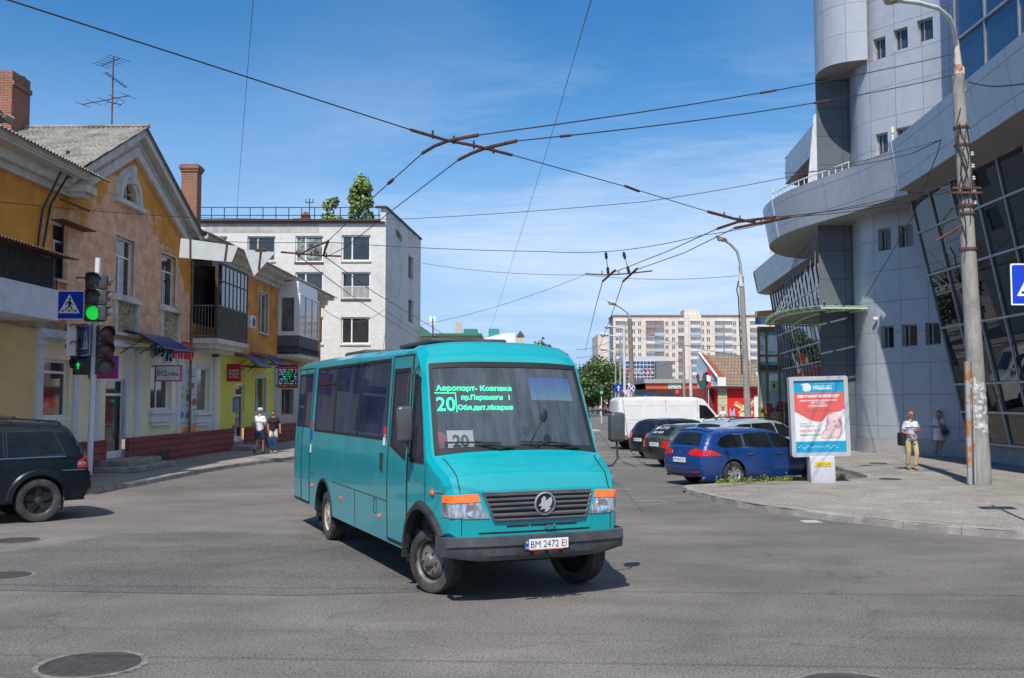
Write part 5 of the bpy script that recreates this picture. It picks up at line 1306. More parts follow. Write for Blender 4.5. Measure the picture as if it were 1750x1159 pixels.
# awnings
awb = M('blue_polycarbonate', (.025, .055, .22), rough=.3, var=.1, spec=.6)
def awning(lab, pa, pb, pyt, out, drop, grp=None):
 u0, z = FL(pa, pyt, .05); u1 = FL(pb, pyt, .05)[0]
 t = thing('awning', lab, 'awning', tuple(LP+LD*u0+LN*.05+Vector((0, 0, z))), LRZ, grp)
 w_ = u1-u0; a = MB(); n = 10; vs = []
 for k in range(n+1):
  s_ = k/n; y = -out*s_; zz = -drop*s_**1.8
  vs += [(0, y, zz), (w_, y, zz), (0, y, zz-.02), (w_, y, zz-.02)]
 a.add(vs, [q for k in range(n) for q in ((4*k, 4*k+4, 4*k+5, 4*k+1), (4*k+2, 4*k+3, 4*k+7, 4*k+6), (4*k, 4*k+2, 4*k+6, 4*k+4), (4*k+1, 4*k+5, 4*k+7, 4*k+3))] + [(4*n, 4*n+1, 4*n+3, 4*n+2)])
 a.build('sheet', awb, t, 40)
 for x in (0.03, w_/2, w_-.03):
  a = MB(); a.tube([(x, 0, -.75), (x, -out*.55, -drop*.5), (x, -out, -drop)], .015, 4); a.tube([(x, 0, -drop-.02), (x, -out, -drop-.02)], .015, 4); a.build('bracket', iron, t)
awning('wide blue awning over the first shop door, by the traffic light', 205, 262, 563, 1.35, .55)
awning('blue awning over the door of the yellow shop, the nearer one', 398, 424, 602, 1.1, .55, 'awnings of the yellow shop')
awning('blue awning over the window of the yellow shop, the farther one', 428, 452, 601, 1.1, .5, 'awnings of the yellow shop')
# air conditioner + lamp box
t, u, z = onwall('flood_light', 'small dark flood light under the wooden balcony', 'lamp', 369, 604, .3)
a = MB(); a.rbox((0, 0, 0), (.35, .2, .3), .02, 2); a.build('housing', iron, t); a = MB(); a.tube([(0, .3, .1), (0, .05, 0)], .02, 5); a.build('bracket', iron, t)
t, u, z = onwall('air_conditioner', 'white air conditioner box on the ochre wall by the wooden balcony', 'air conditioner', 426, 550, .2)
a = MB(); a.rbox((.2, 0, 0), (.75, .28, .55), .02, 2); a.build('case', pvc, t); a = MB(); a.lathe([(.2, 0), (.22, .01), (.03, .02), (0, .02)], axis='y', n=16); a.v = [(v[0]+.2, v[1]-.16, v[2]) for v in a.v]; a.build('fan_grille', blackpl, t)
# ================================================================ curved grey office building on the right
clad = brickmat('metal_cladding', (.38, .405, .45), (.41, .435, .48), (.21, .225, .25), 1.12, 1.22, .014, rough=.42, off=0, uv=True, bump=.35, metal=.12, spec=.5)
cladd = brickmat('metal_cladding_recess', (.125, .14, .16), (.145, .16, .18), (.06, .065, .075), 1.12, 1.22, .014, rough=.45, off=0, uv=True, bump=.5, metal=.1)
bandm = brickmat('parapet_cladding', (.42, .44, .48), (.46, .48, .52), (.16, .17, .20), 2.4, 1.0, .012, rough=.38, off=0, uv=True, bump=.4, metal=.12, spec=.5)
soff = M('soffit_panel', (.30, .285, .27), rough=.5, var=.08, scale=.5, metal=.1)
dglass = M('dark_mirror_glass', (.010, .013, .015), rough=.015, var=.3, scale=.4, spec=.5)
bglass = M('blue_mirror_glass', (.015, .05, .13), rough=.03, var=.3, scale=.3, spec=1.0)
mull = M('aluminium_mullion', (.34, .35, .37), rough=.4, metal=.5)
base = M('stone_base', (.34, .33, .31), rough=.8, var=.1)
office = thing('office_building', 'grey metal-clad curved office building with sweeping parapet bands and leaning dark glass', 'building', (15, 36, 0))
OO = Vector((15, 36, 0))
def smooth(P, it=2):
 P = [Vector(p) for p in P]
 for _ in range(it):
  n = [P[0]]
  for a, b in zip(P, P[1:]): n += [a*.75+b*.25, a*.25+b*.75]
  P = n+[P[-1]]
 return P
class Curve:
 def __init__(s, P, it=2):
  s.P = smooth([(p[0], p[1]) for p in P], it); s.d = [0]
  for a, b in zip(s.P, s.P[1:]): s.d.append(s.d[-1]+(b-a).length)
 def at(s, q):
  return Vector((np.interp(q, s.d, [p.x for p in s.P]), np.interp(q, s.d, [p.y for p in s.P])))
 def find(s, px, py=400):
  """arc length where the vertical sight plane of column px (at height py) crosses the curve; returns (s, z)"""
  r = ray(px, py); best = None
  for i in range(len(s.P)-1):
   a, b = s.P[i], s.P[i+1]; fa = a.x*r.y-a.y*r.x; fb = b.x*r.y-b.y*r.x
   if fa*fb <= 0 and fa != fb:
    t = fa/(fa-fb); q = a+(b-a)*t; Y = q.y
    if best is None or Y < best[2]: best = (s.d[i]+(s.d[i+1]-s.d[i])*t, H+r.z*(Y/r.y), Y)
  return best[:2]
def cwall(mb, C_, z0, z1, s0=None, s1=None, holes=(), mi=0, grid=.6, dep=.3, ri=0, fl=(0, 0)):
 """curved wall with rectangular openings (s0,s1,z0,z1); fl: outward flare at bottom/top"""
 s0 = 0 if s0 is None else s0; s1 = C_.d[-1] if s1 is None else s1
 V, T, bd = fillpoly([(s0, z0), (s1, z0), (s1, z1), (s0, z1)], grid, [rect(h[0], h[2], h[1], h[3]) for h in holes])
 def P3(a, b, o=0):
  p = C_.at(a); q = C_.at(min(a+.05, C_.d[-1]))-C_.at(max(a-.05, 0)); q.normalize(); nr = Vector((-q.y, q.x))*-1
  t = (b-z0)/(z1-z0); off = fl[0]*(1-t)+fl[1]*t+o
  p = p+nr*off; return Vector((p.x, p.y, b))-OO
 vs = [P3(a, b) for a, b in V]
 mb.add(vs, T, mi, uvs=[(a, b) for a, b in V])
 for h in holes:
  R_ = densify(rect(h[0], h[2], h[1], h[3]), .3); n = len(R_)
  vs = [P3(a, b) for a, b in R_]+[P3(a, b, -dep) for a, b in R_]
  mb.add(vs, [(i, (i+1) % n, n+(i+1) % n, n+i) for i in range(n)], ri, uvs=[(0, .5)]*(2*n))
 return P3
# main wall (normal to the left of travel is inside; outward = -perp)
CM = Curve([(14.35, 41.6), (14.12, 40.0), (14.5, 39.3), (15.3, 38.3), (16.1, 37.4), (16.75, 36.3), (17.2, 35), (17.5, 33), (17.6, 30), (17.6, 18)], 1)
def wdim(px0, px1, pyt, pyb):
 a, z1 = CM.find(px0, pyt); b, _ = CM.find(px1, pyt); _, z0 = CM.find(px0, pyb); return (a, b, z0, z1)
WN = [wdim(*q) for q in ((1492, 1513, 68, 104), (1527, 1551, 52, 88), (1567, 1594, 36, 74), (1496, 1517, 230, 268), (1531, 1557, 220, 262), (1500, 1522, 392, 430), (1535, 1560, 386, 424), (1505, 1527, 558, 596), (1541, 1567, 555, 593), (1581, 1607, 552, 590))]
mb = MB(); P3 = cwall(mb, CM, .72, 24, holes=WN, dep=.32, ri=1); mb.build('wall', [clad, M('window_reveal', (.50, .50, .52), rough=.5)], office, 35)
mb = MB(); cwall(mb, CM, .1, .72, fl=(.06, .06)); mb.build('stone_base', base, office, 35)
for h in WN:
 a = MB(); f = []
 def fr(s_, z, o):
  p = P3(s_, z, o); return p
 e = .05; s0, s1, z0, z1 = h; sm = s0+(s1-s0)*.12
 for q in (rect(s0, z0, s1, z0+e), rect(s0, z1-e, s1, z1), rect(s0, z0+e, s0+e, z1-e), rect(s1-e, z0+e, s1, z1-e), rect(sm+.1, z0+e, sm+.14, z1-e)):
  vs = [fr(x, z, -.20) for x, z in q]+[fr(x, z, -.26) for x, z in q]; a.add(vs, [(0, 1, 2, 3), (7, 6, 5, 4), (0, 4, 5, 1), (1, 5, 6, 2), (2, 6, 7, 3), (3, 7, 4, 0)])
 w_ = a.build('window', mull, office, 0); g = MB(); g.poly([fr(x, z, -.24) for x, z in rect(s0, z0, s1, z1)]); g.build('pane', winglass, w_, 0)
# recess wall and its return
CR = Curve([(12.95, 41.75), (14.6, 41.75)], 0)
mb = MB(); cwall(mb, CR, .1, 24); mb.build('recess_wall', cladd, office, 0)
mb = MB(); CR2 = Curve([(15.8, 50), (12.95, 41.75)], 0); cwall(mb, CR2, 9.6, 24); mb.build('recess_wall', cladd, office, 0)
# upper convex overhang at the left of the tower
CU = Curve([(13.6, 43.6), (12.9, 41.7), (12.75, 40.7), (13.0, 39.9), (13.6, 39.45), (14.3, 39.25)], 2)
mb = MB(); cwall(mb, CU, 15.9, 24, fl=(.0, .0));
pts = [Vector((p.x, p.y, 15.9))-OO for p in CU.P]+[Vector((14.6, 41.8, 15.9))-OO, Vector((13.9, 43.6, 15.9))-OO]; mb.add(pts, [list(range(len(pts)))], 1, uvs=[(0, 0)]*len(pts))
mb.build('upper_bay', [clad, soff], office, 35)
# parapet bands
def band(name, P, z0, z1, inner, f0=0.0, f1=.28, it=3, posts=(), th=.18, mat=None, label=None):
 C_ = Curve(P, it); mb = MB(); fn = cwall(mb, C_, z0, z1, fl=(f0, f1), grid=.8)
 n = 60; S = [C_.d[-1]*k/n for k in range(n+1)]
 vs = []
 for q in S: vs += [fn(q, z1, .0), fn(q, z1, -th), fn(q, z1-1.3, -th)]
 mb.add(vs, [r for k in range(n) for r in ((3*k, 3*k+1, 3*k+4, 3*k+3), (3*k+1, 3*k+2, 3*k+5, 3*k+4))], 1, uvs=[(0, 0)]*len(vs))
 b = mb.build(name, [mat or bandm, mull], office, 35, label=label)
 # soffit: fan towards the building
 m2 = MB(); I = smooth([(p[0], p[1]) for p in inner], 2); I = [Vector(p) for p in I]
 D = [0]
 for a_, c_ in zip(I, I[1:]): D.append(D[-1]+(c_-a_).length)
 vs = []
 for k in range(n+1):
  p = fn(S[k], z0); t = D[-1]*k/n; vs += [p, Vector((np.interp(t, D, [v.x for v in I]), np.interp(t, D, [v.y for v in I]), z0+.02))-OO]
 m2.add(vs, [(2*k, 2*k+2, 2*k+3, 2*k+1) for k in range(n)]); m2.build('soffit', soff, b, 0)
 for q in posts:
  m3 = MB(); s_ = q*C_.d[-1]
  for aa, bb in ((s_-.12, s_+.12),):
   v_ = [fn(aa, z0+.02, .012), fn(bb, z0+.02, .012), fn(bb, z1+.02, .02), fn(aa, z1+.02, .02)]
   v_ += [fn(aa, z0+.02, -.05), fn(bb, z0+.02, -.05), fn(bb, z1+.02, -.05), fn(aa, z1+.02, -.05)]
   m3.add(v_, [(0, 1, 2, 3), (0, 4, 5, 1), (1, 5, 6, 2), (2, 6, 7, 3), (3, 7, 4, 0)])
  m3.build('fin', M('white_fin', (.62, .64, .68), rough=.4), b, 0)
  m3 = MB(); c_ = fn(s_, z1, -.1); m3.tube([c_, c_+Vector((0, 0, .3))], .03, 6); m3.lathe([(.03, .28), (.06, .32), (.06, .5), (.03, .56), (0, .57)], c_, 'z', 10, 1); m3.build('parapet_lamp', [white, M('lamp_yellowish', (.6, .58, .35), rough=.4)], b)
 return b, fn, C_
B1, f1n, C1 = band('parapet_band', [(17, 51.6), (15.2, 51.9), (13.5, 50.4), (12.35, 47.8), (12.0, 45.2), (12.25, 42.6), (12.9, 40.4), (13.5, 38.6), (13.75, 37.0), (14.2, 35.3)], 9.6, 11.3, [(17.2, 51.5), (16.8, 51), (16, 49), (15.4, 46), (14.9, 42), (14.5, 39.5), (15.2, 38), (16, 37), (16.4, 36), (16.6, 35)], posts=(.50,))
# rail above band 1
mb = MB(); ps = []
for k in range(14): ps.append(f1n(C1.d[-1]*(.53+.29*k/13), 11.3, -.1)+Vector((0, 0, .28)))
mb.tube(ps, .03, 6)
for p in ps: mb.tube([p, p-Vector((0, 0, .3))], .02, 4)
mb.build('parapet_rail', white, B1)
B2, f2n, C2 = band('parapet_band', [(13.62, 34.8), (13.55, 33.0), (13.35, 30), (13.05, 26), (12.8, 22), (12.7, 15)], 9.6, 11.3, [(16.7, 35.2), (16.7, 34), (16.6, 30), (16.4, 26), (16.2, 22), (16.1, 15)], posts=(.01, .33))
mb = MB(); fnn = f2n; vs = [fnn(0, 9.6), fnn(0, 11.3), fnn(0, 11.3)+Vector((3.2, .4, 0)), fnn(0, 9.6)+Vector((3.2, .4, 0))]; mb.add(vs, [(0, 1, 2, 3)]); mb.build('band_end', MATS['white_fin'], B2, 0)
B3, f3n, C3 = band('lower_parapet_band', [(19.5, 69.8), (17.0, 69.2), (16.75, 66), (16.2, 60), (15.7, 55), (15.3, 50)], 9.6, 11.1, [(19.6, 69.7), (18, 69), (17.6, 66), (17.1, 60), (16.6, 55), (15.9, 50)], posts=(.14, .45), it=1)
# roof deck so no sky shows behind the parapets
mb = MB(); mb.poly([Vector((x, y, 11.0))-OO for x, y in ((13.4, 49), (12.9, 45), (13.2, 42), (14.2, 38), (14.6, 35), (14, 30), (13.5, 20), (13.4, 15), (30, 15), (30, 52), (15, 52))]); mb.build('terrace', base, office, 0)
mb = MB(); mb.poly([Vector((x, y, 10.9))-OO for x, y in ((15.6, 50), (16.4, 60), (17.2, 69), (24, 69), (24, 50))]); mb.build('terrace', base, office, 0)
# rear block at the far left with a blue glass strip
CB = Curve([(15.5, 50.4), (13.75, 49.6), (13.2, 42.0)], 0)
mb = MB(); cwall(mb, CB, 13.1, 14.4); a = [Vector((x, y, 13.1))-OO for x, y in ((15.5, 50.4), (13.75, 49.6), (13.2, 42), (17, 42), (17, 50))]; mb.add(a, [list(range(5))], 1, uvs=[(0, 0)]*5); a = [q+Vector((0, 0, 1.3)) for q in a]; mb.add(a, [list(range(5))], 1, uvs=[(0, 0)]*5)
mb.build('rear_block', [clad, soff], office, 0)
CB2 = Curve([(16, 50), (14.3, 49.2), (13.9, 42.0)], 0); mb = MB(); f = cwall(mb, CB2, 11.0, 13.1); g = mb.build('rear_glazing', bglass, office, 0)
mb = MB()
for k in range(12): s_ = CB2.d[-1]*k/11; mb.tube([f(s_, 11, .02), f(s_, 13.1, .02)], .035, 4)
mb.build('mullion', mull, g)
mb = MB(); C_ = Curve([(13.0, 42.3), (13.0, 41.5)], 0); mb.add([Vector(q)-OO for q in ((12.95, 41.7, 11.0), (12.55, 41.7, 11.0), (12.9, 41.7, 14.4), (12.95, 41.7, 14.4))], [(0, 1, 2, 3)]); mb.add([Vector(q)-OO for q in ((12.95, 41.9, 11.0), (12.55, 41.9, 11.0), (12.9, 41.9, 14.4), (12.95, 41.9, 14.4))], [(3, 2, 1, 0)]); mb.build('buttress_fin', MATS['white_fin'], office, 0)
# leaning glazing: (bottom line, top line)
def leanglass(name, A, B, C_, D, nv, rows, dens=.035, label=None, slant0=None):
 """A,B bottom left/right ; D,C top left/right (world)"""
 A, B, C_, D = [Vector(q)-OO for q in (A, B, C_, D)]
 g = MB(); g.add([A, B, C_, D], [(0, 1, 2, 3)]); nrm = (B-A).cross(D-A).normalized()
 gg = g.build(name, dglass, office, 0, label=label)
 m_ = MB()
 def Q(u, v): return (A+(B-A)*u)*(1-v)+(D+(C_-D)*u)*v
 for k in range(nv+1): u = k/nv; m_.tube([Q(u, 0)+nrm*.03, Q(u, 1)+nrm*.03], dens, 4, sq=True)
 for v in rows: m_.tube([Q(0, v)+nrm*.04, Q(1, v)+nrm*.04], dens*1.2, 4, sq=True)
 m_.build('mullion', mull, gg, 0); return gg, Q
leanglass('entrance_glazing', (16.2, 35.4, .75), (15.95, 20, .75), (14.7, 20, 9.6), (14.8, 36.5, 9.6), 10, (0, .12, .23, .46, .68, .86, 1), .042)
mb = MB(); mb.add([Vector(q)-OO for q in ((16.15, 35.45, .7), (14.75, 36.55, 9.6), (17.0, 36.6, 9.6), (17.0, 35.5, .7))], [(0, 1, 2, 3)]); mb.build('glazing_cheek', inkm, office, 0)
mb = MB(); a = [(16.25, 36.6), (16.3, 35.3), (16.0, 20), (18, 20), (18, 36.6)]; mb.prism([(x-OO.x, y-OO.y) for x, y in a], .08, .72, 'z'); mb.build('stone_base', base, office, 0)
leanglass('street_glazing', (19.3, 69, .9), (17.2, 50, .9), (15.75, 50, 9.62), (18.0, 69, 9.62), 17, (0, .2, .4, .52, .66, .84, 1), .04)
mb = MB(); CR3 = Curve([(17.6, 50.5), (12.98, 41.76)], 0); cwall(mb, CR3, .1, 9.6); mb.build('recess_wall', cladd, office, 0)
mb = MB(); mb.add([Vector(q)-OO for q in ((19.3, 69, .1), (17.2, 50, .1), (17.2, 50, .9), (19.3, 69, .9))], [(0, 1, 2, 3)]); mb.build('stone_base', base, office, 0)
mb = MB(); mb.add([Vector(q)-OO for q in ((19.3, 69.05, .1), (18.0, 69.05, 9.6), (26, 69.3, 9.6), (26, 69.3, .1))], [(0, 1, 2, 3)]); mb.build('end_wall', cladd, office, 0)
# blue glazing above the near band
g = MB(); P = [(15.75, 34.6, 11.0), (15.9, 15, 11.0), (15.9, 15, 24), (15.75, 34.6, 24)]
leanglass('upper_glazing', *P, 9, (.07, .3, .5, .7, 1), .05)
office.children[-1] if False else None
for o in COL.objects:
 if o.name.startswith('upper_glazing'): o.data.materials[0] = bglass
mb = MB(); CW = Curve([(17.3, 35.2), (15.7, 34.9)], 0);
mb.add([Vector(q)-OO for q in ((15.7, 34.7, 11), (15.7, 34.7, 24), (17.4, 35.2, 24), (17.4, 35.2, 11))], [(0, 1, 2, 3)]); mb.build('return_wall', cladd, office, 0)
# tall mass behind, roof top
mb = MB(); mb.poly([Vector(q)-OO for q in ((13.9, 43, 23.99), (14, 39.6, 23.99), (17, 36, 23.99), (17.5, 30, 23.99), (17.5, 15, 23.99), (34, 15, 23.99), (34, 50, 23.99), (14, 50, 23.99))]); mb.build('roof', base, office, 0)
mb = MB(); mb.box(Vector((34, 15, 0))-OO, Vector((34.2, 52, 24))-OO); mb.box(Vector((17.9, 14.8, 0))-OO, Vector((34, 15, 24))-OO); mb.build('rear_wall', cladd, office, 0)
# green glass canopy
cgl = M('green_canopy_glass', (.42, .56, .42), rough=.25, var=.15, spec=.6)
z = 5.9; A = Vector((12.3, 39.5)); B = Vector((12.35, 48.3)); Cc = Vector((15.2, 49.5)); Dd = Vector((14.25, 39.75))
t = thing('glass_canopy', 'green glass entrance canopy hung by rods from the grey office', 'canopy', (13.2, 43, z)); O2 = Vector((13.2, 43, z))
n = 11
def cq(u, v, dz=0):
 p = (A*(1-u)+B*u)*(1-v)+(Dd*(1-u)+Cc*u)*v; q = p+Vector((-.55*math.sin(math.pi*u), 0))*(1-v); return Vector((q.x, q.y, z+dz+.12*math.sin(3*u)))-O2
mb = MB()
for k in range(n):
 u0, u1 = k/n+.006, (k+1)/n-.006; vs = [cq(u0, -.02, .10), cq(u1, -.02, .10), cq(u1, 1, .10), cq(u0, 1, .10)]; vs += [v-Vector((0, 0, .03)) for v in vs]
 mb.add(vs, [(0, 1, 2, 3), (7, 6, 5, 4), (0, 4, 5, 1), (1, 5, 6, 2), (2, 6, 7, 3), (3, 7, 4, 0)])
mb.build('glass_roof', cgl, t, 0)
mb = MB()
for k in range(n+1): mb.tube([cq(k/n, 0, 0), cq(k/n, 1, 0)], .05, 4, sq=True)
for v in (.08, .5, .92): mb.tube([cq(u/10, v, -.06) for u in range(11)], .045, 6)
mb.build('frame', M('pale_green_steel', (.52, .62, .46), rough=.5), t)
mb = MB()
for k in range(1, n, 1):
 a = cq(k/n, .1, .1); b_ = Vector((12.9+.12*k, 41.7+.75*k, z+3.4))-O2; mb.tube([a, b_], .018, 4); mb.cut()
mb.build_each('hanger_rod', mull, t)
mb = MB()
for k in range(n+1):
 for v in (.08, .5): p = cq(k/n, v, .16); mb.ball(p, .06, 6); mb.cut()
mb.build_each('glass_fixing', iron, t)
# small camera and door
mb = MB(); p = P3(CM.find(1500, 545)[0], CM.find(1500, 545)[1], .15); mb.rbox(p, (.18, .12, .12), .03, 2); mb.tube([p, P3(CM.find(1500, 545)[0], CM.find(1500, 545)[1], -.01)], .02, 5); mb.build('security_camera', white, office)
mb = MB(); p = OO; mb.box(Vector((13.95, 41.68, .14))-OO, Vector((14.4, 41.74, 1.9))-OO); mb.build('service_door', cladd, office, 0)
# ================================================================ white brick block behind
wbrick = brickmat('white_brick', (.74, .73, .70), (.69, .68, .65), (.50, .49, .47), .26, .085, .010, plane='XZ', grime=(.40, .38, .35), glo=.52, ghi=.78, gscale=.35, bump=.5)
wbrick2 = brickmat('white_brick_side', (.72, .72, .71), (.67, .67, .66), (.48, .48, .47), .26, .085, .010, plane='YZ', grime=(.34, .33, .31), glo=.5, ghi=.78, gscale=.35, bump=.5)
WO = Vector((-8.5, 66.5, 0))
wb_ = thing('white_block', 'white brick four-storey block behind the ochre house, railings on its roof', 'building', WO)
WXL = at(300, 400, 66.5).x-WO.x; ZR = at(600, 379, 66.5).z; ZP = at(657, 356, 66.5).z
far = Vector((-7.37, 79.8, 0))-WO
def wr(a, b, t, bt):
 p = at(a, t, 66.5); q = at(b, bt, 66.5); return (p.x-WO.x, q.x-WO.x, q.z, p.z)
WW = [wr(423, 470, 404, 446), wr(505, 552, 403, 448), wr(584, 633, 402, 446), wr(584, 633, 465, 511), wr(583, 632, 542, 588), wr(505, 552, 465, 511), wr(505, 552, 542, 588), wr(423, 470, 465, 511), wr(340, 388, 404, 446)]
mb = MB(); wall(mb, [(WXL, 0), (0, 0), (0, ZR), (WXL, ZR)], [rect(a, c, b, d) for a, b, c, d in WW], 0, .3, grid=6)
mb.build('front_wall', wbrick, wb_, 0)
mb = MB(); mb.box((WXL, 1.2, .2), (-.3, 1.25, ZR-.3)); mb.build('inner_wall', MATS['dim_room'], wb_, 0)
for k, (a, b, c, d) in enumerate(WW):
 w_ = window(wb_, a, b, c, d, .12, (.36,), (), .10, winglass if k != 1 else M('torn_poster_glass', (.10, .12, .12), rough=.3, var=.9, scale=3, col2=(.35, .40, .38)), pvc if k else oldframe)
 s_ = MB(); s_.box((a-.05, -.08, c-.10), (b+.05, .1, c-.002)); s_.build('sill', rust if k % 2 else oldwhite, w_, 0)
 if k == 3:
  m_ = MB(); rail(m_, (a+.1, .10, 0), (b-.1, .10, 0), c+.08, c+.85, 22, .02); m_.build('railing', white, w_)
# side wall
d = far.length; ang = math.atan2(far.y, far.x)
mb = MB(); mb.M = Matrix.Rotation(ang, 4, 'Z')
def sidez(x): return ZP-.2
# windows on the side
SW = []
for pt, pb in ((435, 479), (511, 553)):
 p = onplane(698, pt, WO, Vector((far.y, -far.x, 0)).normalized()); q = onplane(706, pb, WO, Vector((far.y, -far.x, 0)).normalized()); x0 = (p-WO).xy.length; x1 = (q-WO).xy.length; SW.append((x0, x1, q.z, p.z))
wall(mb, [(0, 0), (d, 0), (d, ZP), (0, ZP)], [rect(a, c, b, e) for a, b, c, e in SW], 0, .3, grid=6)
mb.v = mb.v; o = mb.build('side_wall', wbrick2, wb_, 0)
for a, b, c, e in SW:
 m_ = MB(); m_.M = Matrix.Rotation(ang, 4, 'Z'); m_.box((a, .2, c), (b, .25, e)); m_.build('side_window', winglass, wb_, 0)
mb = MB(); mb.M = Matrix.Rotation(ang, 4, 'Z'); mb.box((-.1, -.12, ZP), (d, .35, ZP+.12)); mb.box((0, .02, ZR), (d, .3, ZP)); mb.box((-.25, -.02, ZP+.0), (.0, .7, ZP+.13)); mb.build('parapet_coping', darkframe, wb_, 0)
mb = MB(); mb.box((-.35, -.02, ZR), (-.0, .3, ZP)); mb.build('corner_pier', wbrick, wb_, 0)
mb = MB(); mb.box((WXL, -.25, ZR), (-.36, 12, ZR+.14)); mb.box((WXL, -.18, ZR-.12), (-.05, -.001, ZR)); mb.build('roof', darkframe, wb_, 0)
# rubble patches of missing plaster under the roof
mb = MB(); mb.box((WXL+2, -.012, ZR-.75), (-4.5, -.001, ZR-.12)); mb.build('bare_strip', M('grey_patch', (.40, .39, .37), rough=.95, var=.25, scale=1.5), wb_, 0)
mb = MB();
for k in range(15):
 x = at(340+22*k, 370, 67.5).x-WO.x; mb.tube([(x, .9, ZR+.1), (x, .9, ZR+1.15)], .03, 4)
xa, xb = at(335, 370, 67).x-WO.x, at(655, 370, 67).x-WO.x
for z in (.6, 1.15): mb.tube([(xa, .9, ZR+z), (xb, .9, ZR+z)], .028, 4)
for z in (.45, .85): mb.tube([(xa, 7.5, ZR+.3+z), (xb-2, 7.5, ZR+.3+z)], .028, 4)
mb.build('roof_railing', iron, wb_)
p = at(517, 372, 68); mb = MB(); mb.rbox((p.x-WO.x, 1.6, ZR+.3), (1.3, .8, .35), .08, 2); mb.lathe([(.35, 0), (.33, .3), (.12, .55), (0, .6)], (p.x-WO.x+.2, 1.6, ZR+.4), 'z', 12); mb.build('roof_cowl', rust, wb_)
mb = MB(); x = at(526, 372, 68).x-WO.x; mb.tube([(x, 2, ZR), (x, 2, ZR+2.0)], .035, 5); mb.tube([(x-.25, 2, ZR+1.7), (x+.25, 2, ZR+1.7)], .03, 4); mb.tube([(x-.25, 2, ZR+1.7), (x-.25, 2, ZR+1.95)], .03, 4); mb.tube([(x+.25, 2, ZR+1.7), (x+.25, 2, ZR+1.95)], .03, 4); mb.build('roof_mast', iron, wb_)
mb = MB(); f = flat(Vector((0, 0, 0)), (far.x, far.y, 0), (0, 0, 1))
s0 = 3.2; text_mesh(mb, '1968 р.', .55, lambda x, y, e=0: f(x+s0, y+ZP-1.35-.0*x, .02), 0, align='LEFT', bold=.02); mb.build('brick_date', M('dark_brick_figures', (.13, .10, .09), rough=.9), wb_, 0)

# blue canvas awning at the foot of the block
# ================================================================ trees
def leafmat(name, c, c2):
 m = M(name, c, rough=.55, var=.5, scale=.9, col2=c2, spec=.3); b = m.node_tree.nodes['Principled BSDF']
 b.inputs['Subsurface Weight'].default_value = 0
 return m
lf1 = leafmat('poplar_leaves', (.10, .17, .035), (.27, .38, .10)); lf2 = leafmat('dark_leaves', (.04, .08, .02), (.11, .18, .045)); bark = M('bark', (.09, .07, .05), rough=.95, var=.4, scale=8, bump=.8)
def tree(label, x, y, z0, h, crown, leaf=lf1, n=2600, ls=.22, shape='round', group=None, trunk=.22, name='tree', seed=0):
 """crown: (rx, ry, zlow) ; leaves are small faces in many clumps round the limbs"""
 rnd = random.Random(seed+int(x*7+y)); t = thing(name, label, 'tree', (x, y, z0), rnd.random()*6, group)
 rx, ry, zl = crown; mb = MB(); mb.tube([(0, 0, 0), (.1, .05, zl*.6), (0, .1, zl+.25*(h-zl)), (.1, 0, h*.85)], [trunk, trunk*.8, trunk*.5, trunk*.1], 8)
 clumps = []; nc = 26 if shape == 'round' else 34
 for k in range(nc):
  u = rnd.random(); a = rnd.random()*2*math.pi
  if shape == 'poplar':
   zz = zl+(h-zl)*(u**.9); rr = rx*(math.sin(math.pi*min(1, .12+.80*(zz-zl)/(h-zl)))**.7)*rnd.uniform(.25, .85); cr_ = rx*rnd.uniform(.28, .45)
  else:
   th = math.acos(1-2*rnd.random()); q = rnd.uniform(.45, .88); zz = (zl+h)/2+(h-zl)/2*math.cos(th)*q; rr = rx*math.sin(th)*q; cr_ = min(rx, (h-zl)/2)*rnd.uniform(.28, .46)
  c = Vector((rr*math.cos(a), rr*math.sin(a)*ry/rx, zz)); clumps.append((c, cr_))
  if k % 3 == 0: mb.tube([(0, 0, max(zl*.7, zz-rr*1.1)), c*.6+Vector((0, 0, zz*.4)), c], [trunk*.35, trunk*.2, .03], 5)
 mb.build('trunk', bark, t)
 lb = MB(); vs = []; fs = []
 for k in range(n):
  c, r_ = clumps[rnd.randrange(nc)]; d = Vector((rnd.gauss(0, 1), rnd.gauss(0, 1), rnd.gauss(0, 1))).normalized()
  p = c+d*r_*rnd.uniform(.55, 1.12)+Vector((0, 0, -.1*r_)); nr = (d+Vector((rnd.gauss(0, .6), rnd.gauss(0, .6), rnd.gauss(0, .6)+.3))).normalized()
  u = nr.orthogonal().normalized(); v = nr.cross(u); s_ = ls*rnd.uniform(.6, 1.25); an = rnd.random()*6.28; u, v = u*math.cos(an)+v*math.sin(an), v*math.cos(an)-u*math.sin(an)
  o = len(vs); vs += [p-u*s_*.5, p+v*s_*.32, p+u*s_*.5, p-v*s_*.32]; fs.append((o, o+1, o+2, o+3))
 lb.add(vs, fs); lb.build('crown', leaf, t, 0); return t
p = at(618, 345, 86); tree('tall poplar rising behind the white block, right one of two', p.x, 86, 0, at(618, 309, 86).z, (1.55, 1.5, 9), lf1, 5200, .34, 'poplar')
p = at(571, 360, 86); tree('small poplar top showing behind the white block, left one of two', p.x, 86, 0, at(571, 338, 86).z, (1.5, 1.0, 9), lf1, 4200, .30, 'poplar')
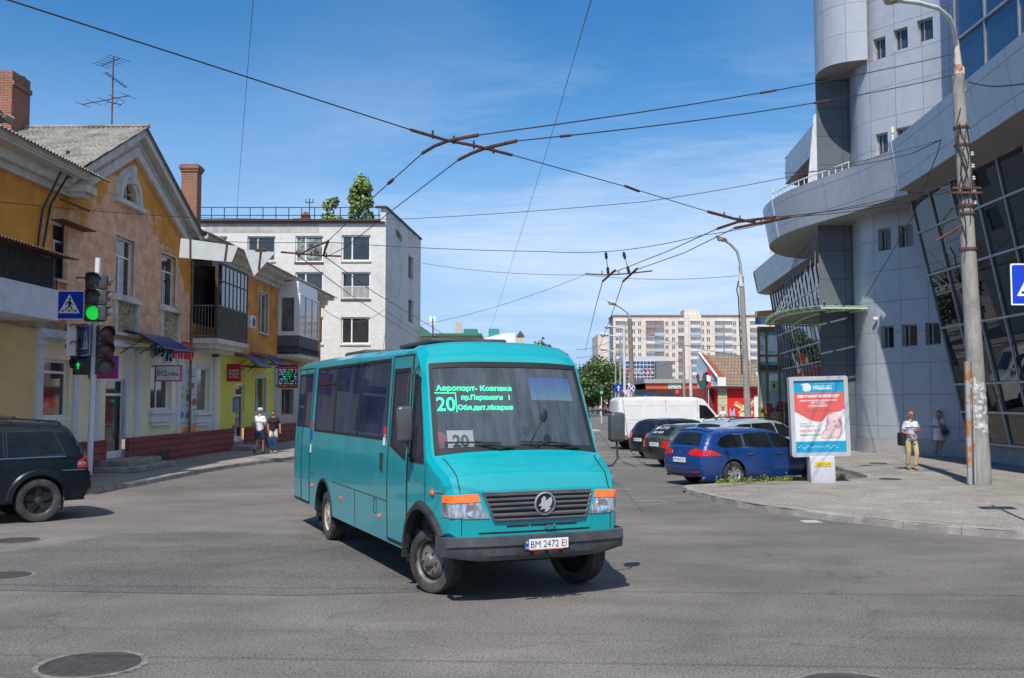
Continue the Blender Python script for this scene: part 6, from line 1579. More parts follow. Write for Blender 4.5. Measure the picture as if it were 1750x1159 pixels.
# street trees on the far left side, seen past the bus and in the office glass
for k, (px, Y, hh, r_) in enumerate(((1028, 150, 9.3, 3.9), (1012, 175, 9.6, 4.0), (1040, 190, 10, 4.0), (1003, 140, 5.5, 2.2))):
 p = at(px, 600, Y); tree(['round green street tree beside the far street lamps', 'green street tree at the left end of the far clump', 'tall green street tree in front of the long apartment block', 'low bushy tree at the foot of the far clump'][k], p.x, Y, 0, hh, (r_, r_, 1.6), lf2, 2600, .55, seed=k)
p = at(924, 580, 120); tree('small tree top just above the right end of the bus roof', p.x, 120, 0, at(924, 572, 120).z, (1.5, 1.5, 4), lf1, 900, .4)
for k in range(5):
 tree('leafy street tree hidden mostly behind the bus, %s of the row of five' % ('nearest', 'second nearest', 'middle one', 'second farthest', 'farthest')[k], -6.5+.3*k, 84+9*k, 0, 6.0, (2.2, 2.2, 1.8), lf2, 1600, .45, seed=10+k, group='street trees behind the bus')

# ================================================================ roofs between the white block and the street
def simple_house(name, lab, cat, x0, x1, y0, y1, z1, wm, rm, ridge=0, over=.4):
 t = thing(name, lab, cat, (x0, y0, 0)); w_, d_ = x1-x0, y1-y0
 mb = MB(); mb.box((0, 0, 0), (w_, d_, z1)); mb.build('wall', wm, t, 0)
 mb = MB()
 if ridge: mb.prism([(-over, z1), (w_+over, z1), (w_*.5, z1+ridge)], -over, d_+over, 'y')
 else: mb.box((-over, -over, z1), (w_+over, d_+over, z1+.3))
 mb.build('roof', rm, t, 0); return t
grn = M('green_metal_roof', (.05, .17, .10), rough=.5, var=.2, scale=.6); cream = M('cream_wall', (.55, .48, .34), rough=.85, var=.1)
q = lambda px, py, Y: at(px, py, Y)
a = q(690, 583, 110); b = q(738, 583, 110)
simple_house('green_roofed_house', 'cream house end with green pitched roof right of the white block', 'house', a.x, b.x, 110, 120, q(700, 575, 110).z, cream, grn, 1.4)
a = q(748, 580, 125); b = q(818, 580, 125)
t = simple_house('green_roofed_building', 'long building with green roof and teal attic boxes behind the bus', 'building', a.x, b.x, 125, 137, q(760, 574, 125).z, cream, grn, 0)
mb = MB(); z = q(800, 574, 125).z; x0, x1 = q(792, 570, 125).x-a.x, q(815, 570, 125).x-a.x; mb.box((x0, .2, z+.3), (x1, 4, q(800, 562, 125).z)); mb.build('attic_box', M('teal_panel', (.03, .22, .20), rough=.5), t, 0)
mb = MB(); x = q(783, 560, 125).x-a.x; mb.box((x-.4, 1, z), (x+.4, 1.6, q(783, 550, 125).z)); mb.build('chimney', M('pale_chimney', (.5, .42, .38)), t, 0)
a = q(818, 580, 145); b = q(880, 580, 145)
t = thing('white_hall', 'white hall with a low curved roof above the middle of the bus', 'building', (a.x, 145, 0)); w_ = b.x-a.x; zt = q(850, 569, 145).z
mb = MB(); pr = [(0, 0), (w_, 0), (w_, zt)]+[(w_*(1-k/8), zt-(1.2*(k/8)**2)) for k in range(1, 9)]; mb.prism(pr, 0, 10, 'y'); mb.build('wall', white, t, 0)
mb = MB(); mb.box((w_*.25, 5, zt-.2), (w_*.55, 8, q(840, 562, 150).z)); mb.build('roof_box', MATS['teal_panel'], t, 0)
a = q(884, 580, 118); b = q(895, 580, 118); simple_house('small_turret', 'tiny pale turret with dark pyramid roof beyond the bus roof', 'turret', a.x, b.x, 118, 118.8, q(890, 575, 118).z, cream, M('dark_roof', (.06, .09, .09)), .7, .12)
mb = MB(); p = q(740, 560, 108); t = thing('mobile_antenna', 'white mobile phone antenna panels on a roof right of the white block', 'antenna', (p.x, 108, 0))
mb.tube([(0, 0, 5), (0, 0, q(740, 545, 108).z)], .08, 6); mb.build('mast', iron, t);
for dx_ in (-.25, .18): mb = MB(); z = q(740, 544, 108).z; mb.rbox((dx_, -.1, z-.3), (.25, .12, 1.0), .03, 2); mb.build('panel', white, t)

# ================================================================ long panel apartment block
AY = 340.0; AP = thing('apartment_block', 'long beige nine-storey panel apartment block closing the far end of the street', 'apartment block', (at(1048, 600, AY).x, AY, 0))
ax0 = at(1048, 600, AY).x; aw = at(1345, 600, AY).x-ax0; azt = at(1100, 541, AY).z
apm = brickmat('panel_wall', (.72, .63, .55), (.68, .59, .52), (.38, .32, .26), 3.2, 2.75, .05, plane='XZ', off=0, bump=.2)
mb = MB(); mb.box((0, 0, 0), (aw, 13, azt)); mb.box((-4, 14, 0), (-.5, 40, azt-5)); mb.build('wall', apm, AP, 0)
x = lambda px: at(px, 600, AY).x-ax0
zz_ = lambda py: at(1100, py, AY).z
mb = MB(); mb.box((x(1169), -1.2, 0), (x(1198), 8, azt+.4)); mb.box((x(1170), 0, azt+.4), (x(1196), 8, zz_(529))); mb.build('stair_tower', apm, AP, 0)
mb = MB(); mb.box((-.3, -.3, azt), (aw+.3, 13.3, azt+.5)); mb.build('roof', M('roof_edge_brown', (.22, .13, .10)), AP, 0)
fh = (zz_(556)-zz_(569.4))
wmesh = MB(); wmesh.box((-.5, -.05, 0), (.5, .04, 1.45)); gm_ = wmesh.mesh('window', [M('far_glass', (.16, .17, .19), rough=.2, var=.4, scale=.3)], 0)
fmesh = MB(); fmesh.box((-.8, -.03, -.1), (.8, .02, 0)); fmesh.box((-.06, -.07, 0), (.06, -.051, 1.6)); fm_ = fmesh.mesh('frame', [pvc], 0)
bcols = [M('loggia_white', (.62, .62, .62)), M('loggia_brown', (.30, .22, .17)), M('loggia_grey', (.42, .46, .52)), M('loggia_cream', (.5, .44, .36))]
def loggia(w_, c):
 m_ = MB(); m_.box((0, -1.0, 0), (w_, 0, 1.05), 0); m_.box((0, -1.0, 2.35), (w_, 0, 2.5), 0); m_.box((.03, -.95, 1.05), (w_-.03, -.9, 2.35), 1)
 for k in range(6): m_.box((w_*k/5-.05 if k else 0, -1.001, 1.05), (w_*k/5+.05 if k < 5 else w_, -.96, 2.35), 0)
 return m_.mesh('loggia', [c, MATS['far_glass']], 0)
lm = [loggia(4.6, c) for c in bcols]
rl = random.Random(5); cnt = 0
for fl_ in range(9):
 zb = zz_(561)-fh*fl_
 for px in (1070, 1083, 1093, 1140, 1151, 1201, 1211, 1256, 1268):
  if cnt >= 90 and fl_ > 7: continue
  o = bpy.data.objects.new('window', gm_); COL.objects.link(o); o.parent = AP; o.location = (x(px), 0, zb+.9); cnt += 1
  c = bpy.data.objects.new('frame', fm_); COL.objects.link(c); c.parent = o
 for px in (1052, 1104, 1119, 1159, 1179, 1222, 1236, 1282, 1297):
  if cnt >= 99*2: break
  k = rl.choice((0, 0, 1, 2, 3)); o = bpy.data.objects.new('loggia', lm[k]); COL.objects.link(o); o.parent = AP; o.location = (x(px)-(0 if px != 1179 else 0), -.0 if px != 1179 else -1.2, zb); o.scale = (.72 if px in (1052, 1159, 1179) else .66, 1, 1)

# shopping building in front of it with blue glass
SY = 210.0; p0 = at(1066, 640, SY); t = thing('glass_shop_building', 'grey shop building with a blue gridded glass front and a large roof sign line', 'building', (p0.x, SY, 0)); X = lambda px: at(px, 640, SY).x-p0.x; Z = lambda py: at(1100, py, SY).z
mb = MB(); mb.box((0, 0, 0), (X(1136), 14, Z(609))); mb.build('wall', M('pale_grey_render', (.50, .52, .56)), t, 0)
mb = MB(); mb.box((X(1069), -.2, Z(651)), (X(1118), -.05, Z(617))); g = mb.build('glazing', bglass, t, 0)
mb = MB()
for k in range(9): xx = X(1069)+(X(1118)-X(1069))*k/8; mb.box((xx-.04, -.26, Z(651)), (xx+.04, -.2, Z(617)))
for k in range(6): z_ = Z(651)+(Z(617)-Z(651))*k/5; mb.box((X(1069), -.25, z_-.07), (X(1118), -.2, z_+.07))
mb.build('mullion', pvc, g, 0)
f = flat((0, -.3, 0), (1, 0, 0), (0, 0, 1))
mb = MB(); text_mesh(mb, 'А', 1.3, lambda a, b, e=0: f(a+X(1073), b+Z(640), 0), 0); text_mesh(mb, 'КТЕ', 1.0, lambda a, b, e=0: f(a+X(1090), b+Z(640), 0), 1); text_mesh(mb, 'LOV', 1.3, lambda a, b, e=0: f(a+X(1101), b+Z(640), 0), 0); text_mesh(mb, 'ки', 1.0, lambda a, b, e=0: f(a+X(1110), b+Z(640), 0), 1)
mb.build('sign_letters', [M('far_sign_red', (.6, .06, .05)), white], t, 0)
mb = MB(); mb.box((X(1070), -.3, Z(659)), (X(1108), -.05, Z(653))); mb.build('sign_band', white, t, 0)
mb = MB(); mb.box((X(1118), -3, 0), (X(1145), 10, Z(618))); mb.build('side_wing', M('dark_grey_panel', (.16, .16, .17)), t, 0)
# supermarket with orange fascia
SY = 150.0; p0 = at(1104, 650, SY); t = thing('supermarket', 'low supermarket with an orange fascia and green and white sign', 'shop', (p0.x, SY, 0)); X = lambda px: at(px, 640, SY).x-p0.x; Z = lambda py: at(1100, py, SY).z
mb = MB(); mb.box((0, 1, 0), (X(1225), 15, Z(650))); mb.build('wall', M('glassy_grey', (.15, .17, .19), rough=.3), t, 0)
mb = MB(); mb.box((0, 0, Z(665)), (X(1225), 14, Z(655))); mb.build('fascia', M('orange_fascia', (.50, .10, .03), rough=.5), t, 0)
mb = MB(); mb.box((-.3, -.3, Z(655)), (X(1225), 14, Z(648))); mb.build('parapet', M('parapet_grey', (.33, .33, .31)), t, 0)
f = flat((0, -.05, 0), (1, 0, 0), (0, 0, 1)); mb = MB(); mb.box((X(1142), -.04, Z(664)), (X(1163), -.01, Z(656)), 0); text_mesh(mb, 'КОЛО', .62, lambda a, b, e=0: f(a+X(1152.5), b+Z(663), .01), 1, wmax=X(1162)-X(1143), bold=.03); mb.build('sign', [white, M('sign_green', (.02, .35, .12))], t, 0)
for k, px in enumerate((1133, 1148, 1210)):
 p = at(px, 660, 120); tree(['small green bush in front of the supermarket, leftmost of three', 'yellowish green bush under the supermarket sign', 'green bush left of the red-walled pub'][k], p.x, 120, 0, 3.1, (1.3, 1.3, 1.0), lf1, 500, .35, name='bush', trunk=.08)
# pub: steep roof, red wall
SY = 86.0; p0 = at(1204, 700, SY); t = thing('pub', 'small pub with steep brown tiled roof and a red wall with a painted windmill', 'pub', (p0.x, SY, 0)); X = lambda px: at(px, 640, SY).x-p0.x; Z = lambda py: at(1240, py, SY).z
mb = MB(); mb.box((X(1225), 0, 0), (X(1300), 14, Z(662))); mb.build('red_wall', M('bright_red_paint', (.72, .015, .012), rough=.5, var=.05), t, 0)
mb = MB(); mb.box((X(1226), -.15, 0), (X(1241.5), -.0, Z(662))); mb.build('stone_pier', brickmat('cream_stone', (.52, .49, .36), (.46, .44, .33), (.30, .28, .22), 1.0, .6, .03, off=.5), t, 0)
mb = MB(); mb.box((X(1226)-3.3, 1.5, 0), (X(1225)-.01, 14, Z(664))); mb.build('dark_red_wall', M('maroon_shutter', (.16, .03, .035), rough=.6, var=.2), t, 0)
tile = brickmat('brown_tile', (.24, .17, .12), (.29, .21, .15), (.13, .095, .07), .30, .30, .03, plane='XZ', off=.5, bump=1)
mb = MB(); mb.add([(X(1238), -.5, Z(660)), (X(1300), -.5, Z(660)), (X(1300), 5, Z(603)), (X(1224), 5, Z(603))], [(0, 1, 2, 3)]); mb.build('roof', tile, t, 0)
mb = MB(); mb.add([(X(1225), -.52, Z(645)), (X(1238), -.52, Z(645)), (X(1224), 4.9, Z(601)), (X(1215), 4.9, Z(601))], [(0, 1, 2, 3)]); mb.build('roof_verge', M('verge_brown', (.26, .07, .03), rough=.6), t, 0)
mb = MB(); mb.box((X(1224), -.55, Z(660)), (X(1238), -.35, Z(645))); mb.tube([(X(1225)-.03, -.55, Z(645)), (X(1214), 4.9, Z(598))], .10, 4); mb.build('bargeboard', white, t, 0)
mb = MB(); mb.add([(X(1203), 3.0, Z(662)), (X(1225), -.5, Z(662)), (X(1225), -.5, Z(645)), (X(1214), 4.85, Z(598)), (X(1208), 4.9, Z(625))], [(0, 1, 2, 3, 4)]); mb.build('gable', M('blue_grey_board', (.33, .40, .48), rough=.6, var=.08), t, 0)
mb = MB(); mb.box((X(1203)-.2, -.6, Z(664)), (X(1300), -.35, Z(660.5))); mb.build('gutter', blackpl, t, 0)
# windmill picture
f = flat((X(1258), -.02, Z(708)), (1, 0, 0), (0, 0, 1)); s = X(1259)-X(1258); mb = MB()
mb.poly([f(4*s, -4*s), f(26*s, -4*s), f(22*s, 12*s), f(15*s, 19*s), f(8*s, 12*s)], 0)
for an, L_ in ((148, 21), (40, 26), (-32, 14), (215, 13)):
 a = R(an); c, s_ = math.cos(a), math.sin(a); C0 = (15*s, 8*s)
 def g_(u, v): return f(C0[0]+(c*u-s_*v)*s, C0[1]+(s_*u+c*v)*s, .006)
 mb.poly([g_(4, -3), g_(L_, -4), g_(L_, 4), g_(4, 3)], 0); mb.poly([g_(6, -1.6), g_(L_-2, -2.4), g_(L_-2, -.6), g_(6, -.6)], 1)
mb.poly([f(10*s, 4*s, .01), f(20*s, 4*s, .01), f(20*s, 6*s, .01), f(10*s, 6*s, .01)], 2); mb.poly([f(12*s, 10*s, .01), f(18*s, 10*s, .01), f(15*s, 14*s, .01)], 1)
mb.build('windmill_picture', [M('mill_cream', (.66, .58, .33)), M('mill_ochre', (.5, .42, .18)), inkm], t, 0)
mb = MB(); mb.box((X(1288), -.06, 0), (X(1297), .0, Z(676))); mb.build('door', white, t, 0)
mb = MB(); mb.rbox((X(1250), -.1, Z(704)), (.45, .15, .55), .03, 2); mb.build('meter_box', M('meter_grey', (.4, .4, .4)), t)
# signs hung on the gable
p = at(1201, 652, 84); t = thing('claw_shaped_sign', 'dark teal sign shaped like an open claw beside the pub gable', 'sign', (p.x, 84, 2.2)); hz_ = p.z-2.2; s = .052
cl = [(-10, 10), (-7, 13), (-4, 6), (-1, 3), (1, 12), (5, 15), (9, 14), (9, 0), (6, -10), (0, -12), (-5, -9), (-8, -2)]
mb = MB(); mb.prism([(a*s, b*s+hz_) for a, b in cl], 0, .2, 'y'); mb.build('board', M('teal_dark', (.01, .09, .12)), t, 0)
mb = MB(); mb.prism([(-6*s, 2*s+hz_), (-3*s, 0+hz_), (0, 3*s+hz_), (-2*s, 8*s+hz_), (-5*s, 11*s+hz_)], -.03, -.005, 'y'); mb.build('inset', M('salmon', (.6, .22, .15)), t, 0)
mb = MB(); mb.tube([(.2, .1, -.9), (.2, .1, hz_)], .03, 6); mb.tube([(.35, .1, hz_), (1.2, .1, hz_+.1)], .03, 6); mb.build('bracket', iron, t)
p = at(1213, 645, 83.5); t = thing('bottle_sign', 'narrow red and white upright sign on the pub gable', 'sign', (p.x, 84.0, 2.2)); hz_ = p.z-2.2
mb = MB(); mb.prism([(-.13, -.9+hz_), (.13, -.9+hz_), (.22, -.55+hz_), (.22, .35+hz_), (.1, .55+hz_), (.1, .95+hz_), (-.1, .95+hz_), (-.1, .55+hz_), (-.22, .35+hz_), (-.22, -.55+hz_)], 0, .12, 'y'); mb.build('board', redm, t, 0)
mb = MB(); mb.prism([(-.17, -.3+hz_), (.17, -.4+hz_), (.17, .1+hz_), (-.17, .25+hz_)], -.03, -.004, 'y'); mb.tube([(0, .1, -1.5), (0, .1, hz_-.8)], .03, 5); mb.build('label_band', white, t, 0)
# glass shop with olive frame next to the office
SY = 72.0; p0 = at(1296, 700, SY); t = thing('framed_glass_shop', 'shop front with olive-gold frame, posters and a curved orange and blue roof sign', 'shop', (p0.x, SY, 0)); X = lambda px: at(px, 640, SY).x-p0.x; Z = lambda py: at(1300, py, SY).z
mb = MB(); mb.prism([(0, .1), (X(1372), .1), (X(1372), 10), (3.0, 10)], 0, Z(560), 'z'); mb.build('wall', M('olive_wall', (.28, .30, .12), rough=.7), t, 0)
mb = MB(); mb.box((0, .0, Z(697)), (X(1372), .095, Z(568))); g = mb.build('glazing', M('pale_shop_glass', (.45, .56, .54), rough=.15, var=.3, scale=.6), t, 0)
gold = M('olive_gold_frame', (.26, .22, .08), rough=.5, metal=.3); mb = MB()
for px in (1296, 1309, 1330, 1350, 1371): mb.box((X(px), -.12, 0), (X(px)+.12, 0, Z(560)))
for py in (560, 608, 634, 698): mb.box((0, -.10, Z(py)-.07), (X(1372), -.001, Z(py)+.07))
mb.build('frame', gold, t, 0)
mb = MB(); mb.box((0, -.03, Z(632)), (X(1372), -.002, Z(624))); mb.build('dark_band', M('purple_band', (.12, .09, .12)), t, 0)
pw = M('poster_white', (.85, .88, .9)); pt_ = M('poster_teal', (.10, .50, .48)); pg = M('poster_lime', (.42, .58, .20))
def poster(a, b, c, d, extra=()):
 m_ = MB(); m_.box((X(a), -.05, Z(d)), (X(b), -.031, Z(c))); o = m_.build('poster', pw, t, 0); f_ = flat((0, -.055, 0), (1, 0, 0), (0, 0, 1)); n_ = MB()
 for (u0, v0, u1, v1, mi) in extra:
  X0_, X1_ = X(a)+(X(b)-X(a))*u0, X(a)+(X(b)-X(a))*u1; Z0_, Z1_ = Z(d)+(Z(c)-Z(d))*v0, Z(d)+(Z(c)-Z(d))*v1
  n_.poly([f_(X0_, Z0_), f_(X1_, Z0_), f_(X1_, Z1_), f_(X0_, Z1_)], mi)
 if extra: n_.build('print', [pt_, pg, M('poster_ink', (.05, .12, .3))], o, 0)
ln = [(.2, .2+.07*k, .8, .225+.07*k, 2) for k in range(5)]
poster(1298, 1308, 575, 606, ln+[(.6, .85, .9, .97, 0)]); poster(1311, 1329, 571, 606, [(0, .93, 1, 1, 0)]+[(.2, .08+.05*k, .8, .1+.05*k, 2) for k in range(2)]); poster(1332, 1349, 571, 606)
poster(1298, 1308, 610, 622, [(0, 0, 1, .3, 0)]); poster(1311, 1329, 610, 622, [(0, 0, 1, .3, 0)]); poster(1332, 1349, 610, 622, [(0, 0, 1, 1, 0)]); poster(1314, 1329, 640, 668, [(.12, .02, .98, .62, 1), (.45, .2, .65, .4, 2)])
mb = MB(); pts = []
for k in range(13): a = k/12; pts.append((X(1288)+(X(1342)-X(1288))*a, -.9-1.2*math.sin(math.pi*a*.8)))
for (z0, z1, nm, mt) in ((Z(543), Z(534), 'roof_sign_orange', M('sign_ochre', (.50, .26, .03))), (Z(556), Z(544), 'roof_sign_blue', M('sign_bluewhite', (.10, .35, .62), var=.6, scale=1.5, col2=(.6, .62, .66)))):
 m_ = MB(); vs = []
 for (a, b) in pts: vs += [(a, b, z0), (a, b, z1), (a, b+.25, z0), (a, b+.25, z1)]
 m_.add(vs, [q_ for k in range(12) for q_ in ((4*k, 4*k+4, 4*k+5, 4*k+1), (4*k+2, 4*k+3, 4*k+7, 4*k+6), (4*k+1, 4*k+5, 4*k+7, 4*k+3), (4*k, 4*k+2, 4*k+6, 4*k+4))]+[(0, 1, 3, 2), (48, 50, 51, 49)]); m_.build(nm, mt, t, 0)
mb = MB(); mb.box((X(1312), -1.4, 0), (X(1372), -.2, Z(722))); mb.build('entrance_box', M('brown_door_panel', (.12, .035, .02), rough=.5), t, 0)
mb = MB(); mb.box((X(1298), -1.5, Z(690)), (X(1310), -1.3, Z(706))); mb.box((X(1318), -1.55, Z(703)), (X(1340), -1.41, Z(687))); mb.build('fascia_panel', M('redbrown_panel', (.28, .06, .03), rough=.5), t, 0)
mb = MB()
for k in range(4): z_ = Z(704)+(Z(684)-Z(704))*k/3; mb.tube([(X(1312), -1.7, z_), (X(1350), -1.7, z_)], .02, 4)
for px in (1314, 1328, 1345): mb.tube([(X(px), -1.7, .5), (X(px), -1.7, Z(684))], .025, 4)
mb.build('steel_railing', mull, t)
# ================================================================ parked and moving cars
carglass = M('car_glass', (.012, .014, .016), rough=.03, var=.4, scale=1.5, spec=.45)
blacktrim = M('car_black_trim', (.018, .018, .02), rough=.45, var=.2)
def paint(n, c, **k): return M(n, c, rough=.30, var=.06, scale=1.5, coat=.8, **k)
def make_car(label, loc, rz, L, W_, up, arches, wheelr, zb, belt, wins, rearglass, frontglass, pm, tail, tailside, style='alloy', tum=.42, tumz=None, name='car', cat='car', plate=None, rims=None, rimr=None, group=None,
             chromeline=True, taper=.10, lowtrim=None, detail=1, head=None, rails=False, mirror=True, handles=(), rear_extra=None, R0=.07, crown=(.03, .09), wd=.21, ww=None):
 t = thing(name, label, cat, loc, rz, group); w0 = W_/2; hl = L/2; zt = max(p[1] for p in up)
 def Wf(x, z):
  w_ = w0-.05*max(0, (.42-z)/.3)
  if z > belt: w_ -= tum*(z-belt)*(1 if z < belt+.1 else 1)
  ex = (abs(x)-(hl-.75))/.75
  if ex > 0: w_ -= taper*ex**2
  return w_
 def Rf(x, z): return R0+.05*sstep(zt-.25, zt, z)
 def Cf(x, z): e = sstep(hl-1.0, hl, abs(x)); return crown[0]+(crown[1]-crown[0])*e
 b = Body(up, Wf, Rf, Cf, [(a, wheelr, arches[2]) for a in arches[:2]], zb, ds=.07 if detail else .16); b.pw = 2.4
 mb = MB(); b.shell(mb, grid=.10 if detail else .25, nt=12 if detail else 6); mb.build('body', [pm, darkin], t, 30)
 # glass
 g = MB(); tr = MB()
 for poly in wins:
  for sg in (-1, 1):
   if chromeline and detail: patch(tr, poly_grow(poly, .022), b.side(sg), grid=.15, off=.003, skirt=.01, flip=sg > 0); tr.cut()
   patch(g, poly, b.side(sg), grid=.15, off=.006, skirt=.008, flip=sg > 0); g.cut()
 if chromeline and detail: tr.build_each('window_trim', chromeline if not isinstance(chromeline, bool) else chrome, t)
 g.build_each('side_window', carglass, t, 40)
 if rearglass:
  g = MB(); patch(g, rearglass, lambda y, z, o=0: b.rear(y, z, o), grid=.12, off=.006, skirt=.01, flip=True); g.build('rear_window', carglass, t, 40)
 if frontglass:
  g = MB(); patch(g, frontglass, lambda y, z, o=0: b.front(y, z, o), grid=.12, off=.006, skirt=.01); g.build('windscreen', carglass, t, 40)
 for sg in (-1, 1):
  g = MB()
  if tail: patch(g, [(sg*y, z) for y, z in tail], lambda y, z, o=0: b.rear(y, z, o), grid=.08, off=.010, skirt=.015, flip=True)
  if tailside: patch(g, tailside, b.side(sg), grid=.08, off=.010, skirt=.015, flip=sg > 0)
  if g.v: g.build('tail_light', redlens, t, 40)
  if head:
   g = MB(); patch(g, [(sg*y, z) for y, z in head], lambda y, z, o=0: b.front(y, z, o), grid=.1, off=.008, skirt=.015); g.build('headlight', clearl, t, 40)
 if plate:
  y, z = plate; p_ = b.rear(y, z, .018); f_ = flat(p_, (0, -1, 0), (0, 0, 1)); g = MB()
  g.box((p_.x-.002, y-.265, z-.06), (p_.x+.02, y+.265, z+.06), 0)
  text_mesh(g, 'BM 3816 CA', .06, lambda a, c, e=0: f_(a+.02, c-.03, .006), 1, wmax=.42)
  g.poly([f_(-.26, -.055, .005), f_(-.22, -.055, .005), f_(-.22, .055, .005), f_(-.26, .055, .005)], 2)
  g.build('number_plate', [white, inkm, blueink], t, 0)
 if detail:
  g = MB()
  def gp(pts, sgs=(-1, 1)):
   for sg in sgs: g.tube([b.side(sg)(x, z, -.0005) for x, z in densify(pts, .1, False)], .006, 4)
  for d_ in handles: gp(d_)
  if handles: g.build('panel_gap', rubberblk, t)
  if lowtrim:
   g = MB(); a = (arches[0]+arches[2]*1.0, arches[1]-arches[2]*1.0)
   for sg in (-1, 1): patch(g, rect(a[0]+.02, zb+.005, a[1]-.02, lowtrim), b.side(sg), grid=.3, off=.012, skirt=.02, flip=sg > 0); g.cut()
   g.build_each('sill_trim', blacktrim, t)
  g = MB()
  for xx in ww or ():
   for sg in (-1, 1): p_ = b.side(sg)(xx, belt-.10, .02); g.rbox(p_, (.20, .025, .03), .01, 2); g.cut()
  if ww: g.build_each('door_handle', chrome if chromeline else pm, t)
  if mirror is not False:
   for sg in (-1, 1):
    mx = mirror if not isinstance(mirror, bool) else .75; p_ = b.side(sg)(mx, belt+.05, .12); g = MB(); g.rbox(p_, (.14, .22, .15), .04, 3); g.tube([p_, b.side(sg)(mx+.05, belt-.02, 0)], .02, 5); g.build('mirror', pm, t)
  if rails:
   g = MB()
   for sg in (-1, 1):
    pts = []
    for x in rails[0]: z = np.interp(x, *zip(*sorted([(p[0], p[1]) for p in b.up if p[1] > zt-.35]))); pts.append((x, sg*(Wf(x, z)-.10), z+.07))
    pts = [(pts[0][0]-.08, pts[0][1], pts[0][2]-.06)]+pts+[(pts[-1][0]+.08, pts[-1][1], pts[-1][2]-.06)]
    g.tube(pts, .018, 6); g.cut()
   g.build_each('roof_rail', rails[1], t)
 if rear_extra: rear_extra(b, t)
 g = MB(); g.box((-hl+.25, -w0+.25, zb+.0), (hl-.25, w0-.25, zb+.2)); g.build('underbody', darkin, t, 0)
 for a in arches[:2]:
  for sg in (-1, 1): wheel(t, a, sg*(w0-.115), wheelr, wd, rimr or wheelr*.66, style, [rubber, rims or alloy, darkin])
 return t, b
def poly_grow(q, d):
 c = (sum(p[0] for p in q)/len(q), sum(p[1] for p in q)/len(q)); out = []; n = len(q)
 ar = sum(q[i][0]*q[(i+1) % n][1]-q[(i+1) % n][0]*q[i][1] for i in range(n)); s = 1 if ar > 0 else -1
 for i in range(n):
  a = Vector(q[i-1]); p = Vector(q[i]); b_ = Vector(q[(i+1) % n]); e1 = (p-a).normalized(); e2 = (b_-p).normalized()
  n1 = Vector((e1.y, -e1.x))*s; n2 = Vector((e2.y, -e2.x))*s; m = n1+n2
  if m.length < .2: m = n1
  m.normalize(); k = d/max(.4, m.dot(n1)); out.append(tuple(p+m*k))
 return out
wag_up = [(-2.20, .28), (-2.29, .50, .12), (-2.27, .72, .1), (-2.20, .96, .10), (-1.93, 1.36, .12), (-1.80, 1.42, .15), (-1.2, 1.465, 1), (-.3, 1.47, 1), (.25, 1.41, .6), (1.08, .98, .15), (1.3, .93, .3), (1.95, .80, .4), (2.22, .62, .2), (2.29, .42, .1), (2.22, .22)]
wag_w = [[(-1.78, 1.08), (-1.62, 1.025), (-.97, 1.01), (-.97, 1.325), (-1.35, 1.32), (-1.60, 1.25)], [(-.90, 1.01), (-.02, .995), (-.10, 1.36), (-.90, 1.335)], [(.06, .995), (.92, .99), (.80, 1.07), (.30, 1.32), (-.03, 1.365)]]
def place(px, py, lx, ly, rz):
 """origin so that local point (lx,ly,0) falls on the ground point seen at px,py"""
 p = gnd(px, py); c, s = math.cos(rz), math.sin(rz); return (p.x-(lx*c-ly*s), p.y-(lx*s+ly*c), 0)
def blue_extra(b, t):
 g = MB(); patch(g, rect(-.62, .30, .62, .36), lambda y, z, o=0: b.rear(y, z, o), grid=.15, off=.006, flip=True); g.build('bumper_insert', blacktrim, t)
 g = MB(); patch(g, [(-.45, .385), (-.70, .385), (-.70, .41), (-.45, .41)], lambda y, z, o=0: b.rear(y, z, o), grid=.1, off=.006, flip=False); g.build('reflector', redlens, t)
 g = MB(); g.tube([b.rear(y, .56+.0*y, -.0005) for y in [-.78+.1*k for k in range(17)]], .006, 4); g.tube([b.rear(y, .955, .0) for y in [-.6+.1*k for k in range(13)]], .006, 4); g.build('tailgate_gap', rubberblk, t)
 g = MB(); g.tube([b.rear(-.05, 1.03, .03), b.rear(-.35, 1.06, .03)], .012, 5); g.build('rear_wiper', blacktrim, t)
 g = MB(); p_ = b.rear(0, .86, .012); g.prism([(-.03, -.05), (.0, -.045), (.03, .0), (.02, .05), (-.01, .05), (0, .01), (-.03, .0)], 0, .008, 'x'); g.v = [(v[0]+p_.x-.01, v[1]+p_.y, v[2]+p_.z) for v in g.v]; g.build('badge', chrome, t)
 g = MB(); patch(g, rect(-.60, 1.385, .60, 1.425), lambda y, z, o=0: b.rear(y, z, o), grid=.15, off=.03, skirt=.05, flip=True); g.build('spoiler', MATS['paint_royal_blue'], t)
RZ = R(27)
blue = paint('paint_royal_blue', (.006, .042, .18)); p0 = place(1186, 824, -1.30, .78, RZ)
make_car('royal blue estate car parked nearest, its tail behind the advertising stand', p0, RZ, 4.58, 1.82, wag_up, (-1.30, 1.43, .385), .325, .22, .93, wag_w,
         [(-.60, 1.02), (.60, 1.02), (.50, 1.335), (-.50, 1.335)], [(-.66, 1.02), (.66, 1.02), (.52, 1.36), (-.52, 1.36)], blue, [(.34, .80), (.79, .79), (.79, .94), (.55, .96), (.38, .90)], [(-2.25, .80), (-1.68, .80), (-1.86, .90), (-2.06, .95), (-2.20, .94)], style='twin', plate=(0, .68), handles=([(-.93, .93), (-.93, .60), (-.98, .55)], [(.02, .93), (.05, .30)], [(-.93, .30), (.05, .28)], [(1.02, .92), (1.05, .3)]), ww=(-.75, .20), rear_extra=blue_extra, rims=M('two_tone_alloy', (.60, .60, .61), rough=.3, metal=.35))
silv = paint('paint_silver_blue', (.30, .35, .41));
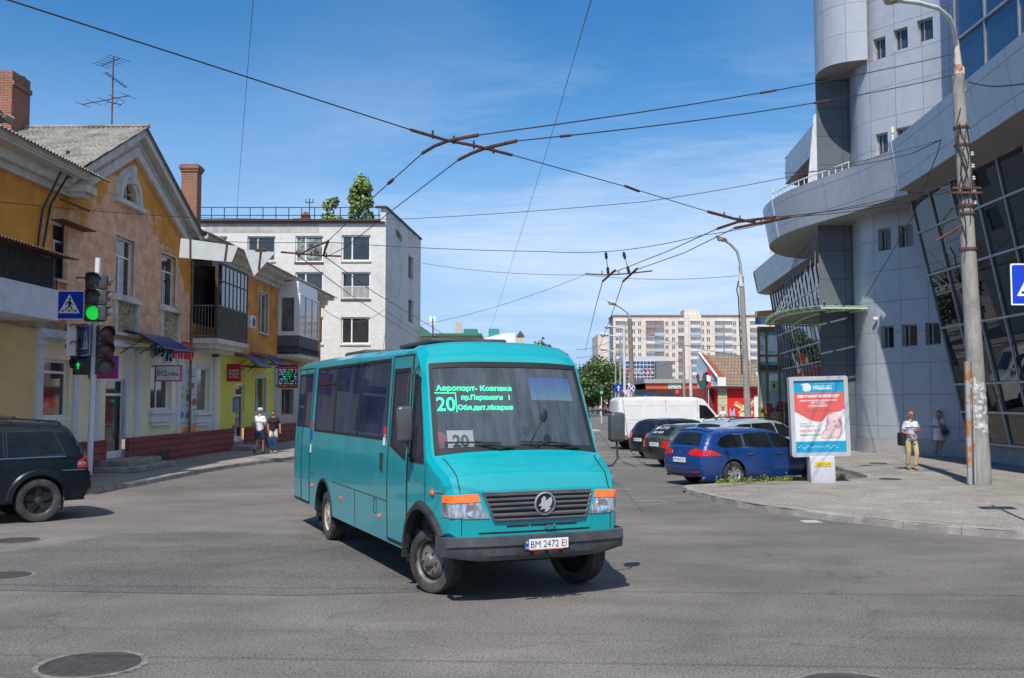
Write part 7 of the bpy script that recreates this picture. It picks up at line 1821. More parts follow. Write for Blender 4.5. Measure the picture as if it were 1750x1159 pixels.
suv_up = [(-2.15, .32), (-2.30, .55, .12), (-2.28, .85, .1), (-2.20, 1.08, .1), (-1.88, 1.48, .12), (-1.70, 1.56, .15), (-1.1, 1.62, 1), (-.2, 1.62, 1), (.3, 1.56, .6), (1.10, 1.10, .15), (1.35, 1.04, .3), (2.0, .92, .3), (2.25, .70, .2), (2.30, .45, .1), (2.2, .28)]
suv_w = [[(a, 1.05+(b-.94)*1.08+.02) for a, b in q] for q in wag_w]
make_car('silver-blue estate car with black roof rails parked behind the blue one', place(1212, 806, -1.33, .78, RZ), RZ, 4.6, 1.84, suv_up, (-1.33, 1.43, .41), .345, .26, 1.04, suv_w,
         [(-.62, 1.14), (.62, 1.14), (.52, 1.46), (-.52, 1.46)], [(-.66, 1.14), (.66, 1.14), (.52, 1.50), (-.52, 1.50)], silv, [(.5, .80), (.74, .78), (.74, 1.05), (.6, 1.05)], [(-2.2, .8), (-1.95, .85), (-2.05, 1.05), (-2.12, 1.06)], plate=(0, .82), rails=([-1.6, -1.0, -.3, .2], blacktrim), detail=1, handles=([(-.93, 1.0), (-.95, .5)],))
grn_p = paint('paint_dark_green', (.035, .052, .044), grime=(.13, .12, .095), gscale=2, glo=.5, ghi=.8)
a80 = [(-2.15, .30), (-2.27, .48, .08), (-2.27, .62, .04), (-2.20, .66, .03), (-2.18, .95, .06), (-1.70, 1.33, .10), (-1.55, 1.37, .1), (-.9, 1.41, 1), (-.2, 1.41, 1), (.2, 1.36, .4), (.90, .98, .1), (1.1, .93, .3), (2.0, .82, .2), (2.25, .66, .1), (2.27, .42, .1), (2.2, .25)]
a80w = [[(-1.60, 1.0), (-1.02, .97), (-1.02, 1.30), (-1.38, 1.27)], [(-.95, .96), (-.10, .95), (-.18, 1.33), (-.95, 1.31)], [(-.03, .95), (.82, .96), (.20, 1.31), (-.08, 1.33)]]
def grn_extra(b, t):
 g = MB(); patch(g, rect(-.80, .50, .80, .62), lambda y, z, o=0: b.rear(y, z, o), grid=.15, off=.03, skirt=.05, flip=True); g.build('bumper', blacktrim, t)
 g = MB(); f_ = lambda a, c, e=0: b.rear(-a, c, .012);
 text_mesh(g, 'AUTO', .09, lambda a, c, e=0: f_(a, 1.20+c), 0, wmax=.55); text_mesh(g, '066 450', .08, lambda a, c, e=0: f_(a-.05, 1.05+c), 0, wmax=.55); patch(g, [(.28, 1.19), (.42, 1.19), (.36, 1.29), (.28, 1.27)], lambda y, z, o=0: b.rear(y, z, o), off=.012, flip=True); g.build('window_lettering', white, t)
make_car('dark green dusty hatchback with white lettering on the rear window', place(1138, 795, -1.28, .72, RZ), RZ, 4.5, 1.70, a80, (-1.28, 1.30, .36), .31, .26, .93, a80w,
         [(-.60, 1.0), (.60, 1.0), (.50, 1.30), (-.50, 1.30)], None, grn_p, [(.42, .68), (.74, .68), (.74, .87), (.42, .87)], [(-2.16, .69), (-1.95, .69), (-1.97, .87), (-2.14, .87)], plate=(0, .76), rear_extra=grn_extra, chromeline=False, style='steel', rims=steel)
blk = M('paint_black', (.010, .012, .018), rough=.25, var=.1, coat=.3, spec=.4)
hat = [(-1.95, .30), (-2.05, .55, .12), (-2.03, .85, .1), (-1.95, 1.02, .1), (-1.72, 1.38, .12), (-1.5, 1.46, .15), (-.9, 1.50, 1), (-.2, 1.50, 1), (.3, 1.43, .5), (1.1, 1.02, .15), (1.3, .96, .3), (1.85, .82, .3), (2.05, .62, .2), (2.08, .42, .1), (2.0, .25)]
hatw = [[(-1.55, 1.05), (-.80, 1.0), (-.80, 1.38), (-1.25, 1.35)], [(-.72, 1.0), (-.02, .98), (-.10, 1.42), (-.72, 1.40)], [(.05, .98), (1.0, 1.0), (.3, 1.38), (-.02, 1.42)]]
def hatch(label, loc, rz, pm, group=None, detail=1, name='car', tl=True, sty='alloy'):
 return make_car(label, loc, rz, 4.1, 1.76, hat, (-1.22, 1.33, .37), .32, .24, .98, hatw, [(-.58, 1.05), (.58, 1.05), (.48, 1.38), (-.48, 1.38)], [(-.64, 1.06), (.64, 1.06), (.5, 1.4), (-.5, 1.4)], pm, [(.44, .78), (.72, .78), (.72, .98), (.5, .96)], [(-1.97, .8), (-1.6, .84), (-1.8, .97), (-1.9, .98)], plate=(0, .72) if detail else None, detail=detail, group=group, name=name, chromeline=False, style=sty, head=[(.4, .62), (.72, .62), (.72, .78), (.4, .74)], mirror=bool(detail))
hatch('black hatchback parked between the white van and the green car', place(1104, 781, -1.22, .76, RZ), RZ, blk)
# white van
vup = [(-2.60, .45), (-2.65, .62, .05), (-2.65, 1.6, .6), (-2.61, 2.22, .15), (-2.47, 2.33, .15), (-1.0, 2.37, 1), (1.05, 2.34, .5), (1.35, 2.26, .3), (2.02, 1.45, .12), (2.15, 1.34, .2), (2.62, 1.15, .3), (2.80, .95, .15), (2.86, .6, .1), (2.80, .35)]
def van_extra(b, t):
 g = MB()
 for x0_, x1_, z0_, z1_ in ((-2.45, -1.55, 1.38, 2.0), (-1.42, -.50, 1.38, 2.0), (-.38, .92, 1.38, 2.0), (-2.35, -.55, .62, 1.22), (-.35, .9, .62, 1.2)):
  for sg in (-1, 1):
   ring = fillet([(x0_, z0_, 0), (x1_, z0_, .1), (x1_, z1_, .1), (x0_, z1_, .1), (x0_, z0_, 0)], 4); g.tube([b.side(sg)(x, z, .002) for x, z in densify(ring, .2, False)], .012, 4); g.cut()
 g.build_each('pressed_panel', white, t, 50)
 g = MB()
 for x in (-.46, 1.02):
  for sg in (-1, 1): g.tube([b.side(sg)(x, z, -.001) for z in (.6, 1.2, 1.8, 2.25)], .008, 4)
 g.build('panel_gap', rubberblk, t)
 g = MB()
 for sg in (-1, 1):
  patch(g, rect(-2.62, .47, -2.25, .66), b.side(sg), grid=.3, off=.012, skirt=.02, flip=sg > 0); g.cut(); patch(g, rect(-1.40, .47, 1.4, .62), b.side(sg), grid=.3, off=.012, skirt=.02, flip=sg > 0); g.cut()
 g.build_each('sill_trim', M('van_grey_trim', (.12, .12, .12), rough=.6), t)
 g = MB(); g.tube([b.rear(0, z, .0) for z in (.7, 1.4, 2.1)], .01, 4); patch(g, rect(-.85, .48, .85, .62), lambda y, z, o=0: b.rear(y, z, o), grid=.3, off=.03, skirt=.04, flip=True); g.build('rear_door_gap', MATS['van_grey_trim'], t)
RV = R(8)
make_car('long white panel van parked beyond the hatchbacks', place(1087, 769, -1.85, -.92, RV), RV, 5.8, 2.0, vup, (-1.85, 1.85, .42), .345, .46, 1.42, [[(1.10, 1.40), (1.92, 1.42), (1.45, 1.98), (1.10, 2.02)]],
         None, [(-.78, 1.5), (.78, 1.5), (.66, 2.18), (-.66, 2.18)], paint('paint_van_white', (.70, .71, .72)), [(.80, .85), (.93, .85), (.93, 1.25), (.80, 1.25)], [(-2.61, .85), (-2.50, .85), (-2.50, 1.25), (-2.61, 1.25)], style='steel', rims=steel, tum=.10, name='van', cat='van', chromeline=False, rear_extra=van_extra, taper=.05, R0=.06, crown=(.03, .05), mirror=1.85, head=[(.5, .75), (.88, .75), (.88, 1.05), (.6, .95)])
# black suv, left edge
bsuv = [(-2.38, .40), (-2.52, .55, .10), (-2.54, .80, .06), (-2.46, .92, .06), (-2.40, 1.18, .10), (-2.12, 1.68, .14), (-1.98, 1.74, .15), (-1.2, 1.80, 1), (-.2, 1.80, 1), (.5, 1.73, .6), (1.28, 1.22, .15), (1.5, 1.16, .3), (2.3, 1.05, .4), (2.52, .85, .2), (2.54, .5, .1), (2.45, .35)]
bw = [[(-1.98, 1.22), (-1.02, 1.17), (-1.02, 1.63), (-1.80, 1.64)], [(-.94, 1.165), (-.60, 1.16), (-.72, 1.64), (-.94, 1.64)], [(-.52, 1.16), (.12, 1.15), (.05, 1.66), (-.64, 1.65)], [(.20, 1.15), (1.25, 1.16), (.55, 1.60), (.13, 1.66)]]
def suv_extra(b, t):
 g = MB()
 for sg in (-1, 1): g.tube([b.side(sg)(x, 1.155+.02*abs(x+.3)/2, .008) for x in [-2.0+.2*k for k in range(17)]], .013, 4); g.cut()
 g.build_each('belt_moulding', chrome, t)
 g = MB();
 for sg in (-1, 1): g.tube([b.side(sg)(x, .92, .008) for x in (-2.36, -2.2, -1.95)], .009, 4); g.cut(); g.tube([b.side(sg)(x, .70, .010) for x in [-.85+.2*k for k in range(9)]], .012, 4); g.cut()
 g.build_each('side_moulding', chrome, t)
 g = MB()
 for sg in (-1, 1):
  for xc in (-1.56, 1.55):
   vs = []; K = 20
   for k in range(K+1):
    a = math.pi*k/K
    for rr, o_ in ((.455, -.03), (.46, .035), (.53, .03), (.56, .0)): x, z = xc+rr*math.cos(a), .40+rr*math.sin(a); vs.append(b.side(sg)(x, max(z, .41), o_))
   g.add(vs, [(4*k+j, 4*k+j+1, 4*k+5+j, 4*k+4+j) for k in range(K) for j in range(3)]); g.cut()
 g.build_each('wheel_arch_trim', MATS['paint_suv_black'], t, 40)
 g = MB()
 for x in (-1.15, .1):
  g.tube([(x, -.78, 1.90), (x, .78, 1.90)], .022, 6); g.cut()
 g.build_each('roof_bar', blacktrim, t)
 g = MB();
 for sg in (-1, 1): g.box((-2.0, sg*.90-.10, .18), (-1.98, sg*.90+.02, .42)); g.cut()
 g.build_each('mud_flap', M('mudflap', (.12, .12, .12), rough=.7), t)
 g = MB();
 for sg in (-1, 1): patch(g, [(-2.38, 1.01), (-2.21, 1.01), (-2.24, 1.07), (-2.37, 1.07)], b.side(sg), grid=.1, off=.014, flip=sg > 0); g.cut()
 g.build_each('lamp_insert', clearl, t)
RS = R(180+40)
make_car('black SUV with roof rails leaving past the left edge', place(66, 893, -1.56, .98, RS), RS, 5.08, 1.94, bsuv, (-1.56, 1.55, .445), .395, .36, 1.15, bw,
         [(-.62, 1.25), (.62, 1.25), (.54, 1.62), (-.54, 1.62)], [(-.66, 1.25), (.66, 1.25), (.5, 1.68), (-.5, 1.68)], M('paint_suv_black', (.006, .008, .012), rough=.3, var=.1, coat=.3, spec=.35), [(.60, .93), (.80, .93), (.80, 1.2), (.62, 1.2)], [(-2.44, .95), (-2.22, .96), (-2.23, 1.08), (-2.34, 1.15), (-2.42, 1.13)], style='alloy', rims=M('black_alloy', (.10, .10, .105), rough=.3, metal=.7), rails=([-1.9, -1.2, -.4, .4], blacktrim), chromeline=blacktrim, tum=.30, name='suv', cat='suv', ww=(-.75, .30), rear_extra=suv_extra, wd=.25, mirror=1.05,
         handles=([(-1.0, 1.14), (-1.0, .95), (-1.12, .80)], [(.16, 1.14), (.14, .45)], [(-.9, .44), (1.1, .42)]))
# far traffic
fc = [('silver car waiting in the far street, in front of the dark one', 1022, 694, .6, paint('paint_silver', (.42, .43, .45))), ('dark grey car at the head of the far traffic', 1028, 703, .9, paint('paint_grey', (.07, .075, .08))), ('second dark car behind the silver one in the far street', 1036, 698, .4, blk),
      ('red car glimpsed at the right of the far traffic', 1048, 706, .2, paint('paint_red', (.45, .01, .01)))]
for k, (lb, px, py, dx_, pm) in enumerate(fc):
 p = gnd(px, py+4); hatch(lb, (p.x, p.y, 0), R(88), pm, detail=0, sty='steel')
p = gnd(1020, 704); make_car('small white van at the end of the far traffic', (p.x-2.2, p.y+25, 0), R(88), 5.8, 2.0, vup, (-1.85, 1.85, .42), .345, .46, 1.42, [[(1.10, 1.40), (1.92, 1.42), (1.45, 1.98), (1.10, 2.02)]], [(-.7, 1.5), (.7, 1.5), (.66, 2.1), (-.66, 2.1)], None, MATS['paint_van_white'], [(.80, .85), (.93, .85), (.93, 1.25), (.80, 1.25)], None, style='steel', tum=.1, name='van', cat='van', chromeline=False, taper=.05, detail=0, mirror=False)
# ================================================================ poles, lamps, lights, signs
conc = M('pole_concrete', (.30, .29, .27), rough=.9, var=.18, scale=3, bump=.3, bscale=30, grime=(.13, .125, .11), gscale=1.8, glo=.5, ghi=.8, stretch=(3, 3, .5))
lampw = M('galvanised_white', (.58, .60, .60), rough=.45, var=.1, scale=6)
def P2(px, py, Y, o): return at(px, py, Y)-Vector(o)
def armlamp(t, pts, r, head, hd, hl=.55):
 mb = MB(); mb.tube(pts, r, 8); mb.build('lamp_arm', lampw, t, 50)
 mb = MB(); d = Vector(hd).normalized(); s_ = Vector((0, 0, 1)).cross(d).normalized(); u = d.cross(s_); N_ = 10; vs = []
 for i in range(N_+1):
  q = i/N_; w_ = .17*math.sin(math.pi*min(1, .12+q*.86))**.6*(hl/.55);
  for k in range(12): a = 2*math.pi*k/12; vs.append(Vector(head)+d*(q*hl)+s_*w_*math.cos(a)+u*(w_*.55*math.sin(a)+.0))
 mb.add(vs, [(i*12+k, i*12+(k+1) % 12, (i+1)*12+(k+1) % 12, (i+1)*12+k) for i in range(N_) for k in range(12)]); mb.build('lamp_head', lampw, t, 50)
 mb = MB(); mb.ball(Vector(head)+d*hl*.58-Vector((0, 0, .07*hl/.55)), (.14*hl/.55, .14*hl/.55, .07*hl/.55), 12); mb.build('lamp_glass', M('lamp_bowl', (.36, .34, .24), rough=.2), t)
# big near pole
o = gnd(1678, 828, .13); Y = o.y
t = thing('concrete_street_pole', 'big weathered concrete pole with paper scraps and a curved lamp arm, right foreground', 'street pole', o)
top = P2(1637, 128, Y, o); mb = MB(); n = 14
mb.tube([top*(k/n) for k in range(n+1)], [.235-.085*k/n for k in range(n+1)], 20); mb.build('shaft', conc, t, 50)
mb = MB(); random.seed(4)
for k in range(46):
 z = random.uniform(1.2, 2.6); c = top*(z/top.z); a = random.uniform(-2.6, -.3); r_ = .235-.085*z/top.z+.004+.002*random.random(); w_, h_ = random.uniform(.05, .14), random.uniform(.04, .14); vs = []
 for j in range(4): aa = a+(w_/.22)*(j/3-.5); jj = random.uniform(-.02, .02); vs += [c+Vector((r_*math.cos(aa), r_*math.sin(aa), -h_/2+jj)), c+Vector((r_*math.cos(aa), r_*math.sin(aa), h_/2+jj))]
 mb.add(vs, [(2*j, 2*j+2, 2*j+3, 2*j+1) for j in range(3)])
mb.build('paper_scraps', M('torn_paper', (.52, .53, .55), rough=.9, var=.25, scale=12), t, 0, kind='stuff')
mb = MB();
for z in (9.0, 8.55, 7.0, 6.8, 5.9):
 c = top*(z/top.z) if z < top.z else top; mb.tube([c-Vector((0, 0, .06)), c+Vector((0, 0, .0))], .19 if z > 8 else .218, 16); mb.cut()
mb.build_each('clamp_band', rust, t, 40)
mb = MB(); c = top*.70; mb.box(c+Vector((-.5, -.25, 0)), c+Vector((.35, -.19, .05))); mb.box(c+Vector((-.42, -.25, .12)), c+Vector((.3, -.19, .17))); mb.build('crossarm', rust, t, 0)
mb = MB()
for k in range(9):
 a = random.uniform(0, 6.28); z0_, z1_ = random.uniform(5.5, 7.5), random.uniform(8.0, 9.6); pts = []
 for j in range(8): z = z0_+(z1_-z0_)*j/7; c = top*(z/top.z); aa = a+.5*math.sin(j+k); pts.append(c+Vector((.19*math.cos(aa)-.02, -.19*abs(math.sin(aa))-.02, 0)))
 mb.tube(pts, .012, 5)
mb.build('cable_bundle', iron, t)
mb = MB()
for k in range(5): c = top*(.80-.03*k)+Vector((.20, -.1, 0)); mb.lathe([(.02, -.05), (.05, -.03), (.03, 0), (.05, .03), (.02, .06)], c, 'z', 10)
mb.build('insulators', M('porcelain', (.6, .6, .6), rough=.2), t)
mb = MB(); q0 = P2(1640, 125, Y, o); q1 = P2(1634, 70, Y, o); mb.tube([q0-Vector((0, 0, .5)), q1], [.14, .06], 10); mb.build('lamp_socket', M('rusty_white_paint', (.55, .50, .44), rough=.6, var=.1, grime=(.35, .12, .03), gscale=3, glo=.5, ghi=.62), t)
arm = [P2(a, b, Y-.25*k, o) for k, (a, b) in enumerate(((1634, 80), (1631, 52), (1622, 30), (1603, 14), (1570, 5), (1535, 1)))]
armlamp(t, arm, .055, arm[-1]+Vector((.03, 0, 0)), (arm[-1]-arm[-2]+Vector((0, -.15, 0))), .62)
# guard channel
mb = MB(); b0 = P2(1657, 828, Y-.15, o); b1 = P2(1652, 618, Y-.15, o)
def bx(mb, a, b, w_, d_): mb.tube([a, b], (w_+d_)/2*.7, 4, sq=True)
mb.add([], []); bx(mb, b0, b1, .10, .08); mb.cut(); bx(mb, b0+Vector((.13, -.02, 0)), b1+Vector((.13, -.02, 0)), .035, .035); mb.build_each('guard_channel', [M('rusty_grey_paint', (.33, .36, .36), rough=.7, var=.12, grime=(.42, .15, .03), gscale=2.2, glo=.48, ghi=.60)], t, 0)
# other lamp posts
def lamppost(label, pxb, Y, pxt, pyt, arm, r=(.17, .11), mat=None, hl=.7, group=None, z0=0, name='street_lamp'):
 g = at(pxb, 700, Y); o = Vector((g.x, Y, z0)); t = thing(name, label, 'street lamp', o, 0, group); tp = P2(pxt, pyt, Y, o); mb = MB(); mb.tube([(0, 0, 0), tp*.5, tp], [r[0], (r[0]+r[1])/2, r[1]], 12); mb.build('shaft', mat or conc, t, 50)
 if arm:
  pts = [P2(a, b, Y-.2*k, o) for k, (a, b) in enumerate(arm)]; armlamp(t, pts, .05*(1+Y/160), pts[-1], pts[-1]-pts[-2], hl)
 return t, tp, o
t2, tp2, o2 = lamppost('concrete lamp post with a white curved lamp in front of the pub', 1280, 45, 1267, 472, ((1267, 475), (1265, 450), (1260, 430), (1248, 417), (1240, 412)), hl=.62)
mb = MB(); mb.tube([P2(1267, 490, 45, o2), P2(1265, 455, 45, o2)], [.14, .07], 8); mb.build('lamp_socket', lampw, t2)
mb = MB(); mb.tube([P2(1262, 480, 44.8, o2), P2(1259, 495, 44.8, o2), P2(1262, 508, 44.8, o2), P2(1264, 560, 44.8, o2), P2(1268, 640, 44.8, o2)], .03, 5); mb.build('cable_coil', iron, t2)
lamppost('wooden-looking lamp post with a long arm left of the apartment block', 1083, 74, 1076, 545, ((1076, 545), (1073, 535), (1060, 525), (1052, 521)), (.20, .16), M('old_pole', (.24, .19, .15), rough=.9, var=.25, scale=5), .75)
lamppost('thin pale lamp post in front of the gridded glass shop', 1068, 92, 1066, 560, ((1066, 562), (1058, 560), (1046, 559)), (.14, .10), lampw, .8)
for k, (px, Y, py, hx) in enumerate(((1060, 112, 575, 1035), (1052, 135, 600, 1032), (1046, 160, 619, 1030), (1042, 190, 632, 1027))):
 lamppost('distant street lamp head over the far street, %s' % ('highest of the row', 'second highest of the row', 'third of the row', 'lowest of the row')[k], px, Y, px, py+8, ((px, py+6), (px-6, py), (hx+5, py-2)), (.14, .1), None, 1.1, 'row of distant street lamps')
lamppost('slim grey post beside the supermarket sign, left of a pair', 1170, 62, 1168, 590, None, (.10, .08), name='grey_post'); lamppost('slim grey post beside the supermarket sign, right of a pair', 1181, 60, 1180, 625, None, (.11, .10), lampw, name='grey_post')
p_ = at(1170, 590, 62)

# ---- road signs
sblue = M('sign_blue', (.005, .045, .50), rough=.3, var=.02); swhite = M('sign_white', (.82, .83, .84), rough=.3, var=.02); sback = M('sign_back_grey', (.25, .26, .27), rough=.5)
def ped_symbol(mb, f, s, mi):
 """walking figure, s = size unit"""
 def pl(pts): mb.poly([f(a*s, b*s, .004) for a, b in pts], mi)
 c = [(.02+.045*math.cos(k*math.pi/6), .21+.045*math.sin(k*math.pi/6)) for k in range(12)]; pl(c)
 pl([(-.05, .14), (.05, .15), (.055, -.01), (-.03, -.01)]); pl([(-.05, .14), (-.13, .05), (-.12, -.01), (-.095, -.005), (-.095, .04), (-.03, .10)]); pl([(.05, .14), (.08, .06), (.14, .02), (.125, -.005), (.06, .035), (.03, .09)])
 pl([(-.03, .0), (.02, .0), (-.03, -.10), (-.13, -.20), (-.165, -.18), (-.07, -.08)]); pl([(.0, .01), (.055, .0), (.09, -.09), (.14, -.20), (.105, -.21), (.05, -.10)])
 for a, b in ((-.24, -.19), (-.02, .03), (.19, .24)): pl([(a-.03, -.23), (b+.01, -.23), (b, -.17), (a, -.17)])
def ped_sign(t, M4, s, name='sign_plate'):
 mb = MB(); mb.M = M4; mb.rbox((0, .012, 0), (s, .02, s), .009, 2, 2)
 f = lambda x, y, e=0: (x, -e, y)
 def sq(h, e, mi, r=.06):
  ring = fillet([(-h, -h, 0), (h, -h, r), (h, h, r), (-h, h, r), (-h, -h, 0)], 4)[:-1]; mb.poly([f(a, b, e) for a, b in ring], mi)
 sq(s*.5, .001, 1); sq(s*.465, .002, 0, .04)
 mb.poly([f(-.36*s, -.28*s, .003), f(.36*s, -.28*s, .003), f(0, .38*s, .003)], 1); ped_symbol(mb, f, s*.98, 3)
 return mb.build(name, [sblue, swhite, sback, inkm], t, 0)
# traffic light set on the left
Yp = 25.7; o = gnd(152, 822, .13); Yp = o.y
t = thing('traffic_light', 'white pole carrying traffic light heads with green lit and two crossing signs', 'traffic light', o)
tp = P2(168, 441, Yp, o); mb = MB(); mb.tube([(0, 0, 0), tp], .075, 14); mb.build('pole', M('pole_white_paint', (.62, .64, .67), rough=.5, var=.06, grime=(.3, .28, .25), gscale=4, glo=.6, ghi=.85), t, 50)
housing = M('signal_housing', (.055, .057, .06), rough=.45, var=.2, scale=5)
lensd = M('lens_dark', (.09, .085, .08), rough=.35, var=.3, scale=6); lensg = M('lens_green_lit', (.01, .75, .07), rough=.4, emit=.5, var=.15, scale=18); lensr = M('lens_red_dull', (.12, .028, .026), rough=.3, var=.2); lensg2 = M('lens_green_arrow', (.01, .6, .1), emit=.7)
def head(c, h, w_, face, lens, arrow=None):
 """c centre, face = rotation about z (0 faces the camera, -Y)"""
 T_ = Matrix.Translation(c) @ Matrix.Rotation(face, 4, 'Z'); n_ = len(lens); g = h/n_
 mb = MB(); mb.M = T_
 for k in range(n_): mb.rbox((0, .10, h/2-g*(k+.5)), (w_, .20, g*.985), .03, 3)
 hd = mb.build('signal_head', housing, t, 40)
 for k, m_ in enumerate(lens):
  z = h/2-g*(k+.5); mb = MB(); mb.M = T_; r_ = min(w_, g)*.42; mb.lathe([(r_, -.005), (r_*.8, -.02), (r_*.4, -.03), (0, -.034)], (0, 0, z), 'y', 24)
  if m_ == 'arrow':
   ln_ = mb.build('lens', lensd, hd, 40); mb = MB(); mb.M = T_; f = lambda x, y: (x, -.04, z+y); mb.poly([f(-.03, -.09), f(.03, -.09), f(.03, .02), f(.08, .02), f(0, .11), f(-.08, .02), f(-.03, .02)]); mb.build('arrow', lensg2, ln_, 0)
  else: mb.build('lens', m_, hd, 40)
  mb = MB(); mb.M = T_; vs = []; K = 18
  for j in range(K+1):
   a = -.25+(math.pi+.5)*j/K; d_ = .10+.14*max(0, math.sin(a)); vs += [(r_*1.06*math.cos(a), .0, z+r_*1.06*math.sin(a)), (r_*1.04*math.cos(a), -d_, z+r_*1.04*math.sin(a)), (r_*1.10*math.cos(a), -d_, z+r_*1.10*math.sin(a)), (r_*1.12*math.cos(a), .0, z+r_*1.12*math.sin(a))]
  mb.add(vs, [(4*j+i, 4*j+i+1, 4*j+5+i, 4*j+4+i) for j in range(K) for i in range(3)]); mb.build('visor', housing, hd, 40)
 return hd
sc_ = Yp/1701
head(P2(160, 507, Yp-.15, o), 84*sc_, 30*sc_, R(8), [lensd, lensd, lensg])
head(P2(182, 510, Yp+.05, o), 80*sc_, 30*sc_, R(115), [lensd, lensd, lensd])
head(P2(181, 598, Yp-.05, o), 84*sc_, 28*sc_, R(38), [lensr, lensr, lensd])
head(P2(136, 597, Yp+.12, o), 88*sc_, 30*sc_, R(-20), [lensd, lensd, 'arrow'])
head(P2(128, 585, Yp+.32, o), 60*sc_, 26*sc_, R(-100), [lensd, lensd])
ped_sign(t, Matrix.Translation(P2(118.5, 521.5, Yp-.12, o)) @ Matrix.Rotation(R(3), 4, 'Z'), 50*sc_)
ped_sign(t, Matrix.Translation(P2(146, 582, Yp-.25, o)) @ Matrix.Rotation(R(-52), 4, 'Z'), 52*sc_)
ped_sign(t, Matrix.Translation(P2(129, 582, Yp+.0, o)) @ Matrix.Rotation(R(-70), 4, 'Z'), 50*sc_) if False else None
mb = MB(); mb.box(P2(129, 608, Yp, o), P2(131.5, 558, Yp+.6, o)); mb.build('sign_edge', swhite, t, 0)
mb = MB()
for py in (475, 540, 560, 600, 632): c = P2(160, py, Yp, o); mb.tube([c+Vector((-.45, -.02, 0)), c+Vector((.35, 0, 0))], .02, 5); mb.cut()
mb.build_each('bracket', housing, t)
# right edge crossing sign
Y = 16.5; c = at(1763, 486, Y); o = Vector((c.x+.05, Y+.1, .13)); t = thing('crossing_sign', 'pedestrian crossing sign on a post, cut by the right edge', 'road sign', o); ped_sign(t, Matrix.Translation(c-o), 72*Y/1701)
mb = MB(); mb.tube([(0, .06, 0), (0, .06, c.z+.3)], .035, 8); mb.build('post', lampw, t)
# small distant signs
def disc_sign(lab, px, py, Y, r, kind, post=True):
 c = at(px, py, Y); o = Vector((c.x, Y, 0)); t = thing('road_sign', lab, 'road sign', o); z = c.z; mb = MB(); f = lambda a, b, e=0: (a, -e, z+b)
 if kind == 'nostop':
  mb.lathe([(r, 0), (r, .03), (0, .03)], (0, -.03, z), 'y', 28, 0); mb.poly([f(r*math.cos(k*.2244), r*math.sin(k*.2244), .035) for k in range(28)], 0); mb.poly([f(r*.86*math.cos(k*.2244), r*.86*math.sin(k*.2244), .04) for k in range(28)], 1)
  for a in (45, 135): u = Vector((math.cos(R(a)), math.sin(R(a)))); v = Vector((-u.y, u.x)); q = [u*r*.82+v*r*.13, -u*r*.82+v*r*.13, -u*r*.82-v*r*.13, u*r*.82-v*r*.13]; mb.poly([f(p.x, p.y, .045+a*.0001) for p in q], 0)
 elif kind == 'yield':
  mb.prism([(-r, r*.8+z), (r, r*.8+z), (0, -r+z)], -.04, 0, 'y', 2); mb.poly([f(-r*.62, r*.56, .045), f(r*.62, r*.56, .045), f(0, -r*.55, .045)], 3)
 elif kind == 'up': mb.box((-r, -.04, z-r), (r, 0, z+r), 1); mb.poly([f(-r*.12, -r*.7, .045), f(r*.12, -r*.7, .045), f(r*.12, r*.2, .045), f(-r*.12, r*.2, .045)], 0); mb.poly([f(-r*.4, r*.15, .046), f(r*.4, r*.15, .046), f(0, r*.75, .046)], 0)
 else: mb.box((-r, -.04, z-r), (r, 0, z+r), 1); mb.poly([f(-r*.7, -r*.6, .045), f(r*.7, -r*.6, .045), f(0, r*.7, .045)], 0)
 mb.build('plate', [swhite, sblue, M('sign_pink', (.72, .35, .38)), M('sign_palepink', (.78, .6, .6))], t, 0)
 if post: mb = MB(); mb.tube([(0, .05, 0), (0, .05, z+r)], .03*(1+Y/120), 6); mb.build('post', lampw, t)
disc_sign('round blue no-stopping sign above the white van', 1079, 664, 58, .22, 'nostop'); disc_sign('pink and white give-way triangle left of the round blue sign', 1069, 671, 62, .22, 'yield')
disc_sign('small blue square sign with a white arrow in the far street', 1057, 664, 80, .32, 'up'); disc_sign('small blue crossing sign just above the white van roof', 1103, 680, 60, .2, 'tri')
def far_light(lab, px, py, Y, lit):
 c = at(px, py, Y); o = Vector((c.x, Y, 0)); t = thing('traffic_signal', lab, 'traffic light', o); mb = MB(); mb.rbox((0, 0, c.z), (.34, .25, .95), .04, 2); h_ = mb.build('signal_head', housing, t)
 mb = MB(); mb.lathe([(.13, -.14), (0, -.16)], (0, 0, c.z+(.28 if lit == 'r' else -.28)), 'y', 12); mb.build('lens', M('far_red', (.8, .03, .03), emit=.6) if lit == 'r' else lensg2, h_); mb = MB(); mb.tube([(0, .1, 0), (0, .1, c.z)], .05, 6); mb.build('post', lampw, t)
far_light('distant traffic signal showing red by the supermarket', 1157, 677, 70, 'r'); far_light('distant traffic signal showing green by the trees', 1028, 666, 95, 'g'); far_light('distant green signal left of the give-way sign', 1063, 679, 75, 'g')

# ---- advertising stand
o = gnd(1404, 824, .13); Y = o.y; k = Y/1701; RA = R(-3)
t = thing('advertising_stand', 'freestanding clinic advertising stand with a picture of a baby, in front of the blue car', 'advertising stand', o, RA); t.rotation_euler = (0, R(-1.4), RA)
mb = MB(); w_, h_ = 41*k, 42*k; mb.rbox((0, 0, h_/2), (w_, .42, h_+.06), .02, 2); s_ = mb.build('pedestal', M('stand_grey_paint', (.52, .54, .60), rough=.5, var=.05, grime=(.3, .3, .3), gscale=3, glo=.62, ghi=.9), t, 30)
mb = MB(); mb.box((-.30*w_-.03, -.222, h_-.22), (.34*w_, -.213, h_-.10), 0); f = flat((.02*w_, -.224, h_-.19), (1, 0, 0), (0, 0, 1)); text_mesh(mb, 'ЗДАЄТЬСЯ', .05, f, 1, wmax=.35); mb.build('yellow_sticker', [yellowm, inkm], s_, 0)
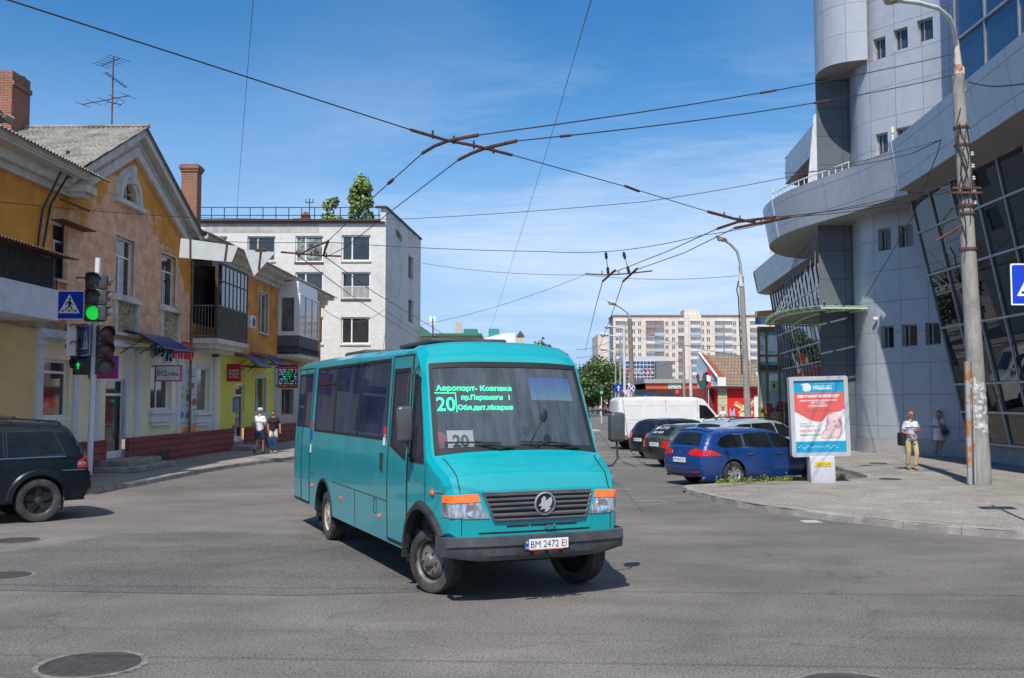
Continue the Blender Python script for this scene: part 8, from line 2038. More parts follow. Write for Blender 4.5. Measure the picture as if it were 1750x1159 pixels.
bw_, bh_ = 98*k, 136*k; zc = h_+bh_/2+.02
mb = MB(); ring = fillet([(-bw_/2, zc-bh_/2, 0), (bw_/2, zc-bh_/2, .07), (bw_/2, zc+bh_/2, .07), (-bw_/2, zc+bh_/2, .07), (-bw_/2, zc-bh_/2+.001, 0)], 5)
ring = fillet([(0, zc-bh_/2, 0), (bw_/2, zc-bh_/2, .07), (bw_/2, zc+bh_/2, .07), (-bw_/2, zc+bh_/2, .07), (-bw_/2, zc-bh_/2, .07), (0, zc-bh_/2, 0)], 5)[:-1]
m_ = .105; inn = [(-bw_/2+m_, zc-bh_/2+m_), (bw_/2-m_, zc-bh_/2+m_), (bw_/2-m_, zc+bh_/2-m_), (-bw_/2+m_, zc+bh_/2-m_)]
wall(mb, ring, [inn], -.13, .05, grid=1); n = len(ring); mb.add([(a, -.13, b) for a, b in ring]+[(a, .13, b) for a, b in ring], [(i, n+i, n+(i+1) % n, (i+1) % n) for i in range(n)]); mb.poly([(a, .13, b) for a, b in ring][::-1])
mb.build('frame', M('stand_frame', (.50, .51, .53), rough=.45, metal=.3, var=.05), t, 30)
pw_, ph_ = bw_-2*m_, bh_-2*m_; F_ = lambda u, v, e=0: (-pw_/2+pw_*u, -.085-e, zc-ph_/2+ph_*v)
pc = [M('ad_cyan', (.01, .33, .55), rough=.25, var=.03), M('ad_coral', (.72, .12, .11), rough=.25, var=.03), M('ad_white', (.72, .74, .74), rough=.25, var=.02), M('ad_grey_text', (.16, .16, .18)), M('ad_pink', (.74, .54, .55)), M('ad_babyshade', (.50, .33, .37)), M('ad_dark', (.30, .19, .23)), M('ad_coral_text', (.75, .22, .24))]
mb = MB(); mb.poly([F_(0, 0), F_(1, 0), F_(1, 1), F_(0, 1)], 2)
mb.poly([F_(0, 0, .001), F_(1, 0, .001), F_(1, .155, .001), F_(0, .155, .001)], 0); mb.poly([F_(0, .83, .001), F_(1, .83, .001), F_(1, 1, .001), F_(0, 1, .001)], 0)
cor = [(0, .83), (0, .575)]+[(.10+.045*k, .575-.15*math.sin(math.pi*.5*min(1, (.10+.045*k)/.5))**1.2) for k in range(10)]+[(.56, .435), (.62, .49), (.70, .535), (.80, .55), (.92, .565), (1, .60), (1, .83)]
mb.poly([F_(a, b, .001) for a, b in cor[::-1]][::-1], 1)
hand = [(.15, .955), (.30, .965), (.35, .93), (.36, .89), (.33, .855), (.22, .85), (.18, .88), (.20, .92)]; mb.poly([F_(a, b, .002) for a, b in hand], 2); mb.poly([F_(a*.5+.14, b*.4+.56, .003) for a, b in hand], 0) if False else None
def tx(s, u, v, h_, wm, mi, al='CENTER', b_=.0): text_mesh(mb, s, h_*ph_, lambda x, y, e=0: (F_(u, v)[0]+x, -.088, F_(u, v)[2]+y), mi, wmax=wm*pw_, align=al, bold=b_)
tx('КЛІНІКА ПРОФЕСОРА', .58, .915, .016, .38, 2, b_=.002); tx('ГРИЩЕНКА', .58, .875, .030, .38, 2, b_=.006)
mb.tube([F_(.42, .955, .002), F_(.81, .955, .002), F_(.81, .86, .002), F_(.75, .86, .002)], .004, 4, 2)
tx('ЛІКУВАННЯ БЕЗПЛІДДЯ', .49, .765, .034, .84, 2, b_=.006); tx('перша консультація репродуктолога', .49, .715, .019, .74, 2, b_=.003); tx('ЕКЗ ТА ІКСІ', .48, .680, .024, .27, 2, b_=.003); tx('ГІНЕКОЛОГІЯ', .48, .635, .026, .38, 2, b_=.003)
tx('діагностика · лікування · підтримка', .49, .575, .015, .55, 3, b_=.001); tx('м.Вінниця', .10, .395, .014, .14, 3, 'LEFT', .001); tx('Тарногродського, 32/1', .10, .363, .014, .30, 3, 'LEFT', .001); tx('(067) 433 77 77', .09, .290, .027, .42, 7, 'LEFT', .003); tx('clinic-vn.com', .09, .238, .020, .42, 3, 'LEFT', .002)
# curled baby, soft flat shapes
def blob(pts, mi, e):
 q = fillet([(a, b, .02) for a, b in pts]+[(pts[0][0], pts[0][1], 0)], 3); mb.poly([F_(a, b, e) for a, b in q[:-1]], mi)
blob([(.52, .20), (.60, .185), (.88, .20), (.93, .26), (.95, .38), (.93, .47), (.86, .53), (.72, .54), (.64, .49), (.62, .40), (.60, .32), (.53, .27)], 5, .0025)
blob([(.70, .52), (.82, .535), (.91, .50), (.93, .43), (.88, .38), (.76, .37), (.70, .42), (.67, .47)], 4, .003)
blob([(.63, .34), (.70, .42), (.84, .32), (.92, .33), (.88, .21), (.76, .20), (.70, .28)], 4, .0035)
blob([(.52, .22), (.60, .30), (.70, .31), (.72, .23), (.66, .195), (.58, .195)], 4, .004); blob([(.75, .425), (.80, .41), (.82, .43), (.79, .44)], 7, .0045); blob([(.86, .47), (.93, .44), (.94, .39), (.90, .36), (.885, .42)], 6, .0045)
for k in range(18):
 u = .05+.045*k; mb.poly([F_(u, .07+.02*math.sin(k*1.7), .002), F_(u+.03, .075+.02*math.sin(k*2.1), .002), F_(u+.028, .086+.02*math.sin(k*2.1), .002), F_(u, .082+.02*math.sin(k*1.7), .002)], 2)
mb.build('poster', pc, t, 0)
mb = MB(); mb.poly([F_(-.01, -.01, .02), F_(1.01, -.01, .02), F_(1.01, 1.01, .02), F_(-.01, 1.01, .02)]); mb.build('cover_glass', glassmat('ad_glass', (.97, .98, .98), fmin=0, ior=1.12), t, 0)

# ---- weeds along the kerb
mb = MB(); rw = random.Random(8); vs = []; fs = []
for k in range(800):
 u = rw.random();
 if rw.random() < .72: px, py = 1225+220*u, 831-9*u
 else: px, py = rw.choice(((1228, 832), (1255, 831), (1280, 830), (1345, 827), (1440, 823)))
 g = gnd(px+rw.gauss(0, 3), py+rw.gauss(0, 1.0), .05); hh = rw.uniform(.05, .20)*(1.5 if rw.random() < .1 else 1)
 a = rw.random()*6.28; d = Vector((math.cos(a), math.sin(a), 0)); e_ = Vector((-d.y, d.x, 0)); L_ = rw.uniform(.03, .08); o_ = len(vs); b = Vector((g.x, g.y, .02))+Vector((0, 0, hh)); vs += [b-e_*.012, b+d*L_*.5+e_*.022, b+d*L_+Vector((0, 0, .02)), b+d*L_*.5-e_*.022]; fs.append((o_, o_+1, o_+2, o_+3))
 o_ = len(vs); vs += [Vector((g.x-.004, g.y, 0)), Vector((g.x+.004, g.y, 0)), b+Vector((.003, 0, 0)), b-Vector((.003, 0, 0))]; fs.append((o_, o_+1, o_+2, o_+3))
mb.add(vs, fs); o = mb.build('weeds', M('weed_green', (.13, .22, .03), rough=.6, var=.5, scale=6, col2=(.30, .36, .06)), None, 0); tag(o, 'low weeds growing from the kerb beside the blue car', 'weeds', kind='stuff')
# ================================================================ people
skin = M('skin', (.46, .24, .16), rough=.5, var=.06, scale=4); skin_t = M('skin_tan', (.42, .19, .12), rough=.5, var=.06)
def skinmesh(V, E_, Rr, sub=2):
 me = bpy.data.meshes.new('tmp'); me.from_pydata([tuple(v) for v in V], E_, []); o = bpy.data.objects.new('tmp', me); COL.objects.link(o)
 m = o.modifiers.new('s', 'SKIN'); m.use_smooth_shade = True
 sv = me.skin_vertices[0].data if me.skin_vertices else None
 if sv is None:
  bm = bmesh.new(); bm.from_mesh(me); bm.verts.layers.skin.verify(); bm.to_mesh(me); bm.free(); sv = me.skin_vertices[0].data
 for i, r in enumerate(Rr): sv[i].radius = (r, r) if not isinstance(r, tuple) else r
 sv[0].use_root = True
 s = o.modifiers.new('u', 'SUBSURF'); s.levels = sub; s.render_levels = sub
 dg = bpy.context.evaluated_depsgraph_get(); r_ = bpy.data.meshes.new_from_object(o.evaluated_get(dg))
 vs = [v.co.copy() for v in r_.vertices]; fs = [list(p.vertices) for p in r_.polygons]
 bpy.data.objects.remove(o); bpy.data.meshes.remove(me); bpy.data.meshes.remove(r_); return vs, fs
def chain(t, name, mat, pts, radii, edges=None, **kw):
 V, F_ = skinmesh(pts, edges or [(i, i+1) for i in range(len(pts)-1)], radii); mb = MB(); mb.add(V, F_); return mb.build(name, mat, t, 0 if kw.get('flat') else 180)
def person(label, loc, rz, J, hair, tops, bottoms, shoes, skinm=skin, h=1.0, hat=None, dress=None, longhair=False, group=None, shade=False, sleeves=.5):
 """J: joints, local: facing -Y. keys el_l, wr_l, el_r, wr_r, kn_l, an_l, kn_r, an_r (l = image right)"""
 t = thing('person', label, 'person', loc, rz, group); S = h
 v = {k: Vector(p)*S for k, p in J.items() if len(p) > 1}
 pel = Vector((0, 0, .95))*S; wai = Vector((0, 0, 1.10))*S; che = Vector((0, -.0, 1.30))*S+v.get('lean', Vector()); nek = Vector((0, .0, 1.47))*S+v.get('lean', Vector()); hd = Vector((0, -.02, 1.56))*S+v.get('lean', Vector())
 sh = {s: Vector(((.175 if s == 'l' else -.175), 0, 1.40))*S+v.get('lean', Vector()) for s in 'lr'}; hip = {s: Vector(((.095 if s == 'l' else -.095), 0, .90))*S for s in 'lr'}
 P = [pel, wai, che, nek, hd]; Rr = [(.145*S, .105*S), (.135*S, .10*S), (.155*S, .105*S), .058*S, .06*S]; E_ = [(0, 1), (1, 2), (2, 3), (3, 4)]
 for s in 'lr':
  i = len(P); el, wr = v['el_'+s], v['wr_'+s]; d = (wr-el).normalized(); pm = wr+d*.07*S
  P += [sh[s], sh[s].lerp(el, .5), el, el.lerp(wr, .5), wr, pm]; Rr += [.060*S, .050*S, .042*S, .038*S, .026*S, (.040*S, .022*S)]; E_ += [(2, i)]+[(i+k, i+k+1) for k in range(5)]
  i = len(P); kn, an = v['kn_'+s], v['an_'+s]; toe = an+v.get('ft_'+s, Vector((0, -.16, -.05)))
  P += [hip[s], hip[s].lerp(kn, .5), kn, kn.lerp(an, .4), an, toe]; Rr += [.088*S, .078*S, .056*S, .055*S, .038*S, .035*S]; E_ += [(0, i)]+[(i+k, i+k+1) for k in range(5)]
 V, F_ = skinmesh(P, E_, Rr); mb = MB(); mb.add(V, F_)
 # fingers rooted in the palm, thumb from its side
 for s in 'lr':
  el, wr = v['el_'+s], v['wr_'+s]; d = (wr-el).normalized(); side = d.cross(Vector((0, -1, .1))).normalized(); nrm = side.cross(d).normalized(); pm = wr+d*.07*S
  for k, L_ in enumerate((.062, .074, .080, .070)):
   b = pm+side*(.027-.018*k)*S; a1 = b+d*L_*.55*S-nrm*.008*S; a2 = a1+(d*.8-nrm*.45).normalized()*L_*.45*S; mb.tube([b, b.lerp(a1, .5), a1, a2], [.009*S, .009*S, .0085*S, .006*S], 6)
  b = wr+d*.03*S+side*.03*S; mb.tube([b-side*.012, b+(d*.6+side*.7).normalized()*.035*S, b+(d*.9+side*.45-nrm*.2).normalized()*.07*S], [.011*S, .010*S, .007*S], 6)
 # head
 hc = hd+Vector((0, -.015, .085))*S; rh = (.078*S, .098*S, .118*S); vs = []; n_, m_ = 20, 14
 for i in range(m_+1):
  th = math.pi*i/m_
  for k in range(n_):
   ph = 2*math.pi*k/n_; x, y, z = math.sin(th)*math.cos(ph), math.sin(th)*math.sin(ph), math.cos(th)
   jaw = 1-.26*max(0, -z)**1.2; vs.append(hc+Vector((x*rh[0]*jaw, y*rh[1]*(jaw if y > 0 else 1-.08*max(0, -z)), z*rh[2])))
 mb.add(vs, [(i*n_+k, (i+1)*n_+k, (i+1)*n_+(k+1) % n_, i*n_+(k+1) % n_) for i in range(m_) for k in range(n_)])
 mb.tube([hc+Vector((0, -.09, .012))*S, hc+Vector((0, -.112, -.022))*S, hc+Vector((0, -.10, -.034))*S], [.008*S, .014*S, .010*S], 8)
 for q in (-1, 1): mb.ball(hc+Vector((q*.080, .01, -.005))*S, (.012*S, .022*S, .034*S), 10)
 mb.ball(hc+Vector((0, -.088, -.062))*S, (.024*S, .012*S, .008*S), 8, 1)
 for q in (-1, 1): mb.ball(hc+Vector((q*.030, -.088, .012))*S, (.013*S, .008*S, .006*S), 8, 2)
 body = mb.build('body', [skinm, M('lips', (.40, .12, .10)), inkm], t, 180)
 if hair:
  mb = MB(); vs = []; n_, m_ = 20, 9; lim = math.pi*(.66 if longhair else .55)
  for i in range(m_+1):
   th = lim*i/m_
   for k in range(n_):
    ph = 2*math.pi*k/n_; x, y, z = math.sin(th)*math.cos(ph), math.sin(th)*math.sin(ph), math.cos(th); b_ = 1.10 if y > -.2 else 1.05
    if y < -.35: z = max(z, .38)
    vs.append(hc+Vector((x*rh[0]*b_*1.03, (y*rh[1])*b_+.006, z*rh[2]*1.09)))
  mb.add(vs, [(i*n_+k, (i+1)*n_+k, (i+1)*n_+(k+1) % n_, i*n_+(k+1) % n_) for i in range(m_) for k in range(n_)])
  if longhair: mb.ball(hc+Vector((0, .075, -.06))*S, (.075*S, .05*S, .11*S), 12)
  mb.build('hair', hair, body, 180)
 if hat:
  mb = MB(); mb.lathe([(0, .13), (.05, .128), (.085, .105), (.098, .06), (.10, .03)], hc, 'z', 20); mb.v = mb.v; yb_ = J.get('brim', (0, -1))[1]
  vs = [hc+Vector((.085*math.cos(a), yb_*.06+yb_*(.13*math.sin(a)), .035)) for a in [math.pi*k/10 for k in range(11)]]; mb.add(vs+[p+Vector((0, 0, .012)) for p in vs], [list(range(11)), [21-k for k in range(11)]]+[(k, k+1, 12+k, 11+k) for k in range(10)]); mb.build('cap', hat, t, 60)
 if shade:
  mb = MB()
  for q in (-1, 1): mb.ball(hc+Vector((q*.032, -.094, .014))*S, (.026*S, .010*S, .019*S), 10)
  mb.tube([hc+Vector((-.08, -.02, .02)), hc+Vector((-.055, -.088, .02)), hc+Vector((.055, -.088, .02)), hc+Vector((.08, -.02, .02))], .004, 5); mb.build('sunglasses', inkm, t)
 # top
 g = .016*S; z0 = Vector((0, 0, .86 if not dress else .95))*S; P = [wai, z0, wai.lerp(che, .6), che+Vector((0, 0, .01)), nek+Vector((0, 0, -.05))*S]; bel = J.get('belly', (0,))[0]
 Rr = [(.172*S+bel*.6, .140*S+bel), (.185*S, .150*S), (.178*S+bel*.2, .135*S+bel*.4), (.182*S, .132*S), .085*S]; E_ = [(0, 1), (0, 2), (2, 3), (3, 4)]
 for s in 'lr':
  i = len(P); el = v['el_'+s]; wr = v['wr_'+s]; e2 = sh[s].lerp(el, min(1, sleeves*1.6)); P += [sh[s], sh[s].lerp(e2, .6), e2]; Rr += [.074*S, .068*S, .064*S]; E_ += [(3, i), (i, i+1), (i+1, i+2)]
 V, F_ = skinmesh(P, E_, Rr); mb = MB(); mb.add(V, F_); mb.build('shirt' if not dress else 'bodice', tops, t, 180)
 if dress:
  mb = MB(); prof = [(.135*S, 1.14*S), (.15*S, 1.05*S), (.175*S, .93*S), (.20*S, .80*S), (.235*S, dress*S), (.225*S, dress*S+.004)]; vs = []
  for r_, z in prof:
   for k in range(28): a = 2*math.pi*k/28; rr = r_*(1+.05*math.sin(7*a)*max(0, (1-z/S))); vs.append((rr*math.cos(a), rr*.78*math.sin(a), z))
  mb.add(vs, [(i*28+k, i*28+(k+1) % 28, (i+1)*28+(k+1) % 28, (i+1)*28+k) for i in range(len(prof)-1) for k in range(28)]); mb.build('skirt', tops, t, 60)
 else:
  m_, ln = bottoms; P = [pel-Vector((0, 0, .02)), Vector((0, 0, 1.02))*S]; P.append(Vector((0, 0, .87))*S); Rr = [(.158*S, .118*S), (.150*S, .115*S), .105*S]; E_ = [(0, 1), (0, 2)]
  for s in 'lr':
   i = len(P); kn, an = v['kn_'+s], v['an_'+s]
   if ln > .95: q = [hip[s], hip[s].lerp(kn, .5), kn, kn.lerp(an, .5), kn.lerp(an, .93)]; r_ = [.102, .092, .074, .068, .066]
   else: q = [hip[s], hip[s].lerp(kn, .5), hip[s].lerp(kn, ln)]; r_ = [.104, .096, .088]
   P += q; Rr += [a*S for a in r_]; E_ += [(0, i)]+[(i+k, i+k+1) for k in range(len(q)-1)]
  V, F_ = skinmesh(P, E_, Rr); mb = MB(); mb.add(V, F_); mb.build('trousers' if ln > .95 else 'shorts', m_, t, 180)
 for s in 'lr':
  an = v['an_'+s]; ft = v.get('ft_'+s, Vector((0, -.16, -.05))); dn = ft.normalized(); mb = MB(); V, F_ = skinmesh([an+Vector((0, .0, -.01)), an+Vector((0, 0, -.045))-dn*.04, an+ft*.55+Vector((0, 0, -.012)), an+ft*1.05], [(0, 1), (1, 2), (2, 3)], [.048*S, .044*S, .048*S, .038*S]); mb.add(V, F_); mb.build('shoe', shoes, t, 180)
 return t
wht = M('white_cloth', (.66, .68, .72), rough=.9, var=.08, scale=8); pinkc = M('pale_pink_cloth', (.82, .60, .66), rough=.9, var=.08, scale=8); khaki = M('khaki_cloth', (.48, .37, .20), rough=.9, var=.15, scale=9); blk_c = M('black_cloth', (.015, .015, .022), rough=.9, var=.3, scale=8); navy = M('blue_denim', (.012, .075, .16), rough=.9, var=.3, scale=9)
haird = M('dark_hair', (.02, .014, .010), rough=.6, var=.3); hairb = M('brown_hair', (.16, .08, .045), rough=.6, var=.3); hairr = M('red_hair', (.22, .04, .03), rough=.6, var=.3); greyc = M('white_shoe', (.6, .6, .6), rough=.7)
shirtp = M('pale_blue_shirt', (.50, .58, .66), rough=.9, var=.25, scale=9, col2=(.68, .72, .78))
p = gnd(1558, 803, .13)
t = person('bald man in sunglasses, pale shirt and khaki trousers walking towards the camera', (p.x, p.y, .13), R(8), dict(el_r=(-.27, -.02, 1.12), wr_r=(-.10, -.24, 1.06), el_l=(.28, .0, 1.15), wr_l=(.04, -.22, 1.18), kn_r=(-.09, -.02, .50), an_r=(-.07, .10, .11), kn_l=(.09, -.16, .52), an_l=(.06, -.12, .09), ft_r=(0, -.15, -.06), belly=(.045,)), None, shirtp, (khaki, 1), M('tan_shoe', (.35, .25, .15)), skin_t, 1.0, shade=True)
b = thing('shoulder_bag', 'black shoulder bag at the hip of the bald man', 'bag', (p.x-.28, p.y+.02, .13+.78), R(8)); mb = MB(); mb.rbox((0, 0, .14), (.13, .30, .40), .05, 3); mb.build('bag_body', blk_c, b); mb = MB(); mb.tube([(0, -.1, .3), (.04, -.12, .5), (.12, -.05, .66), (.12, .08, .66), (.04, .12, .45), (0, .1, .3)], .014, 5); mb.build('strap', blk_c, b)
p = gnd(1606, 780, .13)
t = person('woman in a short pale pink dress standing with folded arms by the office wall', (p.x, p.y, .13), R(5), dict(el_r=(-.24, .0, 1.12), wr_r=(-.06, -.17, 1.12), el_l=(.24, .0, 1.14), wr_l=(.03, -.19, 1.18), kn_r=(-.12, -.02, .50), an_r=(-.19, -.03, .09), kn_l=(.10, .0, .50), an_l=(.12, .02, .09), ft_r=(-.12, -.10, -.05)), hairb, pinkc, None, greyc, skin_t, .97, dress=.62, longhair=True)
b = thing('handbag', 'grey black handbag hanging in front of the woman in pink', 'bag', (p.x+.09, p.y-.26, .13+.80), 0); mb = MB(); mb.rbox((0, 0, .12), (.26, .10, .22), .03, 3); mb.build('bag_body', M('grey_leather', (.07, .07, .085), rough=.5, var=.4, scale=12), b); mb = MB(); mb.tube([(-.10, 0, .2), (-.16, .1, .55), (-.14, .26, .66)], .010, 5); mb.build('strap', blk_c, b)
p = gnd(443, 777, .13)
t = person('man seen from behind in white t-shirt, white cap and blue shorts on the left pavement', (p.x, p.y, .13), R(172), dict(el_r=(-.24, .05, 1.14), wr_r=(-.24, -.10, .94), el_l=(.25, .08, 1.15), wr_l=(.24, -.06, 1.02), kn_r=(-.09, -.14, .53), an_r=(-.09, -.10, .10), kn_l=(.09, -.02, .50), an_l=(.09, .26, .20), ft_l=(0, -.08, -.13), brim=(0, -1)), M('grey_hair', (.2, .2, .2)), wht, (navy, 1.0*.93), M('dark_shoe', (.06, .05, .05)), skin_t, 1.02, hat=M('pale_cap', (.50, .58, .64), rough=.8))
p = gnd(467, 773, .13)
t = person('woman in black t-shirt and white shorts facing the camera beside the man in the cap', (p.x, p.y, .13), R(-8), dict(el_r=(-.25, .02, 1.12), wr_r=(-.22, -.02, .88), el_l=(.26, .04, 1.14), wr_l=(.29, .0, .92), kn_r=(-.08, -.06, .50), an_r=(-.06, -.02, .10), kn_l=(.11, .02, .50), an_l=(.13, .03, .09)), haird, blk_c, (M('cream_cloth', (.60, .58, .52), rough=.9), .95), greyc, skin, .96, longhair=False)
mb = MB()
b = thing('carrier_bag', 'purple and white carrier bag held between the two walkers', 'bag', (p.x-.36, p.y+.1, .13+.18), R(20)); mb = MB(); mb.prism([(-.20, 0), (.20, .02), (.13, .42), (-.10, .44)], -.09, .09, 'y'); mb.build('bag_body', M('purple_bag', (.07, .05, .26), rough=.6, var=.6, scale=4, col2=(.3, .3, .4)), b, 0); mb = MB(); mb.tube([(-.08, 0, .42), (0, 0, .62), (.1, 0, .42)], .008, 5); mb.build('handle', blk_c, b)
b = thing('carrier_bag', 'dark blue carrier bag held low by the woman in black', 'bag', (p.x+.0, p.y-.12, .13+.16), R(0)); mb = MB(); mb.prism([(-.18, 0), (.18, 0), (.15, .48), (-.13, .46)], -.08, .08, 'y'); mb.build('bag_body', M('navy_bag', (.012, .04, .12), rough=.6, var=.4, scale=5), b, 0); mb = MB(); mb.tube([(-.1, 0, .45), (0, 0, .64), (.1, 0, .45)], .008, 5); mb.build('handle', blk_c, b)
std = dict(el_r=(-.24, .02, 1.12), wr_r=(-.23, -.05, .88), el_l=(.25, .02, 1.13), wr_l=(.24, -.05, .9), kn_r=(-.09, -.02, .5), an_r=(-.09, .0, .09), kn_l=(.09, -.04, .5), an_l=(.09, -.02, .09))
pl = gnd(1328, 752, .13); person('red-haired woman in a patterned top with yellow, by the framed glass shop', (pl.x, pl.y, .13), R(170), std, hairr, M('patterned_cloth', (.30, .18, .22), rough=.9, var=.8, scale=14, col2=(.65, .55, .2)), (navy, 1), greyc, skin, 1.0, longhair=True)
pl = gnd(1236, 738, .0); person('person in a white shirt in front of the pub, mostly hidden by parked cars', (pl.x, pl.y, 0), R(10), std, haird, wht, (navy, 1), greyc, skin, 1.0)
pl = gnd(1252, 741, .0); person('person in a pale violet top beside the painted windmill', (pl.x, pl.y, 0), R(-60), std, haird, M('violet_cloth', (.42, .36, .6), rough=.9), (navy, 1), greyc, skin, .97)
pl = gnd(1026, 712, 0); person('person in white crossing the far street between the cars', (pl.x, pl.y, 0), R(100), std, haird, wht, (M('pale_trousers', (.55, .55, .55)), 1), greyc, skin, 1.0)
# ================================================================ overhead wires
wirem = M('dark_wire', (.025, .025, .028), rough=.5); thin = M('thin_steel_wire', (.10, .11, .13), rough=.5); rusty = M('trolley_fitting', (.12, .045, .03), rough=.7, var=.4, scale=8, metal=.2)
def wire(label, pts, r=.012, sag=0.0, mat=None, name='overhead_wire', group='overhead wires above the crossroads', n=10):
 """pts are world points; each span hangs by sag"""
 o = Vector(pts[0]); P = []
 for a, b in zip(pts, pts[1:]):
  a, b = Vector(a), Vector(b)
  for k in range(n): t_ = k/n; P.append(a.lerp(b, t_)-Vector((0, 0, 4*sag*t_*(1-t_)))-o)
 P.append(Vector(pts[-1])-o); mb = MB(); mb.tube(P, r*.68, 5); e = mb.build(name, mat or wirem, None, 180); e.location = o; tag(e, label, 'wire', group); return e
def fitting(label, pts, r=.035, name='trolley_wire_fitting', bolts=2):
 o = Vector(pts[0]); t = thing(name, label, 'wire fitting', o, 0, 'trolley wire crossing gear'); mb = MB(); mb.tube([Vector(p)-o for p in pts], r*.7, 6); mb.build('guide_rail', rusty, t, 40)
 mb = MB()
 for k in range(1, bolts+1): p = Vector(pts[0]).lerp(Vector(pts[-1]), k/(bolts+1))-o; mb.tube([p-Vector((0, 0, .05)), p+Vector((0, 0, .07))], .016, 5); mb.cut()
 if bolts: mb.build_each('bolt', iron, t)
 return t
Z = 6.0
def zz(px, py, z=Z): return onz(px, py, z)
# the pair that crosses from upper left to right
a0, a1, a2, a3, a4, a5 = zz(-60, -24), zz(702, 222), zz(875, 265), zz(1080, 322), zz(1210, 362), zz(1285, 379)
wire('thick dark wire from the top left corner down to the rusty crossing gear', [a0, a1], .013)
fitting('long rusty guide of the crossing gear, lying along the wire from the upper left', [a1, zz(760, 239), zz(815, 250), a2], .035, bolts=4)
wire('dark wire from the crossing gear down to the right-hand fitting', [a2, a3, a4], .012)
fitting('short rusty joint in the wire above the apartment block', [zz(1068, 318), zz(1092, 327)], .035, bolts=0)
fitting('rusty guide rail of the right-hand junction, upper left piece', [a4, zz(1255, 374), zz(1290, 380)], .045, bolts=2)
# the two curved ones
bp = at(1632, 92, 24.8); bq = at(1636, 127, 24.8)
A1, A2, A3, A4 = zz(640, 335), zz(722, 262), zz(765, 241), zz(817, 231); B1_, B2_, B3_, B4_ = zz(672, 358), zz(784, 273), zz(830, 253), zz(883, 241)
fitting('left curved rusty guide of the crossing gear', [A2, zz(742, 250), A3, zz(790, 236), A4], .04, bolts=0)
fitting('right curved rusty guide of the crossing gear', [B2_, zz(806, 262), B3_, zz(856, 247), B4_], .04, bolts=0)
wire('upper long wire from the crossing gear to the concrete pole', [A4, bp], .016, .12); wire('lower long wire from the crossing gear to the concrete pole', [B4_, bq], .016, .15)
for lb, p, q in (('small rusty clamp on the upper long wire near the office tower', (1300, 148), (1328, 143)), ('small rusty clamp on the lower long wire near the office tower', (1390, 161), (1418, 157)), ('small clamp on the lower long wire above the middle', (956, 230), (978, 228)), ('small clamp on the wire left of the crossing gear', (664, 310), (671, 303))):
 def onw(px, py, e0, e1):
  # point on the wire's depth at this column
  k = min((abs((lambda v: 875+FPX*v.x/(v.y*CP+(v.z-H)*SP))(e0.lerp(e1, k/200))-px), k) for k in range(201))[1]/200; return e0.lerp(e1, k)-Vector((0, 0, 4*sg_*k*(1-k)))
 e0, e1 = ((A4, bp) if 'upper' in lb else (B4_, bq)) if 'long' in lb else (zz(640, 335), A2)
 sg_ = .12 if 'upper' in lb else .15 if 'lower' in lb else 0
 fitting(lb, [onw(*p, e0, e1), onw(*q, e0, e1)], .032 if 'left' not in lb else .045, bolts=0)
L1, L2 = zz(510, 437), zz(553, 437)
wire('wire from the crossing gear down to the fitting before the white block, left', [A2, zz(640, 335), zz(560, 413)], .014); wire('wire from the crossing gear down past the corner of the white block', [B2_, B1_, zz(590, 423), zz(556, 440)], .014)
wire('left wire running away along the street from the junction', [L1, zz(600, 505), zz(718, 582)], .02); wire('right wire running away along the street from the junction', [L2, zz(640, 500), zz(760, 572)], .02)
fitting('rusty arm of the left junction in front of the white block', [zz(510, 437), zz(530, 425), zz(560, 413)], .035, bolts=0); fitting('horizontal rusty bar of the left junction in front of the white block', [zz(480, 431), zz(553, 437), zz(583, 438)], .035, bolts=3); fitting('short bent arm of the left junction', [zz(553, 437), zz(556, 425), zz(561, 412)], .045, bolts=0)
# span wires between the house and the pole
hs0 = onplane(0, 345, LP, LN); hw = onplane(300, 368, LP+LN*.3, LN)
wire('span wire from the left edge across the old house to the concrete pole', [onplane(-30, 342, LP+LN*.4, LN), onplane(330, 372, LP+LN*1.5, LN), at(700, 374, 33), at(1100, 345, 28), at(1370, 298, 26), at(1606, 240, 24.9)], .014, .04)
wire('lower span wire from the old house to the pole, carrying the hangers', [onplane(318, 410, LP+LN*.3, LN), at(560, 414, 30), at(930, 430, 30), at(1060, 428, 30), at(1200, 402, 28.5), at(1340, 374, 27), at(1640, 312, 24.9)], .016, .05)
wire('thin wire low across the sky between the white block and the far lamp post', [at(722, 450, 60), at(1000, 470, 50), at(1264, 471, 45)], .02, .2, thin)
wire('thin pale wire crossing the sky steeply at the centre', [at(1012, -6, 14), at(940, 240, 30), at(838, 565, 80)], .012, 0, thin); wire('thin pale wire hanging steeply at the upper left', [at(433, -6, 14), at(405, 355, 34)], .008, 0, thin)
wire('black cable from the pole out past the right edge', [at(1655, 140, 24.8), at(1700, 148, 23), at(1780, 138, 21)], .03, .02)
wire('cable dropping from the pole wires to the corner of the office', [at(1560, 262, 25.5), at(1608, 239, 24.9), at(1602, 262, 26), at(1560, 370, 31), at(1478, 510, 38)], .02, .0)
wire('thin cable from the second wire down across the parapet', [at(1340, 296, 30), at(1560, 262, 25.5)], .014, .1)
fitting('rusty bracket chain on the concrete pole reaching left', [at(1645, 385, 24.7), at(1600, 412, 24.9)], .05, bolts=1)
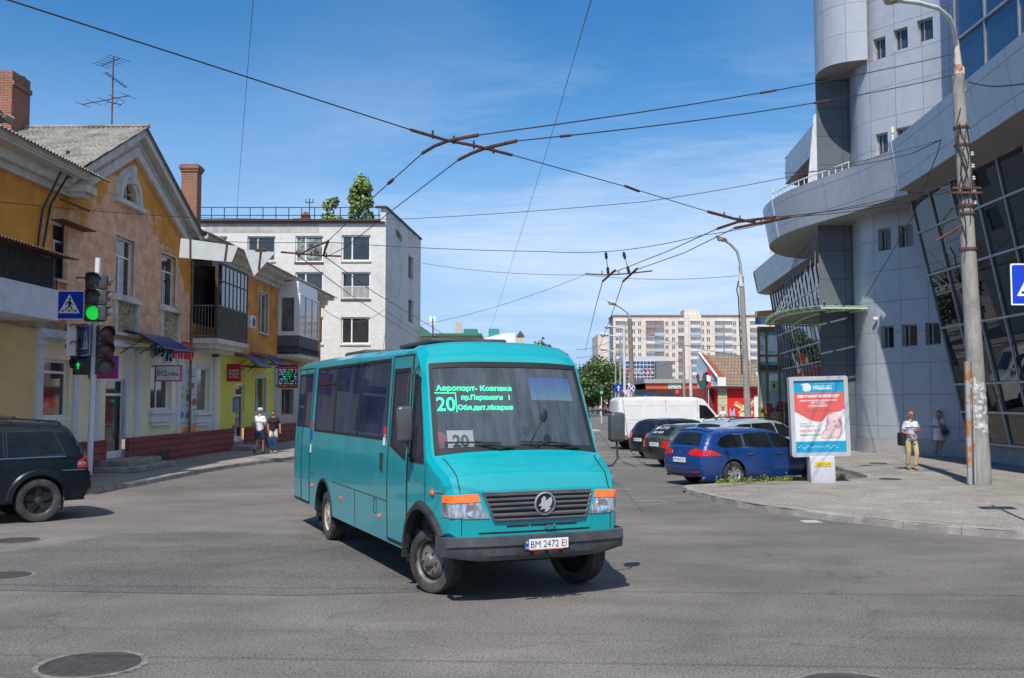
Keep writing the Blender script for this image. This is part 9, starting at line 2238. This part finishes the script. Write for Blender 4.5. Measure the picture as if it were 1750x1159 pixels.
# right-hand junction and the pair that recedes
fitting('upper rusty curved guide of the right-hand junction', [zz(1226, 391), zz(1262, 379), zz(1325, 371)], .045, bolts=0); fitting('lower rusty curved guide of the right-hand junction', [zz(1255, 390), zz(1300, 381), zz(1350, 371)], .045, bolts=1)
r1, r2 = zz(1045, 467), zz(1088, 461)
wire('left one of the two wires rising from the hangers to the right-hand junction', [r1, zz(1140, 430), zz(1226, 391)], .016); wire('right one of the two wires rising from the hangers to the right-hand junction', [r2, zz(1170, 432), zz(1255, 390)], .016)
wire('wire from the right-hand junction past the office parapet', [zz(1325, 371), at(1640, 318, 24.9)], .014, .1); wire('second wire from the right-hand junction past the office parapet', [zz(1350, 371), at(1640, 322, 24.8)], .014, .12)
wire('left trolley wire dropping into the far street', [zz(1030, 480), zz(1018, 525), zz(1000, 600)], .022); wire('right trolley wire dropping into the far street', [zz(1065, 480), zz(1050, 525), zz(1022, 600)], .022)
for lb, x0, x1, xt in (('left hanger pair under the lower span wire', 1030, 1051, 1035), ('right hanger pair under the lower span wire', 1065, 1089, 1065)):
 c0, c1 = zz(x0, 481), zz(x1, 462 if x0 < 1050 else 459); Yh = (c0.y+c1.y)/2; t = fitting(lb, [c0, c1], .05, name='wire_hanger', bolts=0); top_ = at(xt, 430, Yh); m_ = (c0+c1)/2; mb = MB(); mb.tube([top_-c0, m_-c0], .012, 5); mb.build('hanger_rod', iron, t)
 mb = MB()
 for q in (.12, .22, .72, .84): p = top_.lerp(m_, q)-c0; mb.ball(p, (.05, .05, .08), 8); mb.cut()
 mb.build_each('insulator', iron, t)
fitting('horizontal strut tying the hangers together', [at(1000, 468, 30), at(1035, 470, 30), at(1070, 468, 30), at(1115, 463, 30)], .03, bolts=3)
for k, (a, b, ya, yb_) in enumerate((((720, 555), (1000, 470), 70, 55), ((985, 598), (1066, 570), 60, 90), ((985, 612), (1066, 585), 60, 90), ((1085, 560), (1280, 610), 74, 46), ((1085, 575), (1275, 590), 74, 46), ((1070, 625), (1160, 617), 92, 62))):
 wire('thin far wire, %s' % ['from the white block towards the hangers', 'upper of two joining the thin pale lamp post', 'lower of two joining the thin pale lamp post', 'sloping from the brown pole to the pub lamp post', 'level between the brown pole and the pub lamp post', 'short, between the pale lamp post and the slim posts'][k], [at(*a, ya), at(*b, yb_)], .02, .3, thin)
wire('telephone wire looping from the ochre house across the white block', [at(549, 525, 60), at(657, 528, 66), at(800, 580, 90)], .025, .9, thin)
# trolley wires overhead of the camera: they draw the faint lines of shadow on the road
for k, (ya, yb2, z) in enumerate(((7.45, 6.9, 6.0), (4.25, 3.75, 6.0), (5.2, 4.9, 6.0))):
 wire('trolley wire above the near lane, out of the picture, %s' % ('farthest', 'nearest', 'middle')[k], [(-25, ya+1.2, z), (25, yb2-1.0, z)], .012 if k < 2 else .006, .0)
# hanging traffic banner plates over the old house corner
wp = M('rust_streaked_white_plate', (.46, .50, .51), rough=.6, var=.06, grime=(.42, .20, .06), gscale=1.6, glo=.60, ghi=.72)
def plate(lab, pts, Y, rods):
 P = [at(a, b, Y) for a, b in pts]; o = P[0].copy(); t = thing('hanging_plate', lab, 'hanging plate', o); mb = MB(); v = [p-o for p in P]; n = len(v); v2 = [p+Vector((0, .03, 0)) for p in v]; mb.add(v+v2, [list(range(n))[::-1], [n+i for i in range(n)]]+[(i, (i+1) % n, n+(i+1) % n, n+i) for i in range(n)]); mb.build('plate', wp, t, 0)
 mb = MB()
 for a, b in rods: mb.tube([at(*a, Y-.03)-o, at(*b, Y-.03)-o], .03, 4); mb.cut()
 mb.build_each('strap', rust, t)
plate('long white rust-streaked plate hanging at the corner of the old house', [(309, 407), (407, 421), (396, 448), (306, 440)], 31, [((325, 407), (325, 441)), ((388, 416), (384, 446))])
plate('white triangular plate, point down, hanging from the span wire', [(417, 426), (471, 431), (434, 472)], 31, [((446, 424), (442, 462))])
fitting('rusty clamp above the white triangular plate', [at(436, 427, 31), at(455, 427, 31)], .06, bolts=0)
